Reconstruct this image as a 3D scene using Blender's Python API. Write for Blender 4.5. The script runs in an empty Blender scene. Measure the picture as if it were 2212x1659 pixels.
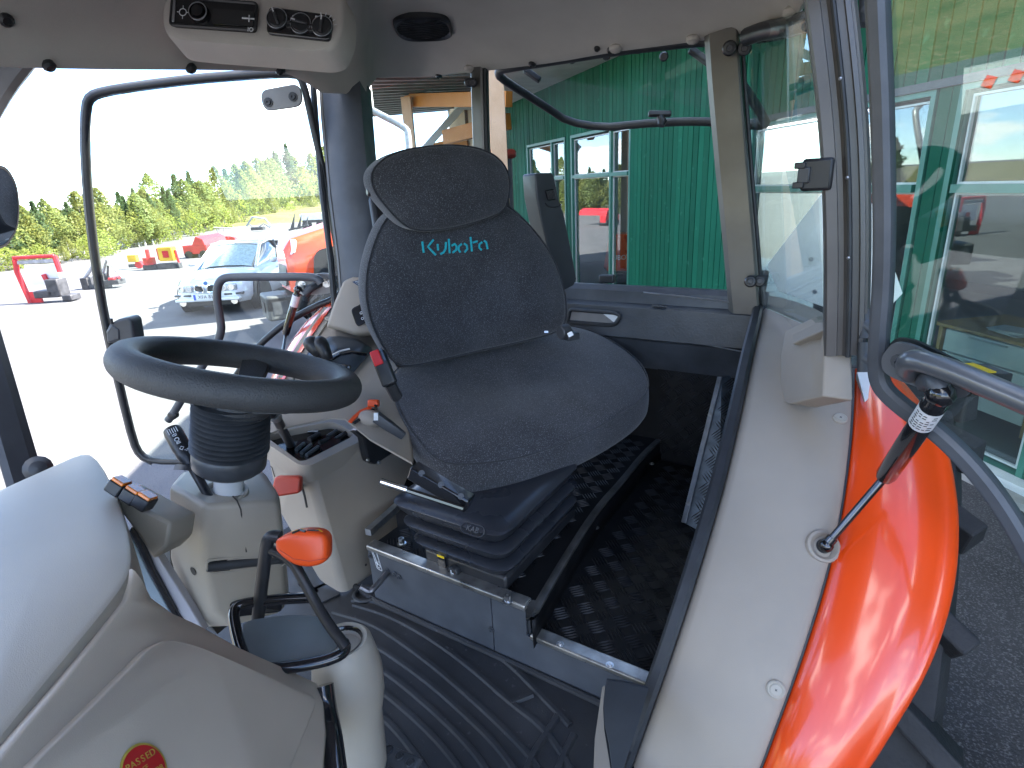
import bpy, bmesh, math, random
import numpy as np
from mathutils import Vector, Matrix, Quaternion
from mathutils.bvhtree import BVHTree

random.seed(11)
SC = bpy.context.scene
COL = SC.collection
PI = math.pi

# ------------------------------------------------------------------ camera
# tractor frame: +X to the driver's left, +Y to the rear, Z up, z = 0 on the cab floor
W0, H0, FPX = 2212.0, 1659.0, 1250.0
CAM = Vector((0.0, 0.0, 1.12))
_h, _p, _r = math.radians(33), math.radians(19), math.radians(3)
FW = Vector((-math.sin(_h)*math.cos(_p), math.cos(_h)*math.cos(_p), -math.sin(_p)))
_rt = Vector((math.cos(_h), math.sin(_h), 0))
_up = _rt.cross(FW)
RT = _rt*math.cos(_r) - _up*math.sin(_r)
UP = RT.cross(FW)
cd = bpy.data.cameras.new("camera")
cam = bpy.data.objects.new("camera", cd)
COL.objects.link(cam)
cd.sensor_width = 36.0
cd.lens = 36.0*FPX/W0
cd.clip_start, cd.clip_end = 0.02, 3000.0
m3 = Matrix((RT, UP, -FW)).transposed()
cam.matrix_world = Matrix.Translation(CAM) @ m3.to_4x4()
SC.camera = cam

# ------------------------------------------------------------------ light
SUN_AZ, SUN_EL = math.atan2(0.76, 0.65), math.radians(42.6)
world = bpy.data.worlds.new("World")
SC.world = world
world.use_nodes = True
nt = world.node_tree
nt.nodes.clear()
wo = nt.nodes.new("ShaderNodeOutputWorld")
bg = nt.nodes.new("ShaderNodeBackground")
sky = nt.nodes.new("ShaderNodeTexSky")
sky.sky_type = 'NISHITA'
sky.sun_disc = False
sky.sun_elevation = SUN_EL
sky.sun_rotation = SUN_AZ
sky.air_density, sky.dust_density, sky.ozone_density = 0.62, 0.0, 4.0
bg.inputs[1].default_value = 0.125
tc = nt.nodes.new("ShaderNodeTexCoord")
sep = nt.nodes.new("ShaderNodeSeparateXYZ")
nt.links.new(tc.outputs["Generated"], sep.inputs[0])
addz = nt.nodes.new("ShaderNodeMath"); addz.operation = 'ADD'; addz.inputs[1].default_value = 0.32
nt.links.new(sep.outputs[2], addz.inputs[0])
mx_ = nt.nodes.new("ShaderNodeMath"); mx_.operation = 'MAXIMUM'; mx_.inputs[1].default_value = 0.1
nt.links.new(addz.outputs[0], mx_.inputs[0])
vd = nt.nodes.new("ShaderNodeVectorMath"); vd.operation = 'DIVIDE'
nt.links.new(tc.outputs["Generated"], vd.inputs[0]); nt.links.new(mx_.outputs[0], vd.inputs[1])
no = nt.nodes.new("ShaderNodeTexNoise"); no.inputs["Scale"].default_value = 2.6; no.inputs["Detail"].default_value = 7
no.inputs["Roughness"].default_value = 0.52
nt.links.new(vd.outputs[0], no.inputs["Vector"])
cr = nt.nodes.new("ShaderNodeValToRGB")
cr.color_ramp.elements[0].position, cr.color_ramp.elements[1].position = 0.53, 0.62
nt.links.new(no.outputs["Fac"], cr.inputs[0])
mix = nt.nodes.new("ShaderNodeMix"); mix.data_type = 'RGBA'
mix.inputs["B"].default_value = (8.6, 8.7, 8.8, 1)
nt.links.new(cr.outputs[0], mix.inputs["Factor"])
nt.links.new(sky.outputs[0], mix.inputs["A"])
nt.links.new(mix.outputs["Result"], bg.inputs[0])
nt.links.new(bg.outputs[0], wo.inputs[0])
sd = bpy.data.lights.new("sun", 'SUN')
sd.energy, sd.angle, sd.color = 5.0, math.radians(0.53), (1.0, 0.95, 0.87)
sun = bpy.data.objects.new("sun", sd)
COL.objects.link(sun)
sun_dir = Vector((math.sin(SUN_AZ)*math.cos(SUN_EL), math.cos(SUN_AZ)*math.cos(SUN_EL), math.sin(SUN_EL)))
sun.rotation_euler = sun_dir.to_track_quat('Z', 'Y').to_euler()
sun.location = sun_dir*50
SC.view_settings.view_transform = 'Standard'
SC.view_settings.look = 'None'
SC.view_settings.exposure = 2.9
SC.view_settings.gamma = 1.0
SC.view_settings.use_curve_mapping = False
SC.render.engine = 'CYCLES'
SC.cycles.use_denoising = True
SC.cycles.max_bounces = 12
SC.cycles.transparent_max_bounces = 24
SC.cycles.sample_clamp_indirect = 8.0
SC.cycles.caustics_reflective = False
SC.cycles.caustics_refractive = False

# ------------------------------------------------------------------ photo ray helpers (measuring from the picture onto real planes)
def ray(x, y):
    return FW + RT*((x-W0/2)/FPX) - UP*((y-H0/2)/FPX)
def at_d(x, y, d): return CAM + ray(x, y)*d
def at_x(x, y, v): r = ray(x, y); return CAM + r*((v-CAM.x)/r.x)
def at_y(x, y, v): r = ray(x, y); return CAM + r*((v-CAM.y)/r.y)
def at_z(x, y, v): r = ray(x, y); return CAM + r*((v-CAM.z)/r.z)
def at_pl(x, y, p, n): r = ray(x, y); return CAM + r*((Vector(p)-CAM).dot(n)/r.dot(n))
def at_cyl(x, y, yc, zc, R):
    r = ray(x, y); oy, oz = CAM.y-yc, CAM.z-zc
    a = r.y*r.y+r.z*r.z; b = oy*r.y+oz*r.z; c = oy*oy+oz*oz-R*R
    q = b*b-a*c
    t = (-b-math.sqrt(q))/a if q > 0 else -b/a
    return CAM + r*t
def lerp(a, b, t): return a+(b-a)*t
def interp(tab, x):
    if x <= tab[0][0]: return tab[0][1]
    for (x0, y0), (x1, y1) in zip(tab, tab[1:]):
        if x <= x1: return y0+(y1-y0)*(x-x0)/(x1-x0)
    return tab[-1][1]
def resample(pts, n, closed=False):
    pts = [Vector(p) for p in pts]
    if closed: pts = pts+[pts[0]]
    L = [0.0]
    for a, b in zip(pts, pts[1:]): L.append(L[-1]+(b-a).length)
    out = []
    for i in range(n):
        s = L[-1]*i/(n if closed else n-1)
        j = 0
        while j < len(L)-2 and L[j+1] < s: j += 1
        seg = L[j+1]-L[j]
        out.append(pts[j].lerp(pts[j+1], (s-L[j])/seg if seg > 1e-9 else 0))
    return out
def smooth(pts, it=2, closed=False):
    pts = [Vector(p) for p in pts]
    for _ in range(it):
        o = []
        n = len(pts)
        rng = range(n) if closed else range(n-1)
        if not closed: o.append(pts[0])
        for i in rng:
            a, b = pts[i], pts[(i+1) % n]
            o.append(a.lerp(b, .25)); o.append(a.lerp(b, .75))
        if not closed: o.append(pts[-1])
        pts = o
    return pts

# ------------------------------------------------------------------ materials
MATS = {}
def mat(name, col, rough=0.5, metal=0.0, noise=None, nscale=20.0, namt=0.15, bump=0.0, bscale=200.0, coat=0.0, spec=0.5,
        col2=None, rvar=0.0, sheen=0.0, speck=None, emit=None, ndet=4):
    """Principled material: base colour with a noise-driven second tone, optional fine bump, roughness variation and specks."""
    if name in MATS: return MATS[name]
    m = bpy.data.materials.new(name); m.use_nodes = True
    t = m.node_tree; b = t.nodes["Principled BSDF"]
    b.inputs["Roughness"].default_value = rough
    b.inputs["Metallic"].default_value = metal
    b.inputs["Coat Weight"].default_value = coat
    b.inputs["Coat Roughness"].default_value = 0.04
    b.inputs["Specular IOR Level"].default_value = spec
    b.inputs["Sheen Weight"].default_value = sheen
    c4 = (*col, 1)
    tcn = t.nodes.new("ShaderNodeTexCoord")
    n1 = t.nodes.new("ShaderNodeTexNoise"); n1.inputs["Scale"].default_value = nscale; n1.inputs["Detail"].default_value = ndet
    t.links.new(tcn.outputs["Object"], n1.inputs["Vector"])
    mixn = t.nodes.new("ShaderNodeMix"); mixn.data_type = 'RGBA'
    c2 = col2 if col2 else tuple(max(0, x*(1-namt*2)) for x in col)
    mixn.inputs["A"].default_value = tuple(min(1, x*(1+namt*.6)) for x in col)+(1,) if not col2 else c4
    mixn.inputs["B"].default_value = (*c2, 1)
    rmp = t.nodes.new("ShaderNodeMapRange")
    rmp.inputs["From Min"].default_value = 0.3; rmp.inputs["From Max"].default_value = 0.7
    t.links.new(n1.outputs["Fac"], rmp.inputs["Value"])
    t.links.new(rmp.outputs[0], mixn.inputs["Factor"])
    last = mixn.outputs["Result"]
    if speck:
        sc_, lo, hi, scol = speck
        n2 = t.nodes.new("ShaderNodeTexNoise"); n2.inputs["Scale"].default_value = sc_; n2.inputs["Detail"].default_value = 2
        t.links.new(tcn.outputs["Object"], n2.inputs["Vector"])
        r2 = t.nodes.new("ShaderNodeMapRange"); r2.inputs["From Min"].default_value = lo; r2.inputs["From Max"].default_value = hi
        t.links.new(n2.outputs["Fac"], r2.inputs["Value"])
        m2 = t.nodes.new("ShaderNodeMix"); m2.data_type = 'RGBA'
        t.links.new(r2.outputs[0], m2.inputs["Factor"]); t.links.new(last, m2.inputs["A"]); m2.inputs["B"].default_value = (*scol, 1)
        last = m2.outputs["Result"]
    t.links.new(last, b.inputs["Base Color"])
    if rvar:
        r3 = t.nodes.new("ShaderNodeMapRange"); r3.inputs["To Min"].default_value = max(0.02, rough-rvar); r3.inputs["To Max"].default_value = min(1, rough+rvar)
        n4 = t.nodes.new("ShaderNodeTexNoise"); n4.inputs["Scale"].default_value = nscale*.6; n4.inputs["Detail"].default_value = 5
        t.links.new(tcn.outputs["Object"], n4.inputs["Vector"])
        t.links.new(n4.outputs["Fac"], r3.inputs["Value"]); t.links.new(r3.outputs[0], b.inputs["Roughness"])
    if bump:
        n3 = t.nodes.new("ShaderNodeTexNoise"); n3.inputs["Scale"].default_value = bscale; n3.inputs["Detail"].default_value = 3
        t.links.new(tcn.outputs["Object"], n3.inputs["Vector"])
        bp = t.nodes.new("ShaderNodeBump"); bp.inputs["Strength"].default_value = bump; bp.inputs["Distance"].default_value = 0.6/bscale
        t.links.new(n3.outputs["Fac"], bp.inputs["Height"]); t.links.new(bp.outputs[0], b.inputs["Normal"])
    if emit:
        b.inputs["Emission Color"].default_value = (*emit[0], 1); b.inputs["Emission Strength"].default_value = emit[1]
    MATS[name] = m
    return m
def glass(name, tint, base, edge, rough=0.0):
    """Thin pane: see-through with a mirror share that grows towards grazing angles."""
    if name in MATS: return MATS[name]
    m = bpy.data.materials.new(name); m.use_nodes = True
    t = m.node_tree; t.nodes.clear()
    o = t.nodes.new("ShaderNodeOutputMaterial"); mx = t.nodes.new("ShaderNodeMixShader")
    tr = t.nodes.new("ShaderNodeBsdfTransparent"); tr.inputs[0].default_value = (*tint, 1)
    gl = t.nodes.new("ShaderNodeBsdfGlossy"); gl.inputs["Roughness"].default_value = rough
    gl.inputs[0].default_value = (.95, .97, 1, 1)
    lw = t.nodes.new("ShaderNodeLayerWeight"); lw.inputs[0].default_value = 0.5
    pw = t.nodes.new("ShaderNodeMath"); pw.operation = 'POWER'; pw.inputs[1].default_value = 4.0
    t.links.new(lw.outputs["Facing"], pw.inputs[0])
    mr = t.nodes.new("ShaderNodeMapRange"); mr.inputs["To Min"].default_value = base; mr.inputs["To Max"].default_value = edge
    t.links.new(pw.outputs[0], mr.inputs["Value"]); t.links.new(mr.outputs[0], mx.inputs[0])
    t.links.new(tr.outputs[0], mx.inputs[1]); t.links.new(gl.outputs[0], mx.inputs[2]); t.links.new(mx.outputs[0], o.inputs[0])
    MATS[name] = m
    return m

M_LINER = mat("liner_felt", (.52, .49, .455), .95, nscale=6, namt=.06, bump=.5, bscale=700, spec=.1, speck=(1400, .5, .75, (.63, .58, .525)))
M_BEIGE = mat("beige_plastic", (.335, .287, .235), .55, nscale=3.5, namt=.07, bump=.35, bscale=800, rvar=.08)
M_BEIGE2 = mat("grey_beige_plastic", (.40, .36, .30), .45, nscale=3.5, namt=.06, bump=.35, bscale=800, rvar=.08)
M_BEIGE_LIFTED = mat("beige_plastic_lifted", (.55, .475, .385), .5, nscale=3.5, namt=.06, bump=.35, bscale=800, rvar=.08)  # the beige plastic again, lightened where little light reaches the dash side
M_FRAME = mat("painted_steel", (.075, .082, .095), .42, nscale=14, namt=.12, bump=.15, bscale=300, rvar=.12)
M_FRAMEL = mat("worn_painted_steel", (.062, .067, .076), .38, nscale=9, namt=.2, bump=.25, bscale=160, rvar=.15)
M_PILLAR = mat("pillar_grey", (.125, .115, .11), .36, .2, nscale=5, namt=.12, bump=.1, bscale=300, rvar=.1)
M_ALU = mat("brushed_post", (.17, .163, .155), .38, .65, nscale=6, namt=.12, bump=.1, bscale=400, rvar=.1)
M_ALUB = mat("aluminium", (.55, .57, .60), .33, .9, nscale=30, namt=.12, bump=.1, bscale=300, rvar=.12)
M_TREADA = mat("aluminium_tread", (.26, .31, .36), .42, .75, nscale=25, namt=.2, bump=.2, bscale=200, rvar=.15)
M_STEEL = mat("zinc_bolt", (.62, .62, .62), .28, 1.0, nscale=60, namt=.15)
M_BLACK = mat("black_rubber", (.062, .065, .069), .34, nscale=20, namt=.2, bump=.2, bscale=500, rvar=.1)
M_SEAL = mat("rubber_seal", (.024, .026, .03), .48, nscale=20, namt=.2, bump=.2, bscale=300, rvar=.1)
M_BPL = mat("black_plastic", (.022, .023, .026), .38, nscale=20, namt=.15, bump=.15, bscale=900, rvar=.08)
M_BGLOSS = mat("gloss_black", (.012, .012, .014), .14, nscale=20, namt=.1, coat=.5)
M_DPL = mat("dark_grey_plastic", (.045, .048, .054), .42, nscale=12, namt=.12, bump=.2, bscale=900, rvar=.08)
M_LEATHER = mat("grained_rim", (.056, .057, .057), .58, nscale=8, namt=.15, bump=.85, bscale=330, rvar=.08)
M_FABRIC = mat("seat_cloth", (.048, .0495, .056), .95, nscale=9, namt=.14, bump=.7, bscale=900, sheen=.25, spec=.15, speck=(420, .55, .72, (.17, .175, .19)))
M_PIPING = mat("seat_piping", (.036, .038, .044), .9, nscale=60, namt=.2, bump=.5, bscale=800, sheen=.3, spec=.2)
M_TEAL = mat("teal_thread", (.015, .50, .58), .6, nscale=300, namt=.15, bump=.5, bscale=900)
M_ORANGE = mat("orange_paint", (.88, .068, .004), .30, nscale=3, namt=.04, coat=1.0, rvar=.04)
M_ORANGE.node_tree.nodes["Principled BSDF"].inputs["Coat Roughness"].default_value = .10
M_OKNOB = mat("orange_plastic", (.80, .085, .012), .36, nscale=10, namt=.05, bump=.1, bscale=900)
M_RKNOB = mat("red_plastic", (.50, .055, .03), .4, nscale=10, namt=.06, bump=.15, bscale=900)
M_RED = mat("red_button", (.72, .012, .012), .35, nscale=20, namt=.08)
M_AMBER = mat("amber_lens", (.85, .23, .01), .15, nscale=80, namt=.2, coat=.6)
M_YELLOW = mat("yellow_label", (.80, .55, .02), .5, nscale=50, namt=.1)
M_WHITE = mat("white_print", (.75, .77, .80), .5, nscale=50, namt=.06)
M_WHITEP = mat("white_car_paint", (.74, .76, .78), .25, nscale=3, namt=.03, coat=1.0)
M_TREAD = mat("black_tread", (.007, .007, .008), .6, nscale=15, namt=.3, bump=.15, bscale=250, rvar=.15, spec=.25)
M_MAT = mat("floor_mat", (.031, .0315, .0335), .5, nscale=7, namt=.22, bump=.35, bscale=450, rvar=.13, speck=(55, .70, .74, (.06, .06, .062)))
M_BELL = mat("bellows_vinyl", (.031, .034, .042), .28, nscale=8, namt=.12, bump=.12, bscale=700, rvar=.06)
M_TYRE = mat("tyre_rubber", (.026, .026, .028), .75, nscale=12, namt=.25, bump=.4, bscale=120, rvar=.1)
M_SIGN = mat("sign_back", (.86, .90, .86), .45, nscale=6, namt=.10, bump=.1, bscale=300)
M_CHROME = mat("chrome", (.8, .8, .8), .08, 1.0, nscale=10, namt=.02)
M_LABEL = mat("label_paper", (.72, .74, .76), .45, nscale=60, namt=.08)
M_GOLD = mat("gold_foil", (.70, .55, .10), .3, .5, nscale=60, namt=.2)
M_STRED = mat("sticker_red", (.62, .012, .018), .3, nscale=30, namt=.08)
M_NAVY = mat("navy_label", (.02, .045, .10), .4, nscale=30, namt=.1)
G_CAB = glass("cab_glass", (.94, .98, .955), .03, .8)
G_HATCH = glass("hatch_glass", (.95, .98, .96), .012, .5)
G_DOOR = glass("door_glass", (.90, .96, .93), .055, .8)
G_BLDG = glass("coated_glass", (.80, .87, .84), .075, .9)
G_CAR = glass("car_glass", (.35, .42, .42), .2, .8)
M_MIRROR = mat("mirror_face", (.85, .87, .88), .02, 1.0, nscale=5, namt=.01)

# ------------------------------------------------------------------ geometry helpers
class MB:
    """Collects vertices and faces for ONE mesh object."""
    def __init__(s): s.v, s.f = [], []
    def add(s, vs, fs):
        o = len(s.v); s.v += [tuple(p) for p in vs]; s.f += [tuple(i+o for i in f) for f in fs]
    def hexa(s, p):      # 8 corners: bottom loop 0-3, top loop 4-7
        s.add(p, [(3, 2, 1, 0), (4, 5, 6, 7), (0, 1, 5, 4), (1, 2, 6, 5), (2, 3, 7, 6), (3, 0, 4, 7)])
    def box(s, c, size, ex=Vector((1, 0, 0)), ey=Vector((0, 1, 0)), ez=None):
        c = Vector(c); ex = Vector(ex).normalized(); ey = Vector(ey).normalized()
        ez = Vector(ez).normalized() if ez is not None else ex.cross(ey)
        a, b, d = ex*size[0]/2, ey*size[1]/2, ez*size[2]/2
        s.hexa([c-a-b-d, c+a-b-d, c+a+b-d, c-a+b-d, c-a-b+d, c+a-b+d, c+a+b+d, c-a+b+d])
    def prism(s, poly, off):
        off = Vector(off); n = len(poly); poly = [Vector(p) for p in poly]
        s.add(poly+[p+off for p in poly], [tuple(range(n))[::-1], tuple(range(n, 2*n))]+[(i, (i+1) % n, n+(i+1) % n, n+i) for i in range(n)])
    def grid(s, rows, closed=False):
        n = len(rows[0]); vs = [p for r in rows for p in r]; fs = []
        for j in range(len(rows)-1):
            for i in range(n if closed else n-1):
                k = (i+1) % n
                fs.append((j*n+i, j*n+k, (j+1)*n+k, (j+1)*n+i))
        s.add(vs, fs)
    def tube(s, pts, r, n=10, closed=False, prof=None, up=None, caps=True):
        """Sweep a circle (or a 2-D profile) of radius r (number or list) along pts."""
        pts = [Vector(p) for p in pts]; m = len(pts)
        rr = r if isinstance(r, (list, tuple)) else [r]*m
        prof = prof or [(math.cos(2*PI*i/n), math.sin(2*PI*i/n)) for i in range(n)]
        n = len(prof); rows = []; nrm = None
        for i, p in enumerate(pts):
            a = pts[(i-1) % m] if (closed or i > 0) else p
            b = pts[(i+1) % m] if (closed or i < m-1) else p
            t = (b-a)
            t = t.normalized() if t.length > 1e-9 else Vector((0, 0, 1))
            if up is not None: nn = Vector(up) - t*t.dot(Vector(up))
            elif nrm is None: nn = t.orthogonal()
            else: nn = nrm - t*t.dot(nrm)
            if nn.length < 1e-6: nn = t.orthogonal()
            nrm = nn.normalized(); bi = t.cross(nrm)
            rows.append([p+(nrm*x+bi*y)*rr[i] for x, y in prof])
        if closed: rows.append(rows[0])
        o = len(s.v); s.grid(rows, True)
        if not closed and caps:
            k = len(s.v); s.f.append(tuple(range(o, o+n))[::-1]); s.f.append(tuple(range(k-n, k)))
    def lathe(s, prof, o, ax, n=20, caps=True):
        """prof: (radius, height along ax) pairs."""
        o = Vector(o); ax = Vector(ax).normalized(); a = ax.orthogonal().normalized(); b = ax.cross(a)
        rows = [[o+ax*h+(a*math.cos(2*PI*i/n)+b*math.sin(2*PI*i/n))*max(r, 1e-5) for i in range(n)] for r, h in prof]
        k = len(s.v); s.grid(rows, True)
        if caps: s.f.append(tuple(range(k, k+n))[::-1]); e = len(s.v); s.f.append(tuple(range(e-n, e)))
    def ball(s, c, r, n=10, sc=(1, 1, 1)):
        c = Vector(c); rows = []
        for j in range(n//2+1):
            a = -PI/2+PI*j/(n//2); rows.append([c+Vector((math.cos(a)*math.cos(2*PI*i/n)*sc[0], math.cos(a)*math.sin(2*PI*i/n)*sc[1], math.sin(a)*sc[2]))*r for i in range(n)])
        s.grid(rows, True)
    def loop_tube(s, pts, r, n=10): s.tube(pts, r, n, closed=True)
ALL = []
def build(mb, name, material, parent=None, smooth_deg=40, bevel=0.0, bseg=2, sub=0, solid=0.0, label=None, kind=None):
    me = bpy.data.meshes.new(name)
    me.from_pydata(mb.v, [], mb.f); me.validate(); 
    bm = bmesh.new(); bm.from_mesh(me)
    bmesh.ops.remove_doubles(bm, verts=bm.verts, dist=1e-6)
    bmesh.ops.recalc_face_normals(bm, faces=bm.faces)
    bm.to_mesh(me); bm.free()
    me.materials.append(material)
    if smooth_deg:
        me.shade_smooth(); me.set_sharp_from_angle(angle=math.radians(smooth_deg))
    o = bpy.data.objects.new(name, me); COL.objects.link(o)
    if solid:
        m = o.modifiers.new("solid", 'SOLIDIFY'); m.thickness = solid; m.offset = 0
    if sub:
        m = o.modifiers.new("sub", 'SUBSURF'); m.levels = m.render_levels = sub
    if bevel:
        m = o.modifiers.new("bevel", 'BEVEL'); m.width = bevel; m.segments = bseg; m.limit_method = 'ANGLE'; m.angle_limit = math.radians(35)
        m.harden_normals = False
        if smooth_deg: me.set_sharp_from_angle(angle=math.radians(80))
    if parent is not None:
        o.parent = parent
        if parent.type == 'EMPTY': o.matrix_parent_inverse = Matrix.Translation(-parent.location)
    if label: o["label"] = label
    if kind: o["kind"] = kind
    return o
def thing(name, label, cat, loc, group=None):
    o = bpy.data.objects.new(name, None); COL.objects.link(o)
    o.location = Vector(loc); o.empty_display_size = .05
    o["label"] = label; o["category"] = cat
    if group: o["group"] = group
    return o
def tag(o, label, cat, group=None):
    o["label"] = label; o["category"] = cat
    if group: o["group"] = group
    return o
def dup(o, parent=None):
    c = o.copy(); COL.objects.link(c)
    if parent is not None:
        inv = o.matrix_parent_inverse.copy(); c.parent = parent; c.matrix_parent_inverse = inv
    for ch in list(o.children): dup(ch, c)
    return c
def bvh_of(*objs):
    vs, fs = [], []
    dg = bpy.context.evaluated_depsgraph_get(); dg.update()
    for o in objs:
        e = o.evaluated_get(dg); me = e.to_mesh(); mw = o.matrix_world if o.parent is None else Matrix.Identity(4)
        k = len(vs); vs += [mw@v.co for v in me.vertices]; fs += [tuple(i+k for i in p.vertices) for p in me.polygons]
        e.to_mesh_clear()
    return BVHTree.FromPolygons(vs, fs)
def on_surf(bvh, x, y, off=0.0):
    r = ray(x, y).normalized(); h = bvh.ray_cast(CAM, r)
    if h[0] is None: return None, None
    n = h[1] if h[1].dot(r) < 0 else -h[1]
    return h[0]+n*off, n
def text(s, name, p, right, up, size, material, parent=None, depth=0.0006, align='CENTER'):
    cu = bpy.data.curves.new(name, 'FONT'); cu.body = s; cu.size = size; cu.align_x = align; cu.align_y = 'CENTER'; cu.extrude = depth
    tmp = bpy.data.objects.new(name, cu); COL.objects.link(tmp)
    me = bpy.data.meshes.new_from_object(tmp.evaluated_get(bpy.context.evaluated_depsgraph_get()))
    bpy.data.objects.remove(tmp); bpy.data.curves.remove(cu)
    me.name = name; me.materials.clear(); me.materials.append(material)
    o = bpy.data.objects.new(name, me); COL.objects.link(o)
    right = Vector(right).normalized(); n = right.cross(Vector(up)).normalized(); up = n.cross(right)
    m = Matrix((right, up, n)).transposed().to_4x4(); m.translation = Vector(p)
    if parent is not None:
        o.parent = parent
        if parent.type == 'EMPTY': o.matrix_parent_inverse = Matrix.Translation(-parent.location)
    o.matrix_basis = m
    return o
def disc_pts(c, n, r, k=16, a=None):
    n = Vector(n).normalized(); a = (a or n.orthogonal()).normalized(); b = n.cross(a)
    return [Vector(c)+(a*math.cos(2*PI*i/k)+b*math.sin(2*PI*i/k))*r for i in range(k)]
def bolt(mb, p, n, r=.008, h=.006):
    mb.lathe([(r*1.7, 0), (r*1.7, h*.35), (r, h*.36), (r, h), (r*.45, h), (r*.4, h*.6)], p, n, 10)
def rounded(pts, r, k=4):
    """Round the corners of a closed 3-D polygon."""
    out = []; n = len(pts); pts = [Vector(p) for p in pts]
    for i in range(n):
        a, b, c = pts[i-1], pts[i], pts[(i+1) % n]
        u, v = (a-b), (c-b); d = min(r, u.length*.45, v.length*.45)
        p, q = b+u.normalized()*d, b+v.normalized()*d
        for j in range(k+1):
            t = j/k; out.append(p*(1-t)**2+b*2*t*(1-t)+q*t*t)
    return out
def pillow(outline, front, back, thick, rings=7, n=64, edge=0.5, dimple=None):
    """Cushion: outline [(u, v)], front(u, v, s) -> height of the front skin, s = 0 at rim, 1 at the middle; returns (u, v, w) rows to map."""
    ol = [Vector((p[0], p[1], 0)) for p in outline]
    ol = resample(smooth(ol, 2, True), n, True)
    c = sum(ol, Vector())/n
    rows = []
    for k in range(rings+1):          # back side, middle to rim
        s = 1-k/rings
        rows.append([(lerp(p.x, c.x, s), lerp(p.y, c.y, s), -thick+back(1-(1-s)**2)) for p in ol])
    for k in range(1, 4):
        t = k/3; rows.append([(p.x+(p.x-c.x)*.012*math.sin(t*PI), p.y+(p.y-c.y)*.012*math.sin(t*PI), lerp(-thick, 0, t)) for p in ol])
    for k in range(1, rings+1):
        s = k/rings; s2 = s**1.6
        rows.append([(lerp(p.x, c.x, s2), lerp(p.y, c.y, s2), front(lerp(p.x, c.x, s2), lerp(p.y, c.y, s2), s2)) for p in ol])
    return rows
# ================================================================== SETTING
GZ = -1.1
def struct(o): o["kind"] = "structure"; return o
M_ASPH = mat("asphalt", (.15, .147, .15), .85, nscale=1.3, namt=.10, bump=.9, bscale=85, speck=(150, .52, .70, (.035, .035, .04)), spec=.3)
M_GRASS = mat("dry_grass", (.20, .175, .075), .95, nscale=.35, col2=(.10, .115, .04), bump=.9, bscale=12, spec=.1, speck=(3.2, .55, .7, (.22, .19, .10)))
M_ROAD = mat("old_road", (.17, .165, .16), .85, nscale=2, namt=.1, bump=.4, bscale=40, spec=.3)
b = MB()
ringr = [0, 6, 12, 20, 35, 60, 110, 250, 700, 1600]
rows = [[Vector((r*math.cos(2*PI*i/48), r*math.sin(2*PI*i/48), GZ)) for i in range(48)] for r in ringr[1:]]
b.grid(rows, True); k = len(b.v); b.add([(0, 0, GZ)], []); b.f += [(k, i, (i+1) % 48) for i in range(48)]
struct(build(b, "ground", M_ASPH, smooth_deg=0))
M_ASPH_SHADED = mat("shaded_asphalt", (.062, .061, .063), .8, nscale=3, namt=.15, bump=1.0, bscale=70, speck=(110, .52, .68, (.15, .15, .15)), spec=.3)
b = MB(); b.add([(-.7, -3, GZ+.004), (6, -6, GZ+.004), (6, 6, GZ+.004), (-1, 9, GZ+.004), (-.9, 3, GZ+.004)], [(0, 1, 2, 3, 4)]); struct(build(b, "shaded_ground", M_ASPH_SHADED, smooth_deg=0))  # darker sheet deepens the shade beside the building; sunlit lot stays bright
# far treeline bank on the sunny side and the hillside that the panes mirror
def terrain(name, az0, az1, prof, material, na=40, jit=.3):
    b = MB(); rnd = random.Random(3); rows = []
    for d, z in prof:
        rows.append([Vector((math.sin(a)*d, math.cos(a)*d, GZ+z+(rnd.uniform(-jit, jit)*min(1, max(0, z)/1.5)))) for a in [az0+(az1-az0)*i/na for i in range(na+1)]])
    b.grid(rows)
    return struct(build(b, name, material, smooth_deg=80))
AZ = lambda dx, dy: math.atan2(dx, dy)
terrain("hillside", math.radians(-180), math.radians(-104), [(24, -.02), (26, .3), (32, 1.0), (42, 2.6), (50, 4.2), (52, 4.6), (60, 5.0), (66, 6.0), (80, 9.0), (120, 17), (200, 24)], M_GRASS)
terrain("hill_road", math.radians(-178), math.radians(-106), [(52.5, 4.72), (55, 4.86), (59, 5.02)], M_ROAD, jit=.0)
terrain("grass_bank", math.radians(-104), math.radians(-24), [(56, -.02), (58, .2), (66, .5), (90, .7), (140, .6), (260, .6), (500, .5)], M_GRASS)

# ------------------------------------------------------------------ showroom building
M_GREEN = mat("green_cladding", (.0095, .118, .066), .7, nscale=1.2, col2=(.0075, .098, .055), bump=.35, bscale=90, rvar=.1, speck=(9, .66, .8, (.03, .18, .11)), spec=.15)
_t = M_GREEN.node_tree; _b = _t.nodes["Principled BSDF"]; _l = _b.inputs["Base Color"].links[0].from_socket
_oi = _t.nodes.new("ShaderNodeObjectInfo"); _mr = _t.nodes.new("ShaderNodeMapRange"); _mr.inputs["To Min"].default_value = .80; _mr.inputs["To Max"].default_value = 1.18
_hs = _t.nodes.new("ShaderNodeHueSaturation"); _t.links.new(_oi.outputs["Random"], _mr.inputs["Value"]); _t.links.new(_mr.outputs[0], _hs.inputs["Value"])
_t.links.new(_l, _hs.inputs["Color"]); _t.links.new(_hs.outputs[0], _b.inputs["Base Color"])   # boards weather differently
M_GREEND = mat("green_core", (.006, .07, .04), .7, nscale=3, namt=.1)
M_GFRAME = mat("green_window_frame", (.05, .20, .145), .4, nscale=6, namt=.08)
M_WFRAME = mat("pale_window_bead", (.5, .55, .52), .4, nscale=6, namt=.06)
M_SOFFIT = mat("grey_soffit", (.42, .46, .44), .8, nscale=3, namt=.08)
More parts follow.
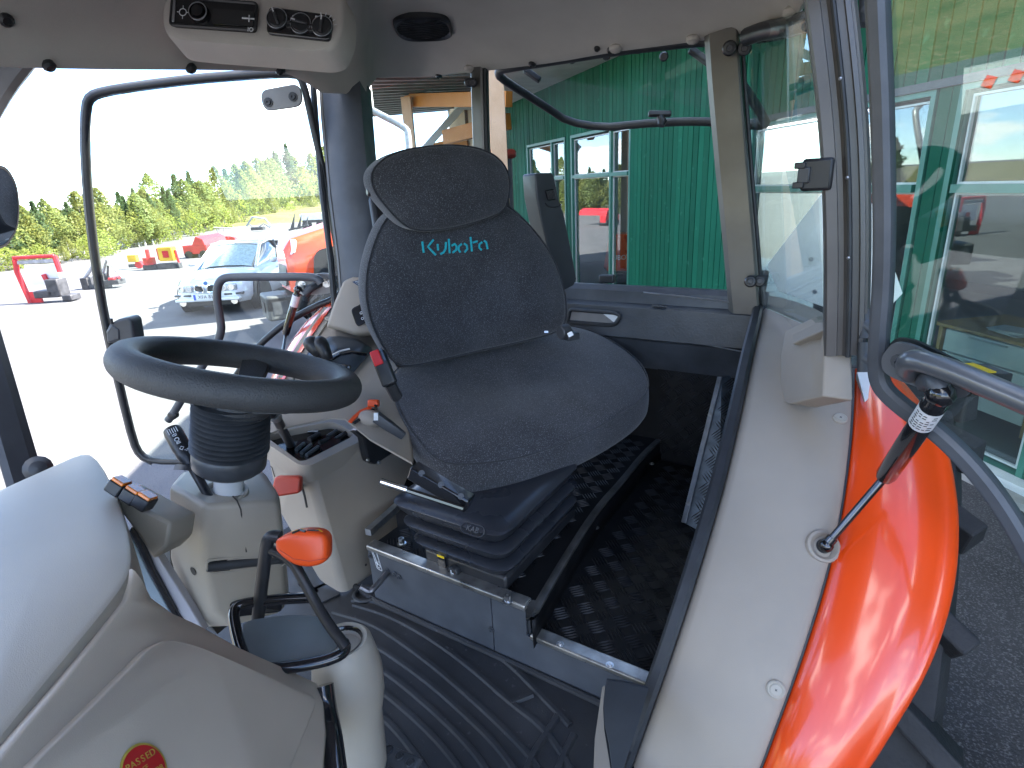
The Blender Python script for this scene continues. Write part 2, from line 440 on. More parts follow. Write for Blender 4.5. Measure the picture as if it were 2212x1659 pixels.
M_WOOD = mat("fresh_timber", (.62, .43, .28), .65, nscale=2.0, col2=(.50, .32, .18), bump=.3, bscale=30, speck=(5, .70, .74, (.20, .09, .04)))
M_GLULAM = mat("glulam_timber", (.46, .18, .030), .6, nscale=2.0, col2=(.38, .14, .022), bump=.2, bscale=30)
M_DARKROOF = mat("dark_corrugated_roof", (.10, .105, .11), .6, nscale=4, namt=.15)
M_WHITE2 = mat("white_sheet_metal", (.72, .73, .73), .4, nscale=4, namt=.05)
M_SFLOOR = mat("showroom_floor", (.07, .072, .075), .35, nscale=2, namt=.12)
M_SWALL = mat("showroom_wall", (.16, .165, .16), .8, nscale=1, namt=.08)
G1 = Vector((-1.60, 7.81, GZ))
dR = Vector((.665, -.747, 0)).normalized()      # along the near wall, towards the camera
nR = Vector((dR.y, -dR.x, 0))                              # outwards
if nR.dot(CAM-G1) < 0: nR = -nR
Kp = Vector((G1.x, G1.y, 0))
dL = Vector((-.78, .63, 0)).normalized(); nL = Vector((-dL.y, dL.x, 0))
if nL.dot(CAM-Kp) < 0: nL = -nL
ZT = 2.95
bld = thing("showroom_building", "green board clad showroom with tall windows beside the tractor", "building", (Kp.x, Kp.y, GZ))
def sL(px, py=380): return (at_pl(px, py, Kp, nL)-Kp).dot(dL)
def sR(px, py=400): return (at_pl(px, py, Kp, nR)-Kp).dot(dR)
def wpt(d, n, s, z, o=0.0): return Kp+d*s+n*o+Vector((0, 0, z))
def wbox(mb, d, n, s0, s1, z0, z1, o0, o1):
    mb.hexa([wpt(d, n, s0, z0, o0), wpt(d, n, s1, z0, o0), wpt(d, n, s1, z0, o1), wpt(d, n, s0, z0, o1),
             wpt(d, n, s0, z1, o0), wpt(d, n, s1, z1, o0), wpt(d, n, s1, z1, o1), wpt(d, n, s0, z1, o1)])
rnd = random.Random(5)
def clad(d, n, s0, s1, wins, ztop):
    """Vertical boards; wins: (s0, s1, z0, z1) openings."""
    s = s0
    while s < s1-.02:
        e = min(s+.118, s1); mid = (s+e)/2
        spans = [(GZ+.12, ztop)]
        for a, c, z0, z1 in wins:
            if a < mid < c: spans = [q for q in [(GZ+.12, z0), (z1, ztop)] if q[1]-q[0] > .05]
        for z0, z1 in spans:
            b = MB(); pr = rnd.uniform(-.003, .003); wbox(b, d, n, s+.006, e-.006, z0, z1, 0.004, .026+pr)
            build(b, "board", M_GREEN, bld, smooth_deg=0)
        s = e
def window(d, n, s0, s1, z0, z1, muls, trans, pane_mat=G_BLDG, fr=.05):
    b = MB()
    wbox(b, d, n, s0, s0+fr, z0, z1, -.10, .03); wbox(b, d, n, s1-fr, s1, z0, z1, -.10, .03)
    wbox(b, d, n, s0+fr, s1-fr, z1-fr, z1, -.10, .03); wbox(b, d, n, s0+fr, s1-fr, z0, z0+fr, -.10, .03)
    f = build(b, "window", M_GFRAME, bld, smooth_deg=0)
    xs = [s0+fr]+muls+[s1-fr]; zs = [z0+fr]+trans+[z1-fr]
    for mxx in muls:
        b = MB(); wbox(b, d, n, mxx-.03, mxx+.03, z0+fr, z1-fr, -.08, .035); build(b, "mullion", M_GFRAME, f, smooth_deg=0)
    for tz in trans:
        for a, c in zip(xs, xs[1:]):
            b = MB(); wbox(b, d, n, a+.031, c-.031, tz-.03, tz+.03, -.078, .04); build(b, "transom", M_GFRAME, f, smooth_deg=0)
    for a, c in zip(xs, xs[1:]):
        for q, r in zip(zs, zs[1:]):
            a2, c2, q2, r2 = a+.03, c-.03, q+.03, r-.03
            b = MB(); wbox(b, d, n, a2, c2, q2, r2, -.045, -.037); build(b, "pane", pane_mat, f, smooth_deg=0)
            b = MB(); w = .016
            wbox(b, d, n, a2, a2+w, q2, r2, -.036, -.012); wbox(b, d, n, c2-w, c2, q2, r2, -.036, -.012)
            wbox(b, d, n, a2+w, c2-w, r2-w, r2, -.036, -.012); wbox(b, d, n, a2+w, c2-w, q2, q2+w, -.036, -.012)
            build(b, "glazing_bead", M_WFRAME, f, smooth_deg=0)
    return f
LW = [(sL(1238), sL(1141)), ]
w1 = (sL(1224), sL(1142)); w2 = (sL(1364), sL(1236))
w1 = tuple(sorted(w1)); w2 = tuple(sorted(w2)); sLend = sL(1094)
winsL = [(*w1, -1.0, 1.95), (*w2, -1.0, 1.95)]
b = MB()   # core of the far wall, in strips round the openings
cuts = [0.0, w2[0], w2[1], w1[0], w1[1], sLend]
for a, c, op in [(0, w2[0], 0), (w2[0], w2[1], 1), (w2[1], w1[0], 0), (w1[0], w1[1], 1), (w1[1], sLend, 0)]:
    if op: wbox(b, dL, nL, a, c, 1.95, ZT, -.15, 0)
    else: wbox(b, dL, nL, a, c, GZ, ZT, -.15, 0)
build(b, "wall", M_GREEND, bld, smooth_deg=0)
clad(dL, nL, .02, sLend, winsL, ZT)
window(dL, nL, *w1, -1.0, 1.95, [sL(1195)], [1.2])
window(dL, nL, *w2, -1.0, 1.95, [sL(1321)], [1.2])
# near wall (right of the rear cab post)
ZW, ZTR = 1.64, .93
a0, a1 = sR(1618), sR(1975, 520)
b0, b1 = sR(2022, 520), sR(2330, 600)
send = b1+9.0  # wall run on unseen past the windows to shade the dashboard
sclad = b1+2.0
b = MB()
wbox(b, dR, nR, 0, send, ZW, ZT, -.15, 0); wbox(b, dR, nR, 0, a0, GZ, ZW, -.15, 0)
wbox(b, dR, nR, a1, b0, GZ, ZW, -.15, 0); wbox(b, dR, nR, b1, send, GZ, ZW, -.15, 0)
build(b, "wall", M_GREEND, bld, smooth_deg=0)
clad(dR, nR, .0, sclad, [(a0, a1, -1.02, ZW), (b0, b1, -1.02, ZW)], ZT)
window(dR, nR, a0, a1, -1.02, ZW, [sR(1800, 500)], [ZTR], fr=.045)
window(dR, nR, b0, b1, -1.02, ZW, [], [ZTR], fr=.045)
b = MB(); wbox(b, dR, nR, a0, send, GZ+.004, GZ+.10, .027, .10); wbox(b, dR, nR, a0, send, GZ+.10, GZ+.125, .027, .14)
build(b, "sill", M_WHITE2, bld, smooth_deg=0)
b = MB(); wbox(b, dR, nR, a0-1, send, GZ+.002, GZ+.05, .10, .20); build(b, "footing", mat("concrete", (.33, .32, .30), .85, nscale=8, namt=.12, bump=.4, bscale=60), bld, smooth_deg=0)
b = MB(); wbox(b, dR, nR, .1, send, ZW-.003, ZW+.055, .027, .06); build(b, "drip_flashing", mat("dark_flashing", (.03, .035, .04), .4), bld, smooth_deg=0)
# roof with eaves, floor, back wall
OV = 1.15
def plan(s, o, d, n, z): return Kp+d*s+n*o+Vector((0, 0, z))
b = MB()
OVR = 2.0  # near eave deepened out of view to keep the cab in shade
cornr = Kp+dL*.2+nL*OV+nR*.6
for z0, z1, e in ((ZT, ZT+.22, 0),):
    poly = [plan(sLend+.4, OV, dL, nL, z0), Vector((cornr.x, cornr.y, z0)), plan(.6, OVR, dR, nR, z0), plan(send+.4, OVR, dR, nR, z0), plan(send+.4, -9, dR, nR, z0), plan(4.0, -9, dL, nL, z0)+dR*0, plan(sLend+.4, -9, dL, nL, z0)]
    b.prism(poly, (0, 0, z1-z0))
build(b, "roof", M_SOFFIT, bld, smooth_deg=0)
b = MB()
poly = [plan(sLend, -.15, dL, nL, GZ+.02), plan(0, -.15, dL, nL, GZ+.02), plan(send, -.15, dR, nR, GZ+.02), plan(send, -6.5, dR, nR, GZ+.02), plan(sLend, -6.5, dL, nL, GZ+.02)]
b.prism(poly, (0, 0, .03)); build(b, "indoor_floor", M_SFLOOR, bld, smooth_deg=0)
b = MB(); wbox(b, dR, nR, -6, send, GZ, ZT, -6.7, -6.5); wbox(b, dR, nR, send-.15, send, GZ, ZT, -6.5, -.151); wbox(b, dL, nL, sLend-.15, sLend, GZ, ZT, -6.5, -.151)
build(b, "back_wall", M_SWALL, bld, smooth_deg=0)

# ------------------------------------------------------------------ timber canopy left of the wall
cp = at_d(1080, 400, 9.0)
can = thing("timber_canopy", "open timber canopy with pale posts and orange beams beside the green wall", "canopy", (cp.x, cp.y, GZ))
HR = Vector((RT.x, RT.y, 0)).normalized(); HF = Vector((FW.x, FW.y, 0)).normalized()
def vpost(name, px, d, wpx, z1, m):
    p = at_d(px, 400, d); w = wpx*d/FPX; b = MB()
    b.box((p.x, p.y, (GZ+z1)/2), (w, w, z1-GZ), HR, HF); return build(b, name, m, can, bevel=.008, smooth_deg=30)
vpost("post", 1082, 9.0, 34, 3.2, M_WOOD)
vpost("post", 896, 13.0, 20, 3.0, M_WOOD)
def bar(p, q, w, h, name, m, par, bev=.006):
    p, q = Vector(p), Vector(q); t = (q-p).normalized(); side = t.cross(Vector((0, 0, 1))).normalized(); b = MB()
    b.box((p+q)/2, ((q-p).length, w, h), t, side); return build(b, name, m, par, bevel=bev, smooth_deg=30)
bar(at_d(880, 217, 12.8), at_d(1100, 214, 10.4), .16, .26, "beam", M_GLULAM, can)
bar(at_d(962, 297, 13.2), at_d(1098, 262, 11.6), .16, .30, "beam", M_GLULAM, can)
bar(at_d(905, 335, 14.5), at_d(1005, 222, 14.5), .2, .16, "barge_board", M_WHITE2, can)
bar(at_d(905, 330, 15.5), at_d(1010, 304, 15.0), .16, .26, "beam", M_GLULAM, can)
b = MB()
poly = [at_z(790, 254, 3.12), at_z(905, 234, 3.12), at_z(1110, 222, 3.12), at_z(1110, 150, 3.12), at_z(780, 150, 3.12)]
b.prism(poly, (0, 0, .08)); rf = build(b, "roof", M_DARKROOF, can, smooth_deg=0)
p0, p1, p2, p3 = at_z(800, 250, 3.12), at_z(1105, 224, 3.12), at_z(1105, 155, 3.12), at_z(790, 155, 3.12)
for i in range(16):
    t = (i+.5)/16; q0, q1 = p0.lerp(p3, t), p1.lerp(p2, t)
    b = MB(); b.box((q0+q1)/2-Vector((0, 0, .03)), ((q1-q0).length*.96, .10, .05), q1-q0, (q1-q0).cross(Vector((0, 0, 1)))); build(b, "ceiling_batten", M_DARKROOF, rf, smooth_deg=0)
b = MB(); pa, pb = at_d(968, 250, 15.5), at_d(1064, 250, 14.0)
zb, zt = at_d(968, 330, 15.5).z, at_d(968, 222, 15.5).z
b.prism([Vector((pa.x, pa.y, zb-3)), Vector((pb.x, pb.y, zb-3)), Vector((pb.x, pb.y, zt)), Vector((pa.x, pa.y, zt))], HF*.1)
gp = build(b, "gable_panel", mat("tan_gable", (.46, .36, .24), .8, nscale=2, namt=.15), can, smooth_deg=0)
for t in (.45, .9):
    q = pa.lerp(pb, t); b = MB(); b.box((q.x, q.y, zt-.5), (.12, .06, 1.0), HR, HF); build(b, "trim", mat("brown_trim", (.12, .07, .035), .7), gp, smooth_deg=0)
dp = thing("downpipe", "pale bent downpipe hanging under the canopy roof edge", "pipe", at_d(884, 330, 8.0))
b = MB(); b.tube(smooth([at_d(790, 230, 8.0), at_d(812, 243, 8.0), at_d(874, 274, 8.0), at_d(884, 290, 8.0), at_d(886, 420, 8.0), at_d(888, 620, 8.0)], 2), .045, 12)
build(b, "pipe_run", mat("pipe_grey", (.30, .31, .32), .4, .5), dp)
b = MB(); q = at_d(793, 200, 8.0); b.box(q, (.12, .12, .45), HR, HF); build(b, "hopper", M_WHITE2, dp, bevel=.01)
lamp = thing("alarm_beacon", "small red beacon on the green wall beside the timber post", "beacon", at_pl(1100, 262, Kp, nL))
q = at_pl(1101, 261, Kp, nL)+nL*.06
b = MB(); b.lathe([(.07, 0), (.07, .03), (.055, .04), (.05, .12), (.02, .15)], q, nL, 14); build(b, "lens", M_RED, lamp)
b = MB(); b.box(q-nL*.01-Vector((0, 0, .02)), (.12, .03, .14), dL, nL); build(b, "mount", M_WHITE2, lamp)

# ------------------------------------------------------------------ showroom furniture seen through the pane
def inside(px, py, z): return at_z(px, py, z)
dk = at_pl(2150, 700, Kp-nR*.75, nR); dk.z = -.28
desk = thing("office_desk", "wood topped desk with pale drawers inside the showroom window", "desk", (dk.x, dk.y, GZ+.05))
ddir, dnrm = dR, nR
def dbox(name, m, s0, s1, o0, o1, z0, z1, par, bev=.004):
    b = MB(); b.hexa([dk+ddir*s+dnrm*o+Vector((0, 0, z-dk.z)) for z in (z0, z1) for s, o in ((s0, o0), (s1, o0), (s1, o1), (s0, o1))])
    return build(b, name, m, par, bevel=bev, smooth_deg=30)
M_OAK = mat("oak_edge", (.42, .24, .06), .5, nscale=4, namt=.2)
dbox("desk_top", M_OAK, -.55, 1.6, -.75, .04, -.31, -.28, desk)
dbox("leg", M_OAK, -.50, -.46, -.02, .02, GZ+.05, -.311, desk); dbox("leg", M_OAK, .42, .46, -.02, .02, GZ+.05, -.311, desk); dbox("leg", M_OAK, 1.5, 1.54, -.02, .02, GZ+.05, -.311, desk)
for i in range(3):
    z1 = -.33-.215*i
    dr = dbox("drawer", M_WHITE2, -.44, .40, -.6, .0, z1-.20, z1, desk); dbox("handle", M_ALUB, -.2, .15, .001, .016, z1-.03, z1-.015, dr, .002)
dbox("modesty_panel", M_WHITE2, .48, 1.48, -.02, .0, GZ+.2, -.33, desk)
pp = thing("paper_stack", "loose stack of white papers on the showroom desk", "papers", dk+Vector((0, 0, .0)))
for i in range(6):
    b = MB(); c = dk+ddir*(.02+.02*rnd.random())+dnrm*(-.2+.05*rnd.random())+Vector((0, 0, .004+.006*i)); a = rnd.uniform(-.4, .4)
    b.box(c, (.3, .21, .004), ddir*math.cos(a)+dnrm*math.sin(a), dnrm*math.cos(a)-ddir*math.sin(a)); build(b, "sheet", M_LABEL, pp, smooth_deg=0)
tel = thing("desk_phone", "black desk phone with pale keys on the showroom desk", "phone", dk+ddir*.42)
b = MB(); c = dk+ddir*.42+dnrm*-.22+Vector((0, 0, .05)); b.box(c, (.26, .22, .06), ddir, dnrm-Vector((0, 0, .5))); build(b, "base", M_BPL, tel, bevel=.01)
b = MB(); b.box(c+Vector((0, 0, .05))+ddir*.06, (.05, .17, .02), ddir, dnrm); build(b, "key_strip", M_WHITE, tel)
b = MB(); b.tube(smooth([c+Vector((0, 0, .06))-ddir*.1-dnrm*.1, c+Vector((0, 0, .1))-ddir*.1, c+Vector((0, 0, .06))-ddir*.1+dnrm*.1], 2), .022, 8); build(b, "handset", M_BPL, tel)
yb = inside(2110, 790, -.29); yb = at_d(2105, 793, (yb-CAM).dot(FW)*.93)
yp = thing("yellow_case", "black tool case with bright yellow lid beside the showroom desk", "case", (yb.x, yb.y, yb.z))
b = MB(); b.box(yb-Vector((0, 0, .05)), (.34, .24, .07), HR, HF); build(b, "case_body", M_BPL, yp, bevel=.012)
b = MB(); b.box(yb-Vector((0, 0, .008))-HR*.04, (.22, .20, .012), HR, HF); build(b, "case_panel", M_YELLOW, yp, bevel=.003)
mw = at_pl(1338, 560, Kp-nL*.75, nL)
mow = thing("red_machine", "red compact machine with white lettering inside the far showroom window", "machine", (mw.x, mw.y, GZ+.05))
def mbx(name, m, x0, x1, z0, z1, y0, y1, par, bev=.02, cut=0):
    b = MB(); e = [mw+HR*x+HF*y+Vector((0, 0, z-mw.z)) for z in (z0, z1) for x, y in ((x0+(cut if z == z1 else 0), y0), (x1, y0), (x1, y1), (x0+(cut if z == z1 else 0), y1))]
    b.hexa(e); return build(b, name, m, par, bevel=bev, smooth_deg=30)
zt_ = at_d(1335, 503, (mw-CAM).dot(FW)).z; zb_ = at_d(1335, 585, (mw-CAM).dot(FW)).z
hd = mbx("hood", M_ORANGE, -.28, .55, zb_, zt_, -.2, .3, mow, .05, .12)
t_ = text("KUBOTA", "lettering", mw+HR*.0+HF*-.204+Vector((0, 0, (zb_*.62+zt_*.38)-mw.z)), HR, (0, 0, 1), .13, M_WHITE, hd)
mbx("chassis", M_BPL, -.2, .9, zb_-.25, zb_-.01, -.28, .28, mow)
for xx, r in ((-.05, .2), (.8, .3)):
    b = MB(); b.lathe([(r*.5, -.1), (r, -.09), (r, .09), (r*.5, .1)], mw+HR*xx+HF*-.32+Vector((0, 0, GZ+.05+r-mw.z)), HF, 18); build(b, "tyre", M_TYRE, mow)

# ------------------------------------------------------------------ trees
M_BARK = mat("bark", (.16, .13, .10), .9, nscale=6, namt=.3)
M_BIRCH = mat("birch_bark", (.50, .48, .44), .8, nscale=5, namt=.3)
def leafmat(n, c, c2):
    m = mat("leaf_"+n, c, .7, nscale=1.1, col2=c2, spec=.2); t = m.node_tree; b = t.nodes["Principled BSDF"]; o = t.nodes["Material Output"]
    tl = t.nodes.new("ShaderNodeBsdfTranslucent"); tl.inputs[0].default_value = (c[0]*1.7, c[1]*1.6, c[2]*1.2, 1); ms = t.nodes.new("ShaderNodeMixShader"); ms.inputs[0].default_value = .42
    t.links.new(b.outputs[0], ms.inputs[1]); t.links.new(tl.outputs[0], ms.inputs[2]); t.links.new(ms.outputs[0], o.inputs[0]); return m
M_LEAF = [leafmat(n, c, c2) for n, c, c2 in (("birch", (.20, .22, .075), (.13, .155, .05)), ("aspen", (.19, .23, .09), (.13, .17, .06)), ("pine", (.08, .125, .06), (.055, .09, .04)), ("bush", (.20, .24, .06), (.14, .18, .045)))]
def crown_mesh(kind, seed):
    r = random.Random(seed); b = MB()
    n = {"birch": 2300, "pine": 2000, "bush": 800}[kind]
    for _ in range(n):
        if kind == "bush":
            t = r.random(); z = t; R = .55*math.sin(PI*min(1, .12+t*.9))**.7
        elif kind == "birch":
            t = r.random(); z = .14+.86*t; R = .25*math.sin(PI*min(1, .08+t*.92))**.8*(1+.25*math.sin(9*z+seed))
        else:
            t = r.random()**.9; z = .22+.78*t; R = (.20*(1-t)**.75+.015)*(1+.35*math.sin(26*z+seed))
        a = r.uniform(0, 2*PI); rr = R*math.sqrt(r.uniform(.15, 1))*(1+.3*math.sin(3*a+seed+4*z))
        c = Vector((rr*math.cos(a), rr*math.sin(a), z+r.uniform(-.02, .02)))
        s = r.uniform(.012, .029)*(1.9 if kind == "bush" else 1)
        u = Vector((r.gauss(0, 1), r.gauss(0, 1), r.gauss(0, .6))).normalized(); v = u.orthogonal().normalized()
        v = (v*math.cos(a)+u.cross(v)*math.sin(a))
        b.add([c-u*s, c+v*s*.6, c+u*s, c-v*s*.6], [(0, 1, 2, 3)])
    return b
def trunk_mesh(kind, seed):
    r = random.Random(seed); b = MB()
    if kind == "bush":
        for k in range(4):
            a = k*1.7; b.tube([(0, 0, -.05), (.12*math.cos(a), .12*math.sin(a), .3), (.25*math.cos(a), .25*math.sin(a), .7)], [.012, .008, .004], 5)
        return b
    b.tube([(0, 0, -.05), (r.uniform(-.01, .01), 0, .3), (r.uniform(-.015, .015), r.uniform(-.015, .015), .65), (0, 0, .97)], [.016, .012, .008, .002], 7)
    for k in range(9):
        z = .25+.07*k; a = k*2.4+seed; L = .2*(1-z*.7)
        b.tube([(0, 0, z), (L*.5*math.cos(a), L*.5*math.sin(a), z+.04), (L*math.cos(a), L*math.sin(a), z+.1)], [.005, .003, .001], 4)
    return b
PROTO = []
for i, (kind, leaf, bark) in enumerate((("birch", 0, M_BIRCH), ("birch", 1, M_BIRCH), ("pine", 2, M_BARK), ("pine", 2, M_BARK), ("bush", 3, M_BARK), ("birch", 1, M_BIRCH))):
    root = thing(kind+"_tree" if kind != "bush" else "roadside_bush", "x", "tree" if kind != "bush" else "bush", (0, 0, 0))
    build(trunk_mesh(kind, i), "trunk", bark, root)
    build(crown_mesh(kind, 10+i), "crown", M_LEAF[leaf], root, smooth_deg=0)
    PROTO.append([root, kind, False])
TLAB = {"birch": ("pale green birch among the trees beyond the sunny lot", "birches beyond the lot"),
        "pine": ("dark narrow conifer rising above the birches beyond the sunny lot", "conifers beyond the lot"),
        "bush": ("low yellow green bush at the foot of the trees beyond the lot", "bushes beyond the lot")}
TLAB2 = {"birch": ("birch on the hillside across the road from the tractor", "birches on the hillside"),
         "pine": ("dark conifer on the hillside across the road from the tractor", "conifers on the hillside"),
         "bush": ("round bush on the hillside across the road from the tractor", "bushes on the hillside")}
def plant(i, p, h, wide=1.0, lab=TLAB):
    pr = PROTO[i]; o = pr[0] if not pr[2] else dup(pr[0]); pr[2] = True
    o.location = p; s = h; o.scale = (s*wide, s*wide, s); o.rotation_euler = (0, 0, rnd.uniform(0, 6.28))
    o["label"], o["group"] = lab[pr[1]]
    return o
BASE = [(-60, 590), (0, 578), (200, 552), (330, 520), (500, 482), (650, 452), (760, 440), (830, 430)]
TOP = [(-60, 452), (0, 446), (60, 430), (120, 440), (190, 438), (215, 425), (260, 442), (335, 390), (390, 402), (440, 380), (490, 380), (545, 345), (590, 335), (650, 345), (700, 335), (760, 335), (830, 350)]
for k in range(84):
    x = -60+k*10.6+rnd.uniform(-5, 5); by = interp(BASE, x); d = abs(at_z(x, by, GZ).dot(FW)); d = min((at_z(x, by, GZ)-CAM).dot(FW), 120)
    p = at_d(x, by, d); top = interp(TOP, x)+rnd.uniform(-6, 24)
    h = max(1.2, (by-top)*d/FPX)
    i = rnd.choice([0, 1, 5, 0, 1, 2, 3]) if k % 3 else rnd.choice([2, 3, 0])
    plant(i, p+HF*rnd.uniform(0, 6), h*(rnd.uniform(.88, 1.08) if i not in (2, 3) else rnd.uniform(1.0, 1.28)), rnd.uniform(1.0, 1.35) if i not in (2, 3) else rnd.uniform(.75, 1.0))
for k in range(44):
    x = -60+k*20+rnd.uniform(-7, 7); by = interp(BASE, x)+rnd.uniform(2, 10); d = min((at_z(x, by, GZ)-CAM).dot(FW), 110)
    h = max(.7, (rnd.uniform(26, 58))*d/FPX); plant(rnd.choice([4, 4, 4, 0]), at_d(x, by, d), h, rnd.uniform(.9, 1.3))
for k in range(64):
    az = math.radians(rnd.uniform(-178, -76)); d = rnd.uniform(62, 100) if az < math.radians(-104) else rnd.uniform(75, 100)
    z = interp([(52, 4.6), (60, 5.0), (66, 6.0), (80, 9.0), (120, 17)], d) if az < math.radians(-104) else 0
    if -114 < math.degrees(az) < -80: continue
    plant(rnd.choice([0, 1, 2, 5, 3]), Vector((math.sin(az)*d, math.cos(az)*d, GZ+z-.2)), rnd.uniform(5, 9) if az < math.radians(-104) else rnd.uniform(4, 6), rnd.uniform(1, 1.4), TLAB2)
# ------------------------------------------------------------------ light poles
for x, yt, yb, lab in ((337, 424, 505, "thin tall light pole standing before the birches beyond the lot"), (556, 372, 470, "thin pale pole among the conifers beyond the lot")):
    d = min((at_z(x, yb, GZ)-CAM).dot(FW), 70); p = at_d(x, yb, d); q = at_d(x-3, yt, d); q = Vector((p.x, p.y, q.z))
    t = thing("light_pole", lab, "pole", p)
    b = MB(); b.tube([p, q], [.10, .06], 8); build(b, "pole_shaft", M_ALUB, t)
    b = MB(); b.box(q+Vector((0, 0, .05)), (.5, .2, .12), HR, HF); build(b, "lamp_head", M_FRAMEL, t, bevel=.02)

# ------------------------------------------------------------------ white saloon car
def local(o, fx, lat):
    fx = Vector(fx).normalized(); lat = Vector(lat).normalized()
    return lambda x, y, z: o+fx*x+lat*y+Vector((0, 0, z))
cpos = at_z(462, 680, GZ); cpos = Vector((cpos.x, cpos.y, GZ))
cf = Vector((.56, -.83, 0)).normalized(); cl = Vector((-cf.y, cf.x, 0))
cl = -cl if cl.dot(HR) < 0 else cl          # car's left side, image right
CS = 0.92
L_ = local(cpos-cf*2.2*CS, cf*1, cl)
C_ = lambda x, y, z: L_(x*CS, y*CS, z*CS)
car = thing("parked_car", "white saloon car parked nose towards the tractor on sunlit asphalt", "car", cpos)
secs = [(-2.15, .62, .35, .78), (-2.1, .78, .30, .92), (-1.5, .86, .25, .96), (-.5, .88, .22, .95), (.6, .88, .22, .92), (1.2, .87, .22, .88), (1.9, .80, .24, .78), (2.2, .68, .26, .66), (2.27, .58, .32, .58)]
rows = []
for x, w, z0, z1 in secs:
    prof = [(-w*.9, z0), (-w, z0+.12), (-w*1.0, (z0+z1)/2), (-w*.96, z1-.1), (-w*.85, z1-.015), (-w*.4, z1+.02), (0, z1+.03), (w*.4, z1+.02), (w*.85, z1-.015), (w*.96, z1-.1), (w, (z0+z1)/2), (w, z0+.12), (w*.9, z0)]
    rows.append([C_(x, y, z) for y, z in prof])
b = MB(); b.grid(rows, True); b.f.append(tuple(range(13))); b.f.append(tuple(range(len(b.v)-13, len(b.v))))
body = build(b, "car_body", M_WHITEP, car, smooth_deg=45)
gh = [(-1.75, .70, .93, .93), (-1.15, .68, .93, 1.33), (-.2, .68, .93, 1.40), (.35, .68, .93, 1.36), (1.15, .72, .88, .89)]
rows = [[C_(x, -w, z0), C_(x, -w*.97, lerp(z0, z1, .5)), C_(x, -w*.82, z1-.03), C_(x, -w*.5, z1), C_(x, 0, z1+.015), C_(x, w*.5, z1), C_(x, w*.82, z1-.03), C_(x, w*.97, lerp(z0, z1, .5)), C_(x, w, z0)] for x, w, z0, z1 in gh]
b = MB(); b.grid(rows); build(b, "greenhouse", mat("car_tinted_glass", (.03, .045, .05), .08, coat=.6), car, smooth_deg=50)
b = MB(); b.grid([[p+Vector((0, 0, .012)) for p in r[2:7]] for r in rows[1:4]]); build(b, "roof", M_WHITEP, car, solid=.02)
b = MB(); b.grid([[lerp(rows[3][i], rows[4][i], t)+cf*.02+Vector((0, 0, .012)) for i in range(2, 7)] for t in (.04, .5, .93)]); build(b, "windscreen", mat("pale_windscreen", (.32, .42, .43), .1, coat=.8), car)
for sy in (-1, 1):
    b = MB(); b.tube([C_(-1.75, sy*.70, .95), C_(-1.13, sy*.57, 1.33), C_(-.2, sy*.575, 1.40), C_(.36, sy*.575, 1.355), C_(1.17, sy*.71, .90)], .035, 8); build(b, "roof_pillar", M_WHITEP, car)
    b = MB(); b.tube([C_(-.45, sy*.69, .94), C_(-.5, sy*.575, 1.38)], .045, 8); build(b, "door_pillar", M_BPL, car)
    b = MB(); b.ball(C_(.75, sy*.98, 1.0), .1, 10, (.9, .9, .7)); build(b, "side_mirror", M_WHITEP, car)
    b = MB(); c = C_(2.235, sy*.46, .60); b.box(c, (.10, .36*CS, .15*CS), cf+cl*sy*.25, cl-cf*sy*.25); hl = build(b, "headlight", mat("headlight_glass", (.5, .52, .54), .12, .3, coat=1), car, bevel=.03, bseg=3)
    for yy in (.36, .53):
        b = MB(); b.lathe([(.062, 0), (.062, .03), (.048, .03), (.045, .01)], C_(2.285-(.02 if yy > .4 else 0), sy*yy, .605), cf+cl*sy*.25, 14); build(b, "lamp_ring", M_CHROME, hl)
    b = MB(); pts = rounded([C_(2.31, sy*.03, .52), C_(2.29, sy*.25, .54), C_(2.29, sy*.23, .67), C_(2.31, sy*.05, .67)], .05, 3); b.prism(pts, cf*.02); gr = build(b, "grille", M_BPL, car)
    b = MB(); b.loop_tube([p+cf*.02 for p in pts], .012, 6); build(b, "grille_ring", M_CHROME, gr)
    b = MB(); b.lathe([(.07, 0), (.07, .02), (.03, .02)], C_(2.28, sy*.56, .31), cf, 12); build(b, "fog_lamp", M_CHROME, car)
    b = MB(); b.box(C_(2.2, sy*.55, .455), (.12, .40*CS, .04), cf+cl*sy*.2, cl-cf*sy*.2); build(b, "bumper_strip", M_FRAMEL, car, bevel=.01)
    for x in (1.42, -1.38):
        c = C_(x, sy*.835, .32)
        b = MB(); b.lathe([(.385, -.12), (.385, .052), (.001, .052)], c+cf*0, cl*sy, 26); build(b, "wheel_arch", M_BPL, car)
        b = MB(); b.lathe([(.2, -.10), (.31, -.10), (.335, -.07), (.335, .07), (.31, .10), (.225, .10)], c, cl*sy, 26)
        w = build(b, "wheel", M_TYRE, car)
        b = MB(); b.lathe([(.225, .085), (.21, .10), (.20, .07), (.05, .06), (.04, .085), (0.001, .085)], c, cl*sy, 26); build(b, "rim", mat("silver_rim", (.55, .56, .58), .3, .8), w)
        b = MB()
        for k in range(5):
            a = k*2*PI/5; u = Vector((0, 0, 1))*math.cos(a)+cf*math.sin(a); b.box(c+u*.12+cl*sy*.082, (.17, .05, .02), u, u.cross(cl))
        build(b, "spoke", mat("silver_rim", (.55, .56, .58), .3, .8), w)
b = MB(); b.box(C_(2.25, 0, .30), (.08, 1.0*CS, .16), cf, cl); build(b, "air_intake", M_BPL, car, bevel=.02)
b = MB(); b.box(C_(2.27, 0, .36), (.14, 1.40*CS, .06), cf, cl); build(b, "bumper", M_WHITEP, car, bevel=.02)
b = MB(); b.box(C_(2.36, 0, .43), (.02, .54*CS, .125*CS), cf, cl); pl = build(b, "number_plate", M_WHITE, car, bevel=.006)
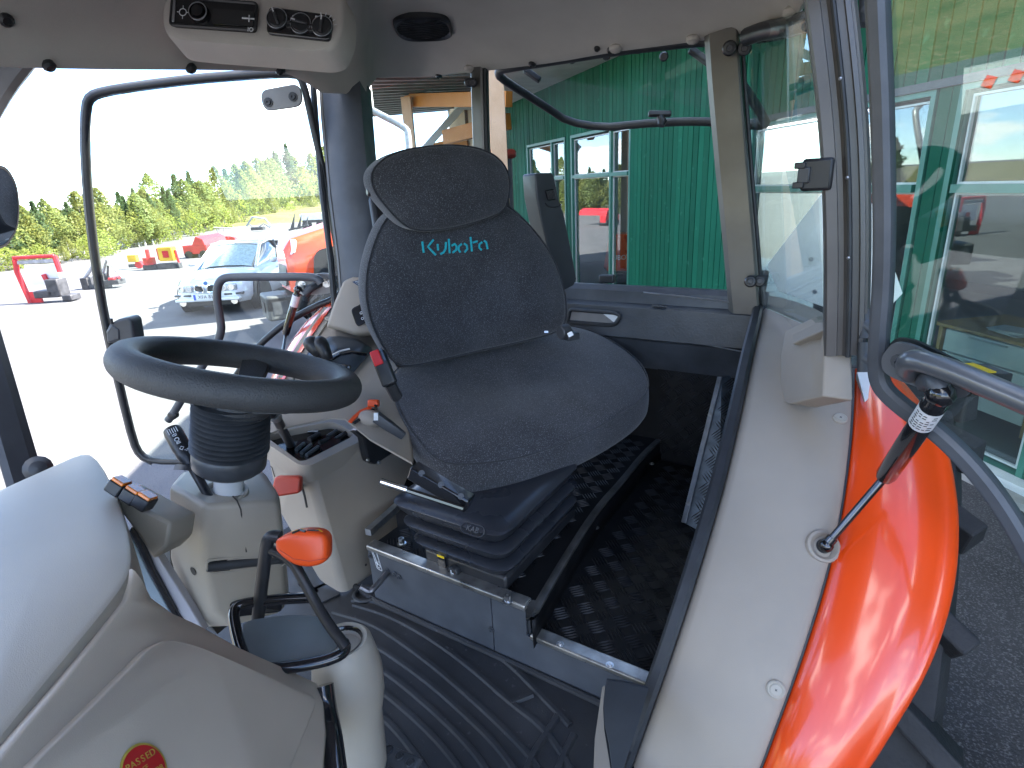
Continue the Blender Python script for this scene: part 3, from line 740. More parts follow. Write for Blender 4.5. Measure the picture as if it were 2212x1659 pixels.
b = MB(); b.box(C_(2.374, -.245, .43), (.004, .05*CS, .115*CS), cf, cl); build(b, "blue_band", mat("plate_blue", (.02, .08, .5), .4), pl)
text("XFA 817", "plate_lettering", C_(2.376, .02, .43), cl, (0, 0, 1), .105*CS, M_BPL, pl)
for yy, sx in ((.35, .5), (-.35, .5)):
    b = MB(); b.box(C_(.95, yy, .96), (.02, .42, .015), cf, cl); build(b, "wiper", M_BPL, car)
for sy in (-1, 1):
    b = MB(); b.box(C_(.15, sy*.885, .78), (.18, .02, .03), cf, cl); build(b, "door_handle", M_WHITEP, car)
b = MB(); b.lathe([(.04, 0), (.04, .01), (0.001, .012)], C_(2.262, 0, .71), cf+Vector((0, 0, .5)), 12); build(b, "roundel", mat("bonnet_roundel", (.04, .13, .35), .3), car)

# ------------------------------------------------------------------ orange tractor behind the open door
tp = at_z(730, 708, GZ); tpos = Vector((tp.x, tp.y, GZ))
tdep = (tp-CAM).dot(FW)
tf = (-HF*.52-HR*.85).normalized()          # nose direction: towards the camera, turned to image left
tl = Vector((-tf.y, tf.x, 0)); tl = tl if tl.dot(HR) > 0 else -tl
TS = tdep/8.3*.97
T_ = lambda x, y, z: tpos+tf*(x*TS)+tl*(y*TS)+Vector((0, 0, z*TS))
trc = thing("orange_tractor", "orange tractor with dark side grille parked beside the white car", "tractor", tpos)
hs = [(.62, .30, .66, 1.24), (.52, .36, .60, 1.38), (.0, .38, .60, 1.50), (-.8, .40, .60, 1.60), (-1.6, .42, .60, 1.68)]
rows = []
for x, w, z0, z1 in hs:
    rows.append([T_(x, y, z) for y, z in ((-w, z0), (-w*1.02, (z0+z1)/2), (-w*.97, z1-.16), (-w*.8, z1-.04), (0, z1), (w*.8, z1-.04), (w*.97, z1-.16), (w*1.02, (z0+z1)/2), (w, z0))])
b = MB(); b.grid(rows); b.f.append(tuple(range(9))); b.f.append(tuple(range(len(b.v)-9, len(b.v))))
hood = build(b, "hood", M_ORANGE, trc, smooth_deg=35)
b = MB(); b.prism(rounded([T_(.34, .388, .70), T_(-.72, .408, .66), T_(-.66, .41, 1.30), T_(.26, .392, 1.17)], .12*TS, 4), tl*.03*TS); build(b, "side_grille", M_BPL, hood)
b = MB(); b.prism(rounded([T_(.63, -.24, .72), T_(.63, .24, .72), T_(.56, .26, 1.2), T_(.56, -.26, 1.2)], .06*TS, 3), tf*.03*TS); build(b, "front_grille", M_BPL, hood)
for sy in (-1, 1):
    b = MB(); b.prism(rounded([T_(.61, sy*.14, 1.16), T_(.50, sy*.37, 1.14), T_(.45, sy*.365, 1.33), T_(.55, sy*.14, 1.34)], .06*TS, 3), tf*.03*TS+tl*sy*.015*TS); build(b, "headlight", M_WHITEP, hood)
text("M7", "model_lettering", T_(-.95, .425, 1.40), -tf, (0, 0, 1), .17*TS, M_WHITE, hood)
b = MB(); b.box(T_(.0, 0, .50), (1.9*TS, .5*TS, .22*TS), tf, tl); build(b, "front_axle_frame", M_BPL, trc, bevel=.03*TS)
b = MB(); b.hexa([T_(x, y, z) for z in (.28, .62) for x, y in ((.66, -.25), (.95, -.25), (.95, .25), (.66, .25))]); fw_ = build(b, "front_weight", mat("weight_grey", (.10, .105, .105), .55, nscale=6), trc, bevel=.03*TS)
b = MB(); b.prism(rounded([T_(.952, -.10, .38), T_(.952, .10, .38), T_(.952, .10, .53), T_(.952, -.10, .53)], .03, 2), tf*.012); build(b, "recess_plate", M_BPL, fw_)
b = MB(); b.box(T_(.78, .251, .45), (.2*TS, .012, .18*TS), tf, tl); build(b, "label_plate", M_FRAMEL, fw_)
for sy in (-1, 1):
    for x, y, r, w in ((.0, .68, .42, .17), (-2.1, .78, .72, .22)):
        c = T_(x, sy*y, r); b = MB(); b.lathe([(r*.55*TS, -w*TS), (r*.95*TS, -w*TS), (r*TS, -w*.7*TS), (r*TS, w*.7*TS), (r*.95*TS, w*TS), (r*.55*TS, w*TS)], c, tl*sy, 28); wh = build(b, "wheel", M_TYRE, trc)
        b = MB(); b.lathe([(r*.55*TS, w*.8*TS), (r*.5*TS, w*.5*TS), (r*.2*TS, w*.5*TS), (.001, w*.6*TS)], c, tl*sy, 20); build(b, "rim", M_ORANGE, wh)
        b = MB()
        for k in range(16):
            a = k*PI/8; u = Vector((0, 0, 1))*math.cos(a)+tf*math.sin(a); b.box(c+u*(r+.01)*TS, (.05*TS, w*1.7*TS, .06*TS), u, tl+u.cross(tl)*.5)
        build(b, "tread_lug", M_TYRE, wh, smooth_deg=0)
b = MB()
for (x, y) in ((-1.65, .5), (-1.65, -.5), (-2.75, .55), (-2.75, -.55)): b.tube([T_(x, y, 1.0), T_(x-.05, y*.92, 2.3)], .045*TS, 6)
build(b, "cab_post", M_BPL, trc)
b = MB(); b.hexa([T_(x, y, z) for z in (1.2, 2.27) for x, y in ((-1.68, -.48), (-1.68, .48), (-2.74, .52), (-2.74, -.52))]); build(b, "cab_window", mat("blue_cab_glass", (.10, .18, .24), .1, coat=.7), trc)
b = MB(); b.hexa([T_(x, y, z) for z in (2.24, 2.38) for x, y in ((-1.5, -.6), (-1.5, .6), (-2.9, .6), (-2.9, -.6))]); build(b, "cab_roof", mat("dark_red_roof", (.22, .03, .02), .4), trc, bevel=.06*TS)
b = MB(); b.hexa([T_(x, y, z) for z in (.6, 1.2) for x, y in ((-1.62, -.5), (-1.62, .5), (-2.7, .52), (-2.7, -.52))]); build(b, "cab_base", M_ORANGE, trc, bevel=.04*TS)
b = MB(); b.box(T_(-1.62, .62, 1.55), (.1*TS, .12*TS, .2*TS), tf, tl); build(b, "indicator", M_AMBER, trc, bevel=.01)

# ------------------------------------------------------------------ implements set out on the lot
M_IRED = mat("implement_red", (.55, .022, .03), .4, nscale=4, namt=.1)
M_IYEL = mat("implement_yellow", (.70, .42, .03), .45, nscale=4, namt=.1)
M_IDARK = mat("implement_dark", (.05, .05, .055), .5, nscale=8, namt=.3)
M_IGREY = mat("implement_grey", (.38, .38, .38), .5, nscale=8, namt=.2)
def lot(name, label, cat, x0, x1, yt, yb, dmax=60):
    xc = (x0+x1)/2; g = at_z(xc, yb, GZ); d = (g-CAM).dot(FW); s = d/FPX
    if d > dmax: d = dmax; g = at_d(xc, yb, d); s = d/FPX
    w, h = (x1-x0)*s, (yb-yt)*s
    t = thing(name, label, cat, g)
    P = lambda x, z, y=0.0: g+HR*(x*w)+HF*(y*w)+Vector((0, 0, z*h))
    def bx(pn, m, x0, x1, z0, z1, y0=-.15, y1=.15, par=None, bev=None):
        b = MB(); b.hexa([P(x, z, y) for z in (z0, z1) for x, y in ((x0, y0), (x1, y0), (x1, y1), (x0, y1))]); return build(b, pn, m, par or t, bevel=(bev if bev is not None else .02*h), smooth_deg=30)
    def tb(pn, m, pts, r, par=None):
        b = MB(); b.tube([P(*q) for q in pts], r*h, 8); return build(b, pn, m, par or t)
    return t, P, bx, tb
t, P, bx, tb = lot("red_implement", "tall red framed implement with a dark gearbox on the bright lot", "implement", 58, 162, 545, 652)
tb("upright", M_IRED, [(-.42, 0), (-.5, .62), (-.46, .86)], .05); bx("side_plate", M_IRED, -.42, -.16, 0, .22, -.02, .02, bev=0); bx("top_beam", M_IRED, -.5, .36, .86, .93, -.03, .03)
tb("upright", M_IRED, [(.36, .9), (.38, .58)], .05); bx("cross_beam", M_IGREY, -.45, .34, .76, .84, -.02, .02)
bx("gearbox", M_IDARK, .10, .36, .12, .46); bx("base_beam", M_IDARK, -.2, .3, .10, .24); tb("lever", M_IRED, [(.06, .38), (.02, .55)], .045); bx("skid", M_IDARK, .36, .56, .02, .14); bx("panel", M_WHITE2, -.36, .30, .34, .74, .04, .08, bev=0)
t, P, bx, tb = lot("loader_frame", "grey front loader frame with bent arms lying on the lot", "implement", 186, 272, 560, 622)
tb("loader_arm", M_IGREY, [(-.5, .30), (-.05, .95), (.0, .5)], .06); tb("loader_arm", M_IGREY, [(.0, .45), (.22, .98), (.5, .30)], .06); bx("bucket", M_IDARK, -.5, -.32, 0, .4); bx("cross_beam", M_IDARK, -.05, .45, .12, .28); tb("hydraulic_ram", M_IDARK, [(.1, .3), (.2, .75)], .035); bx("subframe", M_IDARK, -.05, .08, .0, .5); bx("hose_box", M_IRED, .2, .35, .28, .36)
t, P, bx, tb = lot("disc_mower", "small red and yellow mower on the lot beyond the door frame", "implement", 312, 342, 540, 582)
bx("mower_deck", M_IDARK, -.5, .5, 0, .25); tb("cone_guard", M_IRED, [(0, .25), (0, .6)], .3); tb("cone_tip", M_IRED, [(0, .6), (.02, 1)], .1)
t, P, bx, tb = lot("spreader", "orange and yellow spreader between the red mower and red trailer", "implement", 345, 392, 532, 580)
bx("hopper", M_IYEL, -.3, .35, .35, .95, -.2, .2); tb("ring", M_IRED, [(-.35, .4), (-.35, .9)], .1); bx("frame", M_IDARK, -.5, .5, 0, .25); tb("leg", M_IRED, [(.4, .8), (.45, .2)], .05); bx("disc_cover", M_IRED, -.1, .18, .5, .8, -.22, -.2)
t, P, bx, tb = lot("red_baler", "squat red baler with peaked cover beyond the white car", "implement", 402, 456, 512, 556)
bx("baler_body", M_IRED, -.45, .5, .18, .6, -.2, .2); b = MB(); b.prism([P(-.05, .6, -.2), P(.45, .6, -.2), P(.4, .85, -.2), P(.15, 1, -.2)], HF*2); build(b, "cover", M_IRED, t)
for x in (-.25, .35): tb("tyre", M_TYRE, [(x, .15, -.25), (x, .15, .25)], .2)
t, P, bx, tb = lot("hay_rake", "thin wheeled rake with red hubs on the far edge of the lot", "implement", 470, 520, 482, 530)
tb("boom", M_IGREY, [(-.5, .8), (.5, .7)], .03); bx("carriage", M_IRED, -.4, .1, .2, .4); tb("hub", M_IRED, [(.2, .2, -.1), (.2, .2, .1)], .18); tb("tine_frame", M_IGREY, [(-.4, .75), (-.35, .4), (-.3, .75), (-.2, .4), (-.1, .75)], .02)
t, P, bx, tb = lot("seed_drill", "small yellow and red drill beside the grey loader frame", "implement", 281, 308, 548, 580)
bx("hopper", M_IYEL, -.4, .3, .45, .9, -.2, .2); bx("frame", M_IDARK, -.5, .5, .1, .3); tb("wheel", M_IRED, [(.35, .25, -.2), (.35, .25, .2)], .24)
t, P, bx, tb = lot("grey_rake", "pale grey folding rake on the lot edge beyond the white car roof", "implement", 535, 588, 468, 500)
tb("boom", M_IGREY, [(-.5, .4), (-.2, .95), (.3, .8), (.5, .3)], .06); bx("carriage", M_IDARK, -.3, .2, .1, .3); tb("tine_frame", M_IGREY, [(-.4, .5), (-.1, .2), (.2, .5), (.45, .2)], .04)
t, P, bx, tb = lot("flatbed_wagon", "pale low wagon parked behind the orange tractor hood", "wagon", 655, 705, 455, 492)
bx("wagon_bed", M_WHITE2, -.5, .5, .45, .8, -.2, .2); bx("chassis", M_IDARK, -.45, .45, .3, .44); 
for x in (-.3, .3): tb("tyre", M_TYRE, [(x, .2, -.25), (x, .2, .25)], .2)
t, P, bx, tb = lot("dark_plough", "dark plough blades leaning beside the orange tractor", "implement", 622, 668, 460, 500)
for k in range(3): b = MB(); b.prism([P(-.4+.3*k, .1), P(-.2+.3*k, .15), P(-.05+.3*k, .95-.1*k)], HF*.1); build(b, "blade", M_IDARK, t, smooth_deg=0)
tb("drawbar", M_IDARK, [(-.45, .1), (.5, .3)], .05)

# ------------------------------------------------------------------ things across the road that the panes mirror
def far(az, d, z): a = math.radians(az); return Vector((math.sin(a)*d, math.cos(a)*d, GZ+z))
for k, (az, lab) in enumerate(((-120, "dark blue open skip by the hill road, nearest the bend"), (-128, "dark blue open skip halfway along the hill road"), (-137, "dark blue open skip at the far end of the hill road"))):
    p = far(az, 50.5, 4.3); t = thing("open_skip", lab, "skip", p, "skips along the hill road"); ra = Vector((p.y, -p.x, 0)).normalized(); rb = Vector((p.x, p.y, 0)).normalized()
    M_SK = mat("skip_blue", (.02, .06, .11), .5)
    b = MB(); b.box(p+Vector((0, 0, .4)), (5, 2, .6), ra, rb); build(b, "bed", M_SK, t)
    for s in (-1, 1): b = MB(); b.box(p+ra*2.3*s+Vector((0, 0, 1.2)), (.5, 2, 1.0), ra, rb); build(b, "end_wall", M_SK, t)
p = far(-116, 57, 5.0); t = thing("box_lorry", "grey and white box lorry driving along the hill road", "lorry", p); ra = Vector((p.y, -p.x, 0)).normalized(); rb = Vector((p.x, p.y, 0)).normalized()
b = MB(); b.box(p+Vector((0, 0, 2.1)), (8, 2.4, 2.6), ra, rb); build(b, "cargo_box", M_IGREY, t, bevel=.05)
b = MB(); b.box(p-ra*5.2+Vector((0, 0, 1.7)), (2, 2.3, 2.3), ra, rb); build(b, "lorry_cab", M_WHITEP, t, bevel=.15)
for s in (-5, -1, 3): b = MB(); b.lathe([(.25, -1.2), (.5, -1.2), (.5, 1.2), (.25, 1.2)], p+ra*s+Vector((0, 0, .5)), rb, 14); build(b, "tyre", M_TYRE, t)
p = far(-131, 48, 3.9); t = thing("fuel_sign", "orange and blue sign on a white pole by the hill road", "sign", p)
b = MB(); b.tube([p, p+Vector((0, 0, 6))], .15, 8); build(b, "pole", M_WHITE2, t)
rb = Vector((p.x, p.y, 0)).normalized(); ra = Vector((p.y, -p.x, 0)).normalized()
b = MB(); b.box(p+Vector((0, 0, 5.2)), (2, .2, 2.2), ra, rb); build(b, "sign_board", M_NAVY, t)
b = MB(); b.box(p+Vector((0, 0, 4.6))-rb*.12, (1.7, .04, .7), ra, rb); build(b, "sign_panel", M_OKNOB, t)
p = far(-124, 14, 0); t = thing("road_barrier", "pale concrete barrier with red and white stripes across the yard", "barrier", p); ra = Vector((p.y, -p.x, 0)).normalized(); rb = Vector((p.x, p.y, 0)).normalized()
b = MB(); b.prism([p+ra*s+rb*o+Vector((0, 0, z)) for s, o, z in ((-1, -.3, 0), (-1, .3, 0), (-1, .12, .8), (-1, -.12, .8))], ra*2); build(b, "barrier_body", M_SOFFIT, t)
for k in range(4): b = MB(); b.box(p+ra*(-.6+.4*k)-rb*.22+Vector((0, 0, .5)), (.18, .03, .2), ra+Vector((0, 0, .5)), rb); build(b, "stripe", M_OKNOB, t, smooth_deg=0)
# ================================================================== CAB
V3 = Vector
YR = 1.95                         # rear wall of the cab
XRD, XLD = -1.46, -0.06           # door planes (driver's right / left)
# ------------------------------------------------------------------ headliner
E_ = [at_x(-700, 150, XRD), at_x(-260, 134, XRD), at_x(55, 147, XRD), at_x(230, 150, XRD), at_x(415, 151, XRD), at_x(560, 153, XRD), at_x(640, 157, XRD), at_x(664, 186, XRD), at_x(697, 201, XRD), at_y(745, 203, 1.42), at_y(790, 203, 1.5),
      at_y(812, 168, 1.72), at_y(920, 166, YR), at_y(1000, 158, YR), at_y(1070, 151, YR), at_y(1200, 135, YR), at_y(1330, 112, YR), at_y(1440, 98, YR), at_y(1530, 86, YR), at_y(1600, 76, YR), at_y(1680, 56, 1.85), at_y(1722, 34, 1.65), at_y(1742, -10, 1.45),
      V3((-.10, 1.2, 1.44)), V3((-.09, .8, 1.47)), V3((-.09, .3, 1.48)), V3((-.12, -.5, 1.48)), V3((-.8, -.62, 1.46)), V3((-1.4, -.55, 1.44))]
NE = 110
Er = resample(E_, NE, True)
CZ = V3((-.78, .85, 1.66))
SS = [(0, -.0), (.012, .02), (.03, .10), (.06, .24), (.11, .42), (.18, .58), (.28, .72), (.42, .85), (.6, .95), (.8, .99), (1, 1)]
def liner_pt(e, s, g): return V3((lerp(e.x, CZ.x, s), lerp(e.y, CZ.y, s), e.z+(CZ.z-e.z)*g))
rows = [[liner_pt(e, s, g) for e in Er] for s, g in SS]
lip = [[V3((e.x-(CZ.x-e.x)*.03, e.y-(CZ.y-e.y)*.03, e.z+.02)) for e in Er]]
top = [[V3((lerp(e.x, CZ.x, s), lerp(e.y, CZ.y, s), z)) for e in Er] for s, z in ((-.035, 1.60), (.02, 1.78), (.2, 1.84), (1, 1.86))]
roof = thing("cab_headliner", "taupe felt headliner under the tractor cab roof", "headliner", CZ)
b = MB(); b.grid(rows, True); liner = build(b, "felt_lining", M_LINER, roof, smooth_deg=70)
b = MB(); b.grid([rows[0]]+lip+top, True); build(b, "roof_shell", M_BEIGE2, roof, smooth_deg=60)
LB = bvh_of(liner)
def clip(px, py, r=.008, off=.0, par=roof, m=M_BPL, name="trim_clip"):
    p, n = on_surf(LB, px, py)
    if p is None: p, n = at_x(px, py, XRD+.02), V3((1, 0, 0))
    b = MB(); b.lathe([(r*1.6, -.004), (r*1.7, .004), (r*1.1, .009), (r*.9, .006), (.001, .006)], p, n, 12); return build(b, name, m, par)
for x, y in ((12, 42), (105, 141)): clip(x, y, .0075)
for x, y in ((412, 147), (605, 152), (948, 163), (1150, 138), (1320, 108), (1500, 86)): clip(x, y)
for x, y, nn in ((1015, 148, 1), (1497, 84, 1), (1330, 104, 1), (1712, 26, 1)):       # moulded bosses in the felt
    p, n = on_surf(LB, x, y)
    if p is not None: b = MB(); b.ball(p, .022, 10, (1, 1, .7)); build(b, "moulded_boss", M_LINER, roof)
# console moulding that carries the radio and the heater panel
CD = min(((on_surf(LB, x, y)[0] or at_d(x, y, 1.6))-CAM).dot(FW) for x, y in ((350, 5), (352, 70), (450, 85), (560, 95), (700, 60)))+.005
cA = [at_d(x, y, CD) for x, y in ((352, -60), (350, 50), (368, 84), (440, 92), (560, 101), (690, 112), (718, 104), (738, 60), (740, -30))]
cA = rounded(cA, .05, 3)
cn = (cA[2]-cA[len(cA)//2]).cross(cA[-3]-cA[len(cA)//2]).normalized(); cn = cn if cn.dot(CAM-cA[4]) > 0 else -cn
b = MB()
oA = [p.lerp(sum(cA, V3())/len(cA), -.05)-cn*.08 for p in cA]
o2 = [p.lerp(sum(cA, V3())/len(cA), -.02)-cn*.010 for p in cA]
cA_ = [p.lerp(sum(cA, V3())/len(cA), .035) for p in cA]
b.grid([oA, o2, cA_], True); b.f.append(tuple(range(len(b.v)-len(cA), len(b.v))))
build(b, "console_moulding", M_LINER, roof, smooth_deg=60)
def panel(pxs, d, r=.01):
    return rounded([at_d(x, y, d) for x, y in pxs], r, 3)
fx = (at_d(556, 70, CD)-at_d(376, 58, CD)).normalized(); fu = (at_d(380, 4, CD)-at_d(376, 58, CD)); fn = fx.cross(fu).normalized(); fn = fn if fn.dot(CAM-at_d(450, 30, CD)) > 0 else -fn
fu = fn.cross(fx).normalized()
# radio
rp = [(374, 60), (555, 72), (560, 14), (379, 0)]
ctr = at_d(465, 36, CD)
rad = thing("car_radio", "black car radio with round dial set in the felt roof console", "radio", ctr)
q = panel(rp, CD, .008); b = MB(); b.prism([p+fn*.004-fn*.02 for p in q], fn*.026); build(b, "radio_body", M_BGLOSS, rad, bevel=.003)
b = MB(); b.loop_tube([p+fn*.010 for p in q], .0035, 6); build(b, "bezel", M_BPL, rad)
b = MB(); c = at_d(437, 36, CD)+fn*.010; b.lathe([(.021, 0), (.020, .008), (.017, .010), (.016, .004), (.0135, .004), (.012, .012), (.001, .013)], c, fn, 24); build(b, "dial", M_BGLOSS, rad)
b = MB(); b.loop_tube(disc_pts(c+fn*.009, fn, .0185, 24), .0012, 6); build(b, "dial_ring", M_ALUB, rad)
b = MB(); c = at_d(401, 33, CD)+fn*.0105; b.loop_tube(disc_pts(c, fn, .0075, 16), .0009, 5)
for a, L in ((0, .022), (PI/2, .014), (PI, .012), (-PI/2, .014)):
    u = fx*math.cos(a)+fu*math.sin(a); b.tube([c+u*.0075, c+u*L], .0008, 5)
build(b, "dial_marks", M_LABEL, rad)
b = MB(); b.prism(panel([(458, 52), (548, 58), (551, 26), (461, 19)], CD-.012, .003), fn*.002); build(b, "display", mat("radio_display", (.018, .02, .022), .1, coat=1), rad)
b = MB(); b.box(at_d(381, 30, CD)+fn*.008, (.006, .048, .008), fx, fu); build(b, "eject_bar", M_ALUB, rad, bevel=.002)
text("IO", "mode_lettering", at_d(541, 64, CD-.016)+fn*.0, fx, fu, .012, M_WHITE, rad)
b = MB(); b.box(at_d(536, 40, CD-.016), (.026, .003, .001), fx, fu); b.box(at_d(538, 40, CD-.016), (.002, .014, .0012), fx, fu); build(b, "display_mark", M_LABEL, rad)
# heater panel
fx2 = (at_d(712, 90, CD)-at_d(580, 72, CD)).normalized(); fn2 = fx2.cross(fu).normalized(); fn2 = fn2 if fn2.dot(CAM-ctr) > 0 else -fn2; fu2 = fn2.cross(fx2).normalized()
hp = thing("heater_panel", "black heater panel with three rotary knobs in the roof console", "control panel", at_d(648, 54, CD))
q = panel([(577, 76), (716, 92), (720, 36), (583, 17)], CD, .012); b = MB(); b.prism([p-fn2*.02 for p in q], fn2*.027); build(b, "panel_plate", M_BGLOSS, hp, bevel=.003)
for (x, y), a0 in (((602, 46), .5), ((653, 57), 1.45), ((699, 63), 0)):
    c = at_d(x, y, CD)+fn2*.008
    b = MB(); b.lathe([(.0225, -.002), (.0215, .002), (.019, .003), (.017, .006), (.001, .007)], c, fn2, 24); kn = build(b, "knob", M_BPL, hp)
    b = MB(); u = fx2*math.cos(a0+PI/2)+fu2*math.sin(a0+PI/2); b.box(c+fn2*.009, (.032, .006, .006), u, u.cross(fn2)); build(b, "knob_grip", M_DPL, kn, bevel=.002)
    b = MB(); b.loop_tube(disc_pts(c+fn2*.0035, fn2, .0215, 24), .0009, 5); build(b, "knob_ring", M_ALUB, kn)
    b = MB(); b.box(c+u*.013+fn2*.0125, (.009, .0022, .001), u, u.cross(fn2)); build(b, "pointer", M_WHITE, kn)
for x, y in ((629, 60), (675, 67)):
    b = MB(); b.lathe([(.0085, 0), (.008, .006), (.006, .007), (.001, .005)], at_d(x, y, CD)+fn2*.006, fn2, 16); build(b, "button", M_BPL, hp)
b = MB()
for k in range(5):
    a = .3+k*.38; c = at_d(699, 63, CD)+fn2*.0078; u = fx2*math.cos(a)+fu2*math.sin(a); b.box(c+u*.028, (.006+.0, .001+.0004*k, .0008), u, u.cross(fn2))
b.box(at_d(687, 43, CD)+fn2*.008, (.007, .007, .0008), fx2, fu2); b.box(at_d(640, 41, CD)+fn2*.008, (.010, .005, .0008), fx2, fu2)
build(b, "scale_marks", M_LABEL, hp)
# loudspeaker
p, n = on_surf(LB, 914, 51, .006)
sp = thing("roof_speaker", "black oval loudspeaker grille in the headliner above the seat", "speaker", p)
ux = RT.copy(); ux = (ux-n*ux.dot(n)).normalized(); uy = n.cross(ux)
def sq(r, k=48, e=.55): return [p+ux*(r*.98*math.copysign(abs(math.cos(a))**e, math.cos(a)))+uy*(r*math.copysign(abs(math.sin(a))**e, math.sin(a))) for a in [2*PI*i/k for i in range(k)]]
rs = .046*(p-CAM).length/1.1
b = MB(); b.grid([[q-n*.02 for q in sq(rs*1.04)], [q+n*.012 for q in sq(rs)], [q+n*.016 for q in sq(rs*.93)], [q+n*.010 for q in sq(rs*.86, e=.8)], [q+n*.016 for q in sq(rs*.5, e=1)], [q+n*.018 for q in sq(.001, e=1)]], True); spk = build(b, "speaker_housing", M_BPL, sp)
for k in range(-5, 6):
    yy = k*rs*.14; w = rs*.9*math.sqrt(max(.02, 1-(yy/(rs*.88))**2)); b = MB(); b.tube([p+ux*-w+uy*yy+n*.014, p+uy*yy+n*.021, p+ux*w+uy*yy+n*.014], .0018, 5); build(b, "grille_bar", M_BPL, sp)
clipo = clip(1290, 104, .006)

# ------------------------------------------------------------------ cab frame: posts and rear beam
frame = thing("cab_structure", "dark painted steel cab frame with rear beam and window posts", "cab frame", (-.76, YR, 0))
def loft_bar(name, path, prof, m, par, up, bevel=0):
    b = MB(); b.tube(path, 1.0, prof=prof, up=up); return build(b, name, m, par, smooth_deg=30, bevel=bevel)
# right B-pillar
pa = [at_d(x, y, d) for x, y, d in ((747, 185, 1.86), (752, 260, 1.86), (766, 420, 1.88), (783, 560, 1.9), (792, 680, 1.93))]
wv = .066
prof = [(-.05, -wv), (.05, -wv), (.062, -wv*.7), (.066, 0), (.062, wv*.7), (.05, wv), (-.05, wv)]
upv = (CAM-pa[2]); upv.z = 0; upv = (upv.normalized()*.85-RT*.3).normalized()
loft_bar("door_pillar", pa, prof, M_FRAME, frame, upv)
for off, r in ((-.078, .010), (-.055, .008)):
    b = MB(); b.tube([q+RT*off*1.1+upv*.045 for q in pa], r, 8); build(b, "pillar_seal", M_SEAL if off < -.06 else M_ALU, frame)
# right rear post (pale) with glass clamp
pb = [at_y(x, y, YR) for x, y in ((1036, 140), (1038, 240), (1043, 400), (1048, 560), (1052, 660))]
loft_bar("window_post", pb, [(-.02, -.026), (.02, -.026), (.026, -.02), (.026, .02), (.02, .026), (-.02, .026)], M_ALU, frame, V3((0, -1, 0)))
b = MB(); b.tube([q+V3((.033, -.012, 0)) for q in pb], .008, 8); build(b, "window_seal", M_SEAL, frame)
# left rear post
pc = [at_y(x, y, YR) for x, y in ((1561, 70), (1568, 180), (1583, 360), (1598, 520), (1612, 690))]
loft_bar("window_post", pc, [(-.03, -.047), (.028, -.047), (.033, -.042), (.033, .03), (.02, .047), (-.03, .047)], M_ALU, frame, V3((0, -1, 0)))
b = MB(); b.tube([q+V3((.055, -.012, 0)) for q in pc], .006, 8); build(b, "window_seal", M_SEAL, frame)
# left B-pillar: ribbed, slightly bowed
YB = 1.36
pdx = [(1786, -60), (1800, 60), (1815, 190), (1826, 330), (1830, 470), (1830, 600), (1828, 700), (1826, 762)]
pd = smooth([at_y(x, y, YB) for x, y in pdx], 2)
rib = [(-.04, -.066), (.03, -.066), (.038, -.060), (.038, -.030), (.030, -.027), (.030, -.012), (.036, -.009), (.040, -.005), (.040, .006), (.032, .010), (.032, .030), (.039, .033), (.037, .046), (.026, .049), (.026, .056), (.012, .066), (-.04, .066)]
loft_bar("ribbed_pillar", pd, [(x*.7, -y*.62) for x, y in rib], M_PILLAR, frame, V3((.15, -1, 0)))
b = MB(); b.tube([q+V3((.006, -.031, 0)) for q in pd], .005, 8); build(b, "pillar_seal", M_SEAL, frame)
for k in (3, 9, 15, 20):
    if k < len(pd): b = MB(); b.ball(pd[k]+V3((.004, -.035, 0)), .0035, 8); build(b, "seal_clip", M_ALUB, frame)
# right A-pillar, bowed out of the frame
pe = smooth([at_d(x, y, d) for x, y, d in ((66, 95, 1.62), (-22, 205, 1.62), (-100, 380, 1.6), (-75, 590, 1.55), (-8, 820, 1.5), (46, 1010, 1.46), (85, 1130, 1.44))], 2)
loft_bar("front_pillar", pe, [(-.026, -.036), (.02, -.036), (.03, -.02), (.03, .022), (.02, .036), (-.026, .036)], M_BPL, frame, CAM-pe[len(pe)//2])
b = MB(); b.tube([q-RT*.042 for q in pe], .009, 8); build(b, "pillar_seal", M_SEAL, frame)
b = MB(); b.lathe([(.03, 0), (.03, .02), (.018, .03), (.018, .045), (.001, .05)], at_d(82, 1012, 1.4), CAM-at_d(82, 1012, 1.4), 14); build(b, "pillar_boss", M_DPL, frame)
# rear beam: ledge, bevel, face with slot, lower return
zl = at_y(1235, 606, YR).z
def beamrow(y, pts): return [at_y(px, py, y) for px, py in pts]
X0b, X1b = -1.5, -.29
zA, zB, zC, zD = at_y(1420, 622, YR).z, at_y(1420, 660, YR-.03).z, at_y(1420, 735, YR-.05).z, at_y(1500, 806, YR+.02).z
secs = [(YR+.06, zA-.005), (YR+.015, zA), (YR-.005, zA-.016), (YR-.012, zB), (YR-.04, zB-.012), (YR-.05, zC), (YR-.035, zC-.012), (YR+.01, zD), (YR+.06, zD)]
nb = 60
slot = [(1226, 672), (1345, 684), (1330, 706), (1216, 694)]
b = MB(); b.grid([[V3((lerp(X0b, X1b, i/nb), y, z)) for i in range(nb+1)] for y, z in secs]); beam = build(b, "rear_beam", M_FRAMEL, frame, smooth_deg=25)
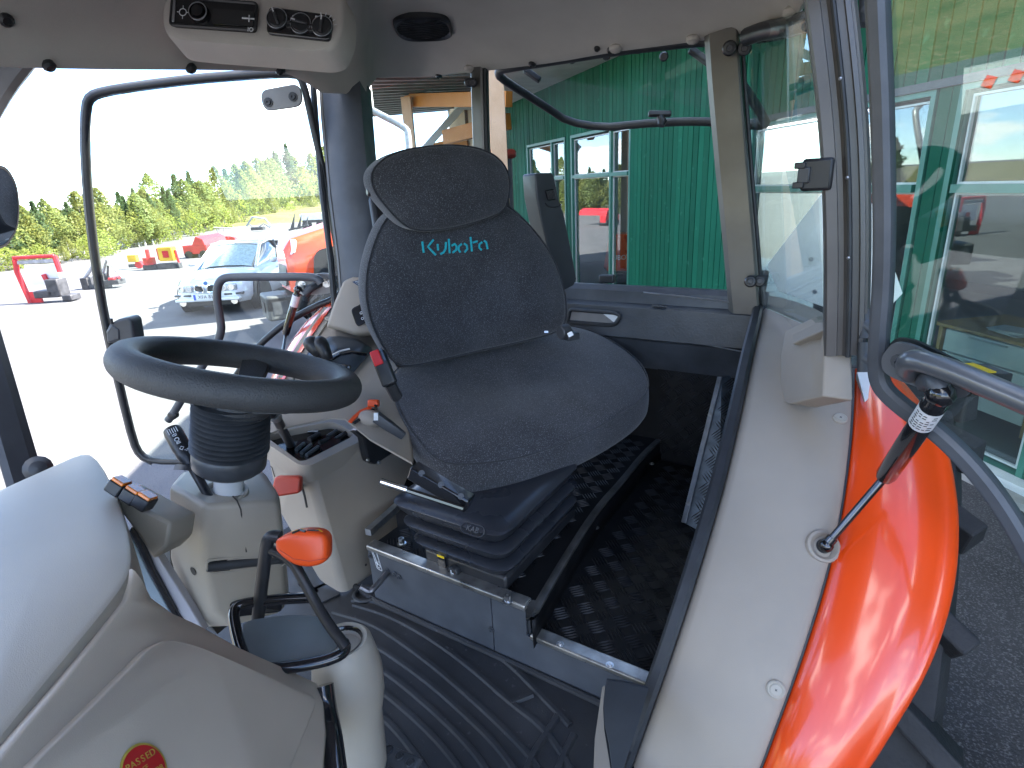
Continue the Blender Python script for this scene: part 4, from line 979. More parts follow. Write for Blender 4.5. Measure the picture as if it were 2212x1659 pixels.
# worn paint, weld line and edge strip
b = MB(); b.tube([at_y(x, y, YR-.046) for x, y in ((1310, 720), (1400, 728), (1520, 744), (1622, 763))], .0022, 6); build(b, "edge_strip", M_ALUB, frame)
b = MB(); b.tube([at_y(x, y, YR-.020) for x, y in ((1390, 632), (1480, 641), (1560, 650), (1635, 661))], .0035, 6); build(b, "weld_line", M_ALUB, frame)
rndw = random.Random(8)
for k in range(26):
    t = k/25; x = lerp(1418, 1632, t); y = lerp(662, 694, t)+rndw.uniform(-2, 2); p = at_y(x, y, YR-.030)
    b = MB(); b.ball(p, rndw.uniform(.006, .012), 6, (1.5, .5, .5)); build(b, "weld_bead", M_FRAMEL, frame, smooth_deg=60)
# viewing slot with rubber surround, floor light painted as grey panel and white sliver
sp_ = [(1232, 668), (1330, 676), (1341, 682), (1332, 699), (1318, 702), (1226, 695)]
sl = rounded([at_y(x, y, YR-.052) for x, y in sp_], .012, 3)
b = MB(); b.prism([p+V3((0, .004, 0)) for p in sl], (0, -.004, 0)); build(b, "viewing_slot", mat("slot_floor_light", (.20, .19, .185), .35, nscale=10), frame, smooth_deg=0)
b = MB(); b.loop_tube([p+V3((0, -.002, 0)) for p in sl], .0075, 8); build(b, "slot_surround", M_SEAL, frame)
b = MB(); b.prism([at_y(x, y, YR-.053) for x, y in ((1298, 674), (1338, 679), (1326, 696))], (0, -.001, 0)); build(b, "painted_light_sliver", M_WHITE2, frame, smooth_deg=0)
# lower rear wall with tread plate and fender-side aluminium plate
b = MB(); b.box(((X0b+X1b)/2, YR+.03, (zD+.05)/2), (X1b-X0b, .02, zD-.05)); build(b, "rear_wall", M_TREAD, frame, smooth_deg=0)
# quarter glass panes
def quad(mb, pts, off):
    mb.prism(pts, off)
b = MB(); quad(b, [at_y(1615, 60, YR-.0), at_y(1640, 660, YR), V3(at_y(1780, 720, 1.42)), V3(at_y(1752, 20, 1.42))], (.004, .004, 0)); build(b, "quarter_glass", G_CAB, frame, smooth_deg=0)
b = MB(); quad(b, [at_y(795, 195, 1.5), at_y(800, 650, 1.52), at_y(1026, 640, YR), at_y(1022, 150, YR)], (-.004, .004, 0)); build(b, "quarter_glass", G_CAB, frame, smooth_deg=0)
def clamp(x1, y1, x2, y2, d, r=.020):
    for k, (x, y) in enumerate(((x1, y1), (x2, y2))):
        p = at_d(x, y, d); n = (CAM-p).normalized(); b = MB(); b.lathe([(r, -.012), (r, .004), (r*.8, .009), (r*.45, .010), (r*.4, .005), (.001, .005)], p, n, 16); build(b, "glass_clamp", M_BPL, frame)
clamp(1012, 178, 1021, 178, (at_y(1016, 178, YR)-CAM).dot(FW)-.05, .016)
clamp(1576, 104, 1608, 104, (at_y(1590, 104, YR)-CAM).dot(FW)-.06, .020)
clamp(1621, 608, 1641, 607, (at_y(1630, 607, YR)-CAM).dot(FW)-.06, .018)
# catch block on the left pillar
b = MB(); p = at_y(1766, 377, YB-.03); b.box(p, (.055, .03, .06)); cb = build(b, "door_catch", M_BPL, frame, bevel=.006)
b = MB(); b.box(p+V3((-.022, -.018, 0)), (.022, .012, .03)); build(b, "catch_slot", M_DPL, cb, bevel=.003)
b = MB(); b.box(p+V3((-.03, -.01, .018)), (.02, .03, .012)); b.box(p+V3((-.03, -.01, -.018)), (.02, .03, .012)); build(b, "catch_jaw", M_BPL, cb, bevel=.002)
# hinge hardware beside the ribbed pillar
for x0, y0, x1, y1 in ((1872, 20, 1900, 40), (1868, 700, 1902, 722), (1868, 772, 1902, 790)):
    p, q = at_d(x0, y0, 1.18), at_d(x1, y1, 1.16); b = MB(); b.tube([p, q], .016, 10); h_ = build(b, "hinge_arm", M_FRAME, frame)
    b = MB(); b.tube([p+UP*.03, p-UP*.03], .014, 10); build(b, "hinge_pin", M_DPL, h_)

# ------------------------------------------------------------------ rear window hatch, swung out
YH = YR+.09
hz = [(1076, 154), (1090, 148), (1200, 131), (1330, 110), (1450, 96), (1532, 88), (1545, 96), (1560, 128), (1605, 185), (1655, 262), (1652, 273), (1580, 266), (1510, 262), (1440, 264), (1380, 268), (1300, 276), (1225, 262), (1190, 238), (1130, 200), (1078, 166)]
# hinge line on the roof edge; the lower corners stand further out
def hd(x, y): return YH+max(0, (y-150))/125*.40
hpts = [at_y(x, y, hd(x, y)) for x, y in hz]
hatch = thing("rear_hatch", "rear window hatch swung open on the green wall side with black rubber edge", "window hatch", hpts[3])
b = MB(); b.loop_tube(smooth(hpts, 1, True), .0155, 10); build(b, "hatch_frame", M_SEAL, hatch)
gpts = [p.lerp(sum(hpts, V3())/len(hpts), .015) for p in hpts]
b = MB(); c = sum(gpts, V3())/len(gpts); k = len(gpts); b.add([c]+gpts, [(0, i+1, (i+1) % k+1) for i in range(k)]); build(b, "hatch_glass", G_HATCH, hatch, solid=.004, smooth_deg=0)
p = at_y(1425, 246, hd(0, 250)-.03)
b = MB(); b.box(p, (.085, .02, .022), RT, UP); lt = build(b, "latch", M_BPL, hatch, bevel=.005)
b = MB(); b.tube([p-UP*.01, p-UP*.03+RT*.01, p-UP*.045+RT*.004], [.014, .018, .013], 10); build(b, "latch_knob", M_BPL, lt)
for x, y in ((1150, 162), (1515, 124)):
    p = at_y(x, y, YH+.05); dr = (RT*.7-UP*.5) ; b = MB(); b.box(p, (.07 if x < 1300 else .09, .02, .022), dr, dr.cross(FW)); build(b, "hatch_hinge", M_BPL, hatch, bevel=.004)
for x, y in ((1236, 128), (1310, 120), (1378, 106), (1434, 122)):
    p = at_y(x, y, YH+.03); b = MB(); b.lathe([(.013, -.006), (.015, .0), (.011, .008), (.001, .008)], p, CAM-p, 12); build(b, "hatch_bolt", M_BPL, hatch)
b = MB(); b.tube([at_y(1332, 105, YR-.01), at_y(1328, 115, YR)], .003, 6); build(b, "drain_tube", M_WHITE, hatch)
st = thing("hatch_gas_strut", "slim black gas strut beside the pale rear post", "gas strut", at_y(1556, 300, YR+.02))
p0, p1, p2 = at_y(1551, 160, YR+.05), at_y(1557, 290, YR+.0), at_y(1567, 404, YR-.02)
b = MB(); b.tube([p0, p1], .010, 10); build(b, "cylinder_body", mat("strut_blue_black", (.03, .045, .08), .25, coat=.5), st)
b = MB(); b.tube([p1, p2], .0055, 8); build(b, "strut_rod", M_BPL, st)
b = MB(); b.ball(p2, .013, 10); b.tube([p2, p2+V3((.03, .0, 0))], .007, 8); build(b, "ball_joint", M_BPL, st)
b = MB(); b.tube([at_y(1536, 128, YR+.06), p0], .008, 8); b.ball(p0, .013, 8); build(b, "strut_bracket", M_BPL, st)
b = MB(); b.box(at_y(1312, 602, YR+.08), (.06, .03, .03)); build(b, "hatch_striker", M_BPL, frame, bevel=.005)

# wiper motor housing under the roof at the left rear corner
wm = thing("rear_wiper_motor", "black wiper motor housing under the roof beside the ribbed pillar", "wiper motor", at_y(1690, 62, 1.75))
b = MB(); b.tube(smooth([at_y(1612, 80, 1.82), at_y(1650, 66, 1.78), at_y(1700, 58, 1.7), at_y(1748, 44, 1.55)], 2), .022, 10); build(b, "motor_housing", M_BPL, wm)
b = MB(); b.tube(smooth([at_y(1640, 84, 1.86), at_y(1690, 76, 1.8), at_y(1740, 60, 1.6)], 2), .012, 8); build(b, "cable_run", M_BGLOSS, wm)

# ------------------------------------------------------------------ slow-vehicle triangle seen from behind
YS = 2.45
sg = thing("slow_vehicle_sign", "pale blank back of a triangular slow vehicle sign behind the ribbed pillar", "sign", at_y(1800, 550, YS))
pts = [at_y(x, y, YS) for x, y in ((1789, 400), (1835, 396), (1880, 430), (1950, 634), (1888, 700), (1782, 664), (1680, 628), (1657, 572))]
b = MB(); b.prism(pts, (0, .006, 0)); build(b, "sign_plate", M_SIGN, sg, smooth_deg=0, bevel=.002)
for x, y in ((1752, 560), (1760, 630)):
    b = MB(); bolt(b, at_y(x, y, YS-.001), (0, -1, 0), .005, .003); build(b, "rivet", M_ALUB, sg)
b = MB(); b.box(at_y(1775, 690, YS+.03), (.07, .03, .35)); build(b, "sign_bracket", M_BPL, sg, bevel=.004)
# ------------------------------------------------------------------ floor, mat, platform
flo = thing("cab_floor", "black step floor and seat platform of the tractor cab", "cab floor", (-.76, 1.3, 0))
b = MB(); b.box((-.85, .62, -.06), (1.75, 2.7, .06)); build(b, "floor_pan", M_TREAD, flo, smooth_deg=0)
YP = .93
zTL, zTR = at_y(960, 1240, YP).z, at_y(1270, 1425, YP).z
xL, xM, xR = at_y(790, 1160, YP).x, at_y(1137, 1345, YP).x, -.268
zHi, zLo = .185, .108
# front plate in two panels with a seam
xs = at_y(1063, 1335, YP).x
b = MB(); b.hexa([V3((x, y, z)) for z in (.0, zHi-.004) for x, y in ((xL, YP), (xs-.0015, YP), (xs-.0015, YP+.012), (xL, YP+.012))]); fp1 = build(b, "front_plate", M_FRAME, flo, smooth_deg=0, bevel=.002)
b = MB(); b.prism([V3((xs+.0015, YP-.001, .0)), V3((xR+.02, YP-.001, .0)), V3((xR+.02, YP-.001, zLo-.004)), V3((xM, YP-.001, zLo-.004)), V3((xM, YP-.001, zHi-.004)), V3((xs+.0015, YP-.001, zHi-.004))], (0, .012, 0)); fp2 = build(b, "front_plate", M_FRAME, flo, smooth_deg=0, bevel=.002)
# bright edge rails
b = MB(); b.box(((xL+xM)/2, YP+.013, zHi), (xM-xL, .036, .016)); build(b, "edge_rail", mat("worn_edge", (.42, .41, .39), .3, .8, nscale=18, namt=.3, rvar=.15), flo, bevel=.004, bseg=3)
b = MB(); b.box(((xM+xR)/2+.005, YP+.013, zLo), (xR-xM-.01, .036, .014)); build(b, "edge_rail", mat("worn_edge", (.26, .255, .24), .3, .8), flo, bevel=.004, bseg=3)
b = MB(); b.box((xM+.004, YP+.02, (zHi+zLo)/2), (.008, .03, zHi-zLo)); build(b, "step_cheek", M_FRAMEL, flo, bevel=.002)
# raised seat deck, lower tread floor
rls = smooth([at_z(x, y, zHi-.004) for x, y in ((1140, 1346), (1215, 1215), (1290, 1098), (1342, 1042), (1392, 978), (1448, 930))], 2)
rls[0] = V3((xM, YP+.03, zHi-.004))
b = MB(); b.prism([V3((xL, YP+.03, zHi-.035))]+[V3((p.x, p.y, zHi-.035)) for p in rls]+[V3((rls[-1].x, YR+.02, zHi-.035)), V3((xL, YR+.02, zHi-.035))], (0, 0, .03)); build(b, "seat_deck", M_TREAD, flo, smooth_deg=0)
b = MB(); b.box(((xM+xR)/2-.07, (YP+YR)/2+.015, zLo-.021), (xR-xM+.14, YR-YP-.03, .03)); low = build(b, "tread_floor", M_TREAD, flo, smooth_deg=0)
def treadbars(name, o, u, v, nu, nv, pitch, m, par, L=.042, w=.0042, h=.0022, skip=None):
    """Five-bar tread: groups of short raised bars, alternate groups turned a quarter."""
    n = u.cross(v); b = MB()
    for i in range(nu):
        for j in range(nv):
            c = o+u*pitch*(i+.5)+v*pitch*(j+.5)
            if skip and skip(c): continue
            s = 1 if (i+j) % 2 else -1
            a = (u+v*s).normalized(); e = n.cross(a)
            for k in range(5):
                q = c+e*(k-2)*w*2.05
                b.add([q-a*L/2-n*.001, q-e*w*.5-n*.001, q+a*L/2-n*.001, q+e*w*.5-n*.001, q-a*L*.33+n*h, q+a*L*.33+n*h], [(0, 1, 4), (1, 2, 5, 4), (2, 3, 5), (3, 0, 4, 5)])
    return build(b, name, m, par, smooth_deg=0, kind="stuff")
M_TBAR = mat("tread_bar", (.017, .017, .019), .5, nscale=30, namt=.3, rvar=.15)
treadbars("tread_bar", V3((xM+.01, YP+.035, zLo-.005)), V3((1, 0, 0)), V3((0, 1, 0)), 7, 20, .048, M_TBAR, flo)
treadbars("tread_bar", V3((xL+.02, YP+.035, zHi-.005)), V3((1, 0, 0)), V3((0, 1, 0)), 9, 20, .048, M_TBAR, flo, skip=lambda c: c.x > interp(sorted((p.y, p.x) for p in rls), c.y)-.03)
# angled divider rail with flange
b = MB(); b.tube(rls, 1, prof=[(-.004, -.010), (.004, -.010), (.006, .0), (.004, .010), (-.004, .010)], up=V3((0, 0, 1))); build(b, "divider_flange", mat("worn_flange", (.085, .083, .078), .42, .3, nscale=20, namt=.25, rvar=.12), flo, smooth_deg=30)
b = MB(); b.grid([[p+V3((.004, 0, -.004)) for p in rls], [V3((p.x+.006, p.y, zLo-.01)) for p in rls]]); build(b, "divider_web", M_TREAD, flo, solid=.003)
for x, y, z in ((1286, 1099, .165), (1174, 1300, .15), (1288, 1140, .13), (1437, 938, .145), (1210, 1392, zLo+.006), (1317, 1437, zLo+.006), (1408, 1002, .14)):
    b = MB(); bolt(b, at_z(x, y, z), (0, 0, 1), .0055 if z != .165 else .0095, .005 if z != .165 else .012); build(b, "bolt", M_STEEL, flo)
for x, y in ((868, 1176), (1097, 1300)):
    b = MB(); p = at_z(x, y, zHi+.004); b.lathe([(.013, 0), (.013, .004), (.0085, .005), (.0085, .020), (.005, .020), (.0045, .012), (.001, .012)], p, (0, 0, 1), 12); build(b, "deck_bolt", M_STEEL, flo)
for x, y in ((1062, 1360), (836, 1232), (853, 1240), (862, 1246), (800, 1200)):
    b = MB(); bolt(b, at_y(x, y, YP-.0015), (0, -1, 0), .005); build(b, "plate_bolt", M_FRAMEL, flo)
# pictogram on the front plate
b = MB(); q = rounded([at_y(x, y, YP-.0012) for x, y in ((801, 1184), (812, 1190), (826, 1234), (815, 1228))], .004, 3); b.loop_tube(q, .0009, 5)
b.tube([at_y(806, 1193, YP-.0012), at_y(816, 1220, YP-.0012)], .001, 5); b.loop_tube(disc_pts(at_y(818, 1223, YP-.0012), (0, -1, 0), .006, 10), .0009, 5)
b.tube([at_y(812, 1214, YP-.0012), at_y(816, 1221, YP-.0012), at_y(817, 1212, YP-.0012)], .0009, 5)
build(b, "pictogram", M_WHITE, flo)
# adjusting rod poking out of the plate
rod = thing("adjuster_rod", "bent steel adjuster rod sticking out of the seat platform front", "rod", at_y(833, 1243, YP))
b = MB(); b.tube(smooth([at_y(838, 1236, YP+.0), at_y(826, 1250, YP-.03), at_y(803, 1276, YP-.075), at_y(797, 1279, YP-.08), at_y(778, 1268, YP-.09)], 1), .0085, 10); build(b, "rod_bar", mat("rod_steel", (.22, .22, .24), .3, .85), rod)
# aluminium tread plate on the fender side of the floor with bright edge strip
sB = at_z(1478, 1130, zLo); sA = at_x(1556, 815, sB.x)
sC = at_z(1548, 1165, zLo); sD = at_x(1655, 790, sC.x)
b = MB(); b.prism([sA, sB, sC, sD], V3((.004, 0, 0))); alp = build(b, "kick_plate", M_TREADA, flo, smooth_deg=0)
u_, v_ = (sA-sB).normalized(), (sC-sB); v_ = (v_-u_*v_.dot(u_)).normalized(); n_ = u_.cross(v_); n_ = n_ if n_.dot(CAM-sA) > 0 else -n_
v2 = n_.cross(u_); 
treadbars("tread_bar", sB-v2*.05*(1 if v2.dot(v_) > 0 else 5), u_, v2, int((sA-sB).length/.046), 6, .046, mat("tread_bar_dark", (.05, .055, .06), .4, .5), flo, skip=lambda c: (c-sB).dot(v_) < .02 or (c-sB).dot(v_) > .22)
b = MB(); b.box((sA+sB)/2+n_*.004, ((sA-sB).length, .016, .004), u_, v_); es = build(b, "edge_strip", M_ALUB, flo, bevel=.001)
for t in (.12, .72): b = MB(); bolt(b, sB.lerp(sA, t)+n_*.006, n_, .0045, .004); build(b, "bolt", M_STEEL, flo)
b = MB(); b.box(((-.60-.34)/2-.02, YR+.012, .30), (.3, .006, .34)); build(b, "tread_back", M_TREAD, flo, smooth_deg=0)
treadbars("tread_bar", V3((-.63, YR+.009, .13)), V3((1, 0, 0)), V3((0, 0, 1)), 6, 7, .048, M_TBAR, flo)
b = MB(); b.tube([at_z(1448, 930, zLo+.04), V3((-.62, YR, .5))], .004, 6); build(b, "corner_bead", M_FRAMEL, flo)
b = MB(); b.tube([at_z(1380, 905, zLo+.004), at_z(1448, 932, zLo+.004), at_z(1520, 955, zLo+.004)], .003, 6); build(b, "corner_bead", M_FRAMEL, flo)
# left end of the deck by the console
b = MB(); b.tube([at_z(795, 1150, zHi+.01), at_z(840, 1110, zHi+.01), at_z(890, 1065, zHi+.01)], .014, 4); build(b, "deck_angle", M_ALUB, flo, smooth_deg=0)

# rubber floor mat with raised ribs
fm = thing("floor_mat", "black rubber floor mat with curved ribs in front of the seat platform", "floor mat", (-.7, .5, 0))
mo = [at_z(x, y, .008) for x, y in ((640, 1262), (700, 1290), (765, 1312), (835, 1270))]
mo = [V3((xL-.28, YP+.04, .008)), V3((xL+.02, YP-.008, .008)), V3((-.52, YP-.008, .008)), V3((-.40, YP-.01, .008)), V3((-.315, YP-.075, .008)), V3((-.30, YP-.20, .008)), V3((-.30, -.4, .008)), V3((-1.5, -.4, .008)), V3((-1.5, YP+.04, .008))]
b = MB(); b.prism([p-V3((0, 0, .026)) for p in mo], (0, 0, .026)); build(b, "mat_sheet", M_MAT, fm, smooth_deg=0, bevel=.003)
b = MB(); b.loop_tube([p+V3((0, 0, .001)) for p in mo], .009, 8); build(b, "mat_edge", M_MAT, fm)
ribs = [[(760, 1297), (827, 1300), (904, 1322), (977, 1352), (1037, 1388), (1104, 1436), (1170, 1503), (1232, 1568)],
        [(764, 1306), (837, 1328), (904, 1363), (970, 1406), (1037, 1459), (1104, 1519), (1184, 1579), (1250, 1690)],
        [(720, 1322), (804, 1346), (870, 1389), (937, 1439), (1004, 1496), (1070, 1556), (1154, 1640), (1180, 1700)],
        [(760, 1372), (810, 1393), (870, 1433), (937, 1483), (1004, 1543), (1070, 1606), (1118, 1670), (1130, 1720)],
        [(780, 1425), (820, 1443), (870, 1479), (937, 1536), (1004, 1600), (1055, 1665), (1080, 1720)],
        [(780, 1472), (817, 1486), (870, 1529), (937, 1590), (995, 1660), (1020, 1710)],
        [(770, 1520), (807, 1533), (854, 1573), (920, 1659), (950, 1720)],
        [(760, 1575), (787, 1586), (837, 1640), (870, 1700)]]
for r_ in ribs:
    pts = [at_z(x, y, .008) for x, y in r_]; b = MB(); b.tube(smooth(pts, 2), 1, prof=[(-.001, -.0085), (.0055, -.005), (.006, 0), (.0055, .005), (-.001, .0085)], up=V3((0, 0, 1))); build(b, "mat_rib", M_MAT, fm)
for r_ in ([(1204, 1546), (1184, 1579), (1150, 1630), (1128, 1690)], [(1240, 1586), (1216, 1632), (1200, 1680)], [(1104, 1519), (1150, 1500)]):
    pts = [at_z(x, y, .009) for x, y in r_]; b = MB(); b.tube(smooth(pts, 1), 1, prof=[(-.001, -.0085), (.0055, -.005), (.006, 0), (.0055, .005), (-.001, .0085)], up=V3((0, 0, 1))); build(b, "mat_rib", M_MAT, fm)
for k, (x, y) in enumerate(((700, 1282), (655, 1278), (640, 1262), (672, 1262))):
    p = at_z(x, y, .009); b = MB(); b.prism(rounded([p+V3((a*.05, c*.035, 0)) for a, c in ((-1, -.6), (.6, -1), (1, .6), (-.6, 1))], .008, 2), (0, 0, .005)); build(b, "mat_tread", M_MAT, fm, smooth_deg=0)
b = MB(); p = at_z(790, 1284, .01); b.loop_tube(disc_pts(p, (0, 0, 1), .032, 16), .008, 8); build(b, "mat_grommet", M_MAT, fm)
pdl = thing("pedal", "perforated black pedal edge rising from the floor mat", "pedal", at_z(835, 1650, .05))
p = at_z(832, 1668, .07); b = MB(); b.box(p, (.11, .09, .014), V3((1, .15, 0)), V3((0, 1, .3))); pd_ = build(b, "pedal_pad", M_BLACK, pdl, bevel=.006)
for i in range(4):
    for j in range(3): b = MB(); b.loop_tube(disc_pts(p+V3((-.04+.027*i, -.028+.028*j, .012+.0085*(j-1))), V3((0, -.3, 1)), .007, 10), .0022, 5); build(b, "pad_hole_rim", M_BPL, pd_)
# right-hand kick panels by the door seal
b = MB(); kp = at_d(1308, 1468, 1.20); kn_ = (at_d(1396, 1500, 1.10)-kp).cross(at_d(1320, 1668, 1.0)-kp).normalized(); b.prism([at_pl(x, y, kp, kn_) for x, y in ((1312, 1470), (1345, 1474), (1402, 1488), (1380, 1560), (1345, 1668), (1328, 1700), (1316, 1610), (1305, 1560), (1304, 1510))], FW*.01); build(b, "kick_panel", M_DPL, flo, smooth_deg=0, bevel=.003)
b = MB(); b.prism([at_pl(x, y, kp+FW*-.004, kn_) for x, y in ((1302, 1488), (1307, 1484), (1303, 1530), (1306, 1580), (1316, 1640), (1325, 1700), (1282, 1700), (1286, 1600))], FW*.008); build(b, "sill_trim", M_BEIGE, flo, smooth_deg=0, bevel=.003)

# ------------------------------------------------------------------ left fender: inner cover, orange shell, door seal
YC, ZC, RC = 1.88, -.40, 1.10
def cyl(x, y, R=RC): return at_cyl(x, y, YC, ZC, R)
inn = [(1652, 640), (1645, 690), (1628, 760), (1600, 900), (1565, 1050), (1530, 1170), (1490, 1300), (1440, 1450), (1400, 1560), (1365, 1659), (1340, 1730)]
out = [(1800, 690), (1842, 790), (1838, 900), (1828, 1010), (1810, 1130), (1780, 1250), (1750, 1350), (1710, 1470), (1665, 1590), (1640, 1659), (1605, 1740)]
fen = thing("inner_fender_cover", "beige moulded fender cover between black door seal and orange fender", "fender cover", cyl(1650, 1100))
cI = [cyl(*p) for p in inn]; cO = [cyl(*p) for p in out]
NF = 40
cI, cO = resample(smooth(cI, 2), NF), resample(smooth(cO, 2), NF)
rad_ = lambda p: V3((0, p.y-YC, p.z-ZC)).normalized()
rows = [[p-rad_(p)*.03 for p in cI], [p-rad_(p)*.006 for p in cI]]
for t in (.03, .10, .25, .5, .75, .92, .985): rows.append([a.lerp(c, t)+rad_(a)*.014*math.sin(PI*min(1, t*1.02))**.6 for a, c in zip(cI, cO)])
rows += [[p-rad_(p)*.004 for p in cO], [p-rad_(p)*.035 for p in cO]]
b = MB(); b.grid(rows); cover = build(b, "cover_skin", M_BEIGE, fen, smooth_deg=60, solid=.003)
CB = bvh_of(cover)
for x, y, r in ((1815, 905, .0145), (1676, 1489, .0165)):
    p, n = on_surf(CB, x, y, .001)
    if p: 
        b = MB(); b.lathe([(r, -.002), (r, .003), (r*.85, .0045), (r*.62, .003), (r*.6, .0045), (.001, .005)], p, n, 24); sc_ = build(b, "screw_cap", M_BEIGE2, fen)
        b = MB(); e = n.orthogonal().normalized(); b.box(p+n*.005, (.005, .0012, .001), e, n.cross(e)); b.box(p+n*.005, (.0012, .005, .001), e, n.cross(e)); build(b, "screw_cross", M_DPL, sc_)
# strut socket
p, n = on_surf(CB, 1779, 1180, .0)
if p is None: p, n = cyl(1775, 1180), V3((0, -.5, .8))
b = MB(); b.lathe([(.033, -.004), (.031, .003), (.026, .0045), (.021, .001), (.016, -.004), (.001, -.004)], p, n, 24); build(b, "socket_rim", M_BEIGE, fen)
b = MB(); b.lathe([(.014, .0), (.001, .001)], p, n, 20, caps=False); build(b, "socket_well", M_BPL, fen)
SOCK = p+n*.012
# seal along the door opening
b = MB(); b.tube(smooth([p+V3((-.014, -.004, 0)) for p in cI], 1), 1, prof=[(-.018, -.013), (.010, -.015), (.017, -.008), (.017, .008), (.010, .015), (-.018, .013)], up=V3((0, -.6, 1))); build(b, "door_seal", M_SEAL, fen, smooth_deg=40)
b = MB(); b.tube(smooth([cI[0]+V3((-.012, .03, .08)), cI[0]+V3((-.012, .01, .03)), cI[0]+V3((-.014, -.004, 0))], 2), .014, 8); build(b, "seal_end", M_SEAL, fen)
# inner cheek: dark wall below the seal
b = MB(); b.grid([[p+V3((-.012, 0, -.006)) for p in cI], [V3((p.x-.008, p.y+.05, min(p.z-.05, .05))) for p in cI]]); build(b, "inner_cheek", M_DPL, fen, solid=.004, smooth_deg=60)
# pillar foot and upper shelf
ft = [at_d(x, y, d) for x, y, d in ((1780, 713, 1.235), (1812, 720, 1.225), (1813, 745, 1.222), (1841, 753, 1.21), (1843, 866, 1.17), (1777, 856, 1.19), (1752, 847, 1.25), (1749, 740, 1.32), (1758, 684, 1.35), (1777, 680, 1.33))]
b = MB(); b.v = [tuple(p) for p in ft]; b.f = [(0, 1, 2, 3, 4, 5), (0, 5, 6, 7, 8, 9)]
rim_ = [ft[i] for i in (1, 2, 3, 4, 5, 6, 7, 8, 9, 0)]; b.grid([rim_, [p+FW*.14-UP*.02 for p in rim_]], True)
build(b, "pillar_foot", M_BEIGE, fen, smooth_deg=25, bevel=.007, bseg=3)
b = MB()
rA_ = [at_d(x, y, d) for x, y, d in ((1648, 664, 1.86), (1680, 667, 1.78), (1718, 676, 1.68), (1755, 695, 1.58), (1790, 730, 1.46))]
rB_ = [at_d(x, y, d) for x, y, d in ((1640, 700, 1.80), (1675, 706, 1.70), (1712, 718, 1.62), (1748, 735, 1.53), (1785, 765, 1.42))]
rC_ = [at_d(x, y, d) for x, y, d in ((1626, 770, 1.62), (1660, 772, 1.57), (1700, 775, 1.51), (1740, 785, 1.45), (1780, 805, 1.37))]
b.grid([[p-V3((0, -.01, .06)) for p in rA_], rA_, rB_, rC_, [p-V3((0, 0, .05)) for p in rC_]]); build(b, "top_shelf", M_BEIGE, fen, smooth_deg=80, sub=2)
b = MB(); b.lathe([(.014, 0), (.014, .004), (.001, .006)], at_d(1706, 673, 1.70), (0, 0, 1), 14); build(b, "shelf_plug", M_BEIGE2, fen)

orf = thing("orange_fender", "glossy orange rear fender outside the beige fender cover", "fender", cyl(1950, 1200))
oin = [(1845, 800), (1843, 900), (1833, 1010), (1815, 1130), (1786, 1250), (1756, 1350), (1716, 1470), (1671, 1590), (1646, 1659), (1608, 1745), (1560, 1850)]
oout = [(1960, 835), (2020, 905), (2052, 980), (2068, 1070), (2073, 1150), (2066, 1250), (2043, 1350), (2003, 1455), (1948, 1550), (1890, 1645), (1830, 1730)]
RO = 1.09
oI = resample(smooth([cyl(x, y, RO) for x, y in oin], 2), NF); oO = resample(smooth([cyl(x, y, RO-.01) for x, y in oout], 2), NF)
rows = [[p-rad_(p)*.05 for p in oI], [p+rad_(p)*0 for p in oI]]
for t in (.02, .15, .35, .55, .72, .82, .90, .96): rows.append([a.lerp(c, t)+rad_(a)*(.018*math.sin(PI*t)+(.014 if .1 < t < .8 else .004)) for a, c in zip(oI, oO)])
rows += [oO, [p-rad_(p)*.018+V3((.003, 0, 0)) for p in oO], [p-rad_(p)*.035-V3((.004, 0, 0)) for p in oO], [p-rad_(p)*.03-V3((.03, 0, 0)) for p in oO]]
b = MB(); b.grid(rows); build(b, "fender_shell", M_ORANGE, orf, smooth_deg=75)
b = MB(); b.tube([p+rad_(p)*.003-V3((.003, 0, 0)) for p in oI], 1, prof=[(-.012, -.004), (.004, -.004), (.004, .004), (-.012, .004)], up=V3((0, -.6, 1))); build(b, "edge_seal", M_SEAL, orf, smooth_deg=30)
b = MB(); b.prism([at_d(x, y, d) for x, y, d in ((1850, 800, 1.36), (1905, 795, 1.38), (1915, 845, 1.33), (1868, 868, 1.30))], (0, .03, -.03)); build(b, "fender_bracket", M_WHITE2, orf, smooth_deg=0, bevel=.004)

# left rear tyre
wh = thing("lugged_wheel_assembly", "black lugged rear tyre under the orange fender", "wheel", (.12, YC, ZC))
RT_ = .80; wc = V3((.06, YC, -.30)); xa = V3((1, 0, 0))
b = MB(); b.lathe([(RT_*.55, -.17), (RT_*.9, -.19), (RT_*.985, -.17), (RT_, -.10), (RT_*1.005, 0), (RT_, .10), (RT_*.985, .15), (RT_*.9, .175), (RT_*.55, .15)], wc, xa, 64); ty = build(b, "tyre", M_TYRE, wh)
for k in range(44):
    a = 2*PI*(k//2)/22+(0.14 if k % 2 else 0); s = 1 if k % 2 else -1
    u = V3((0, math.cos(a), math.sin(a))); t = V3((0, -math.sin(a), math.cos(a)))
    d_ = (xa*s*.8+t*.6).normalized(); c = wc+u*(RT_+.012)+xa*s*.13
    if u.y > .55: continue
    b = MB(); b.hexa([c+d_*x+(u.cross(d_))*y+u*z for z, w in ((-.05, .034), (.03, .022)) for x, y in ((-.12, -w), (.075, -w), (.075, w), (-.12, w))]); build(b, "tyre_lug", M_TYRE, wh, smooth_deg=0, bevel=.006)
b = MB(); b.lathe([(RT_*.55, .2), (RT_*.5, .08), (.2, .06), (.18, .1), (.001, .1)], wc, xa, 32); build(b, "rim", M_ORANGE, wh)
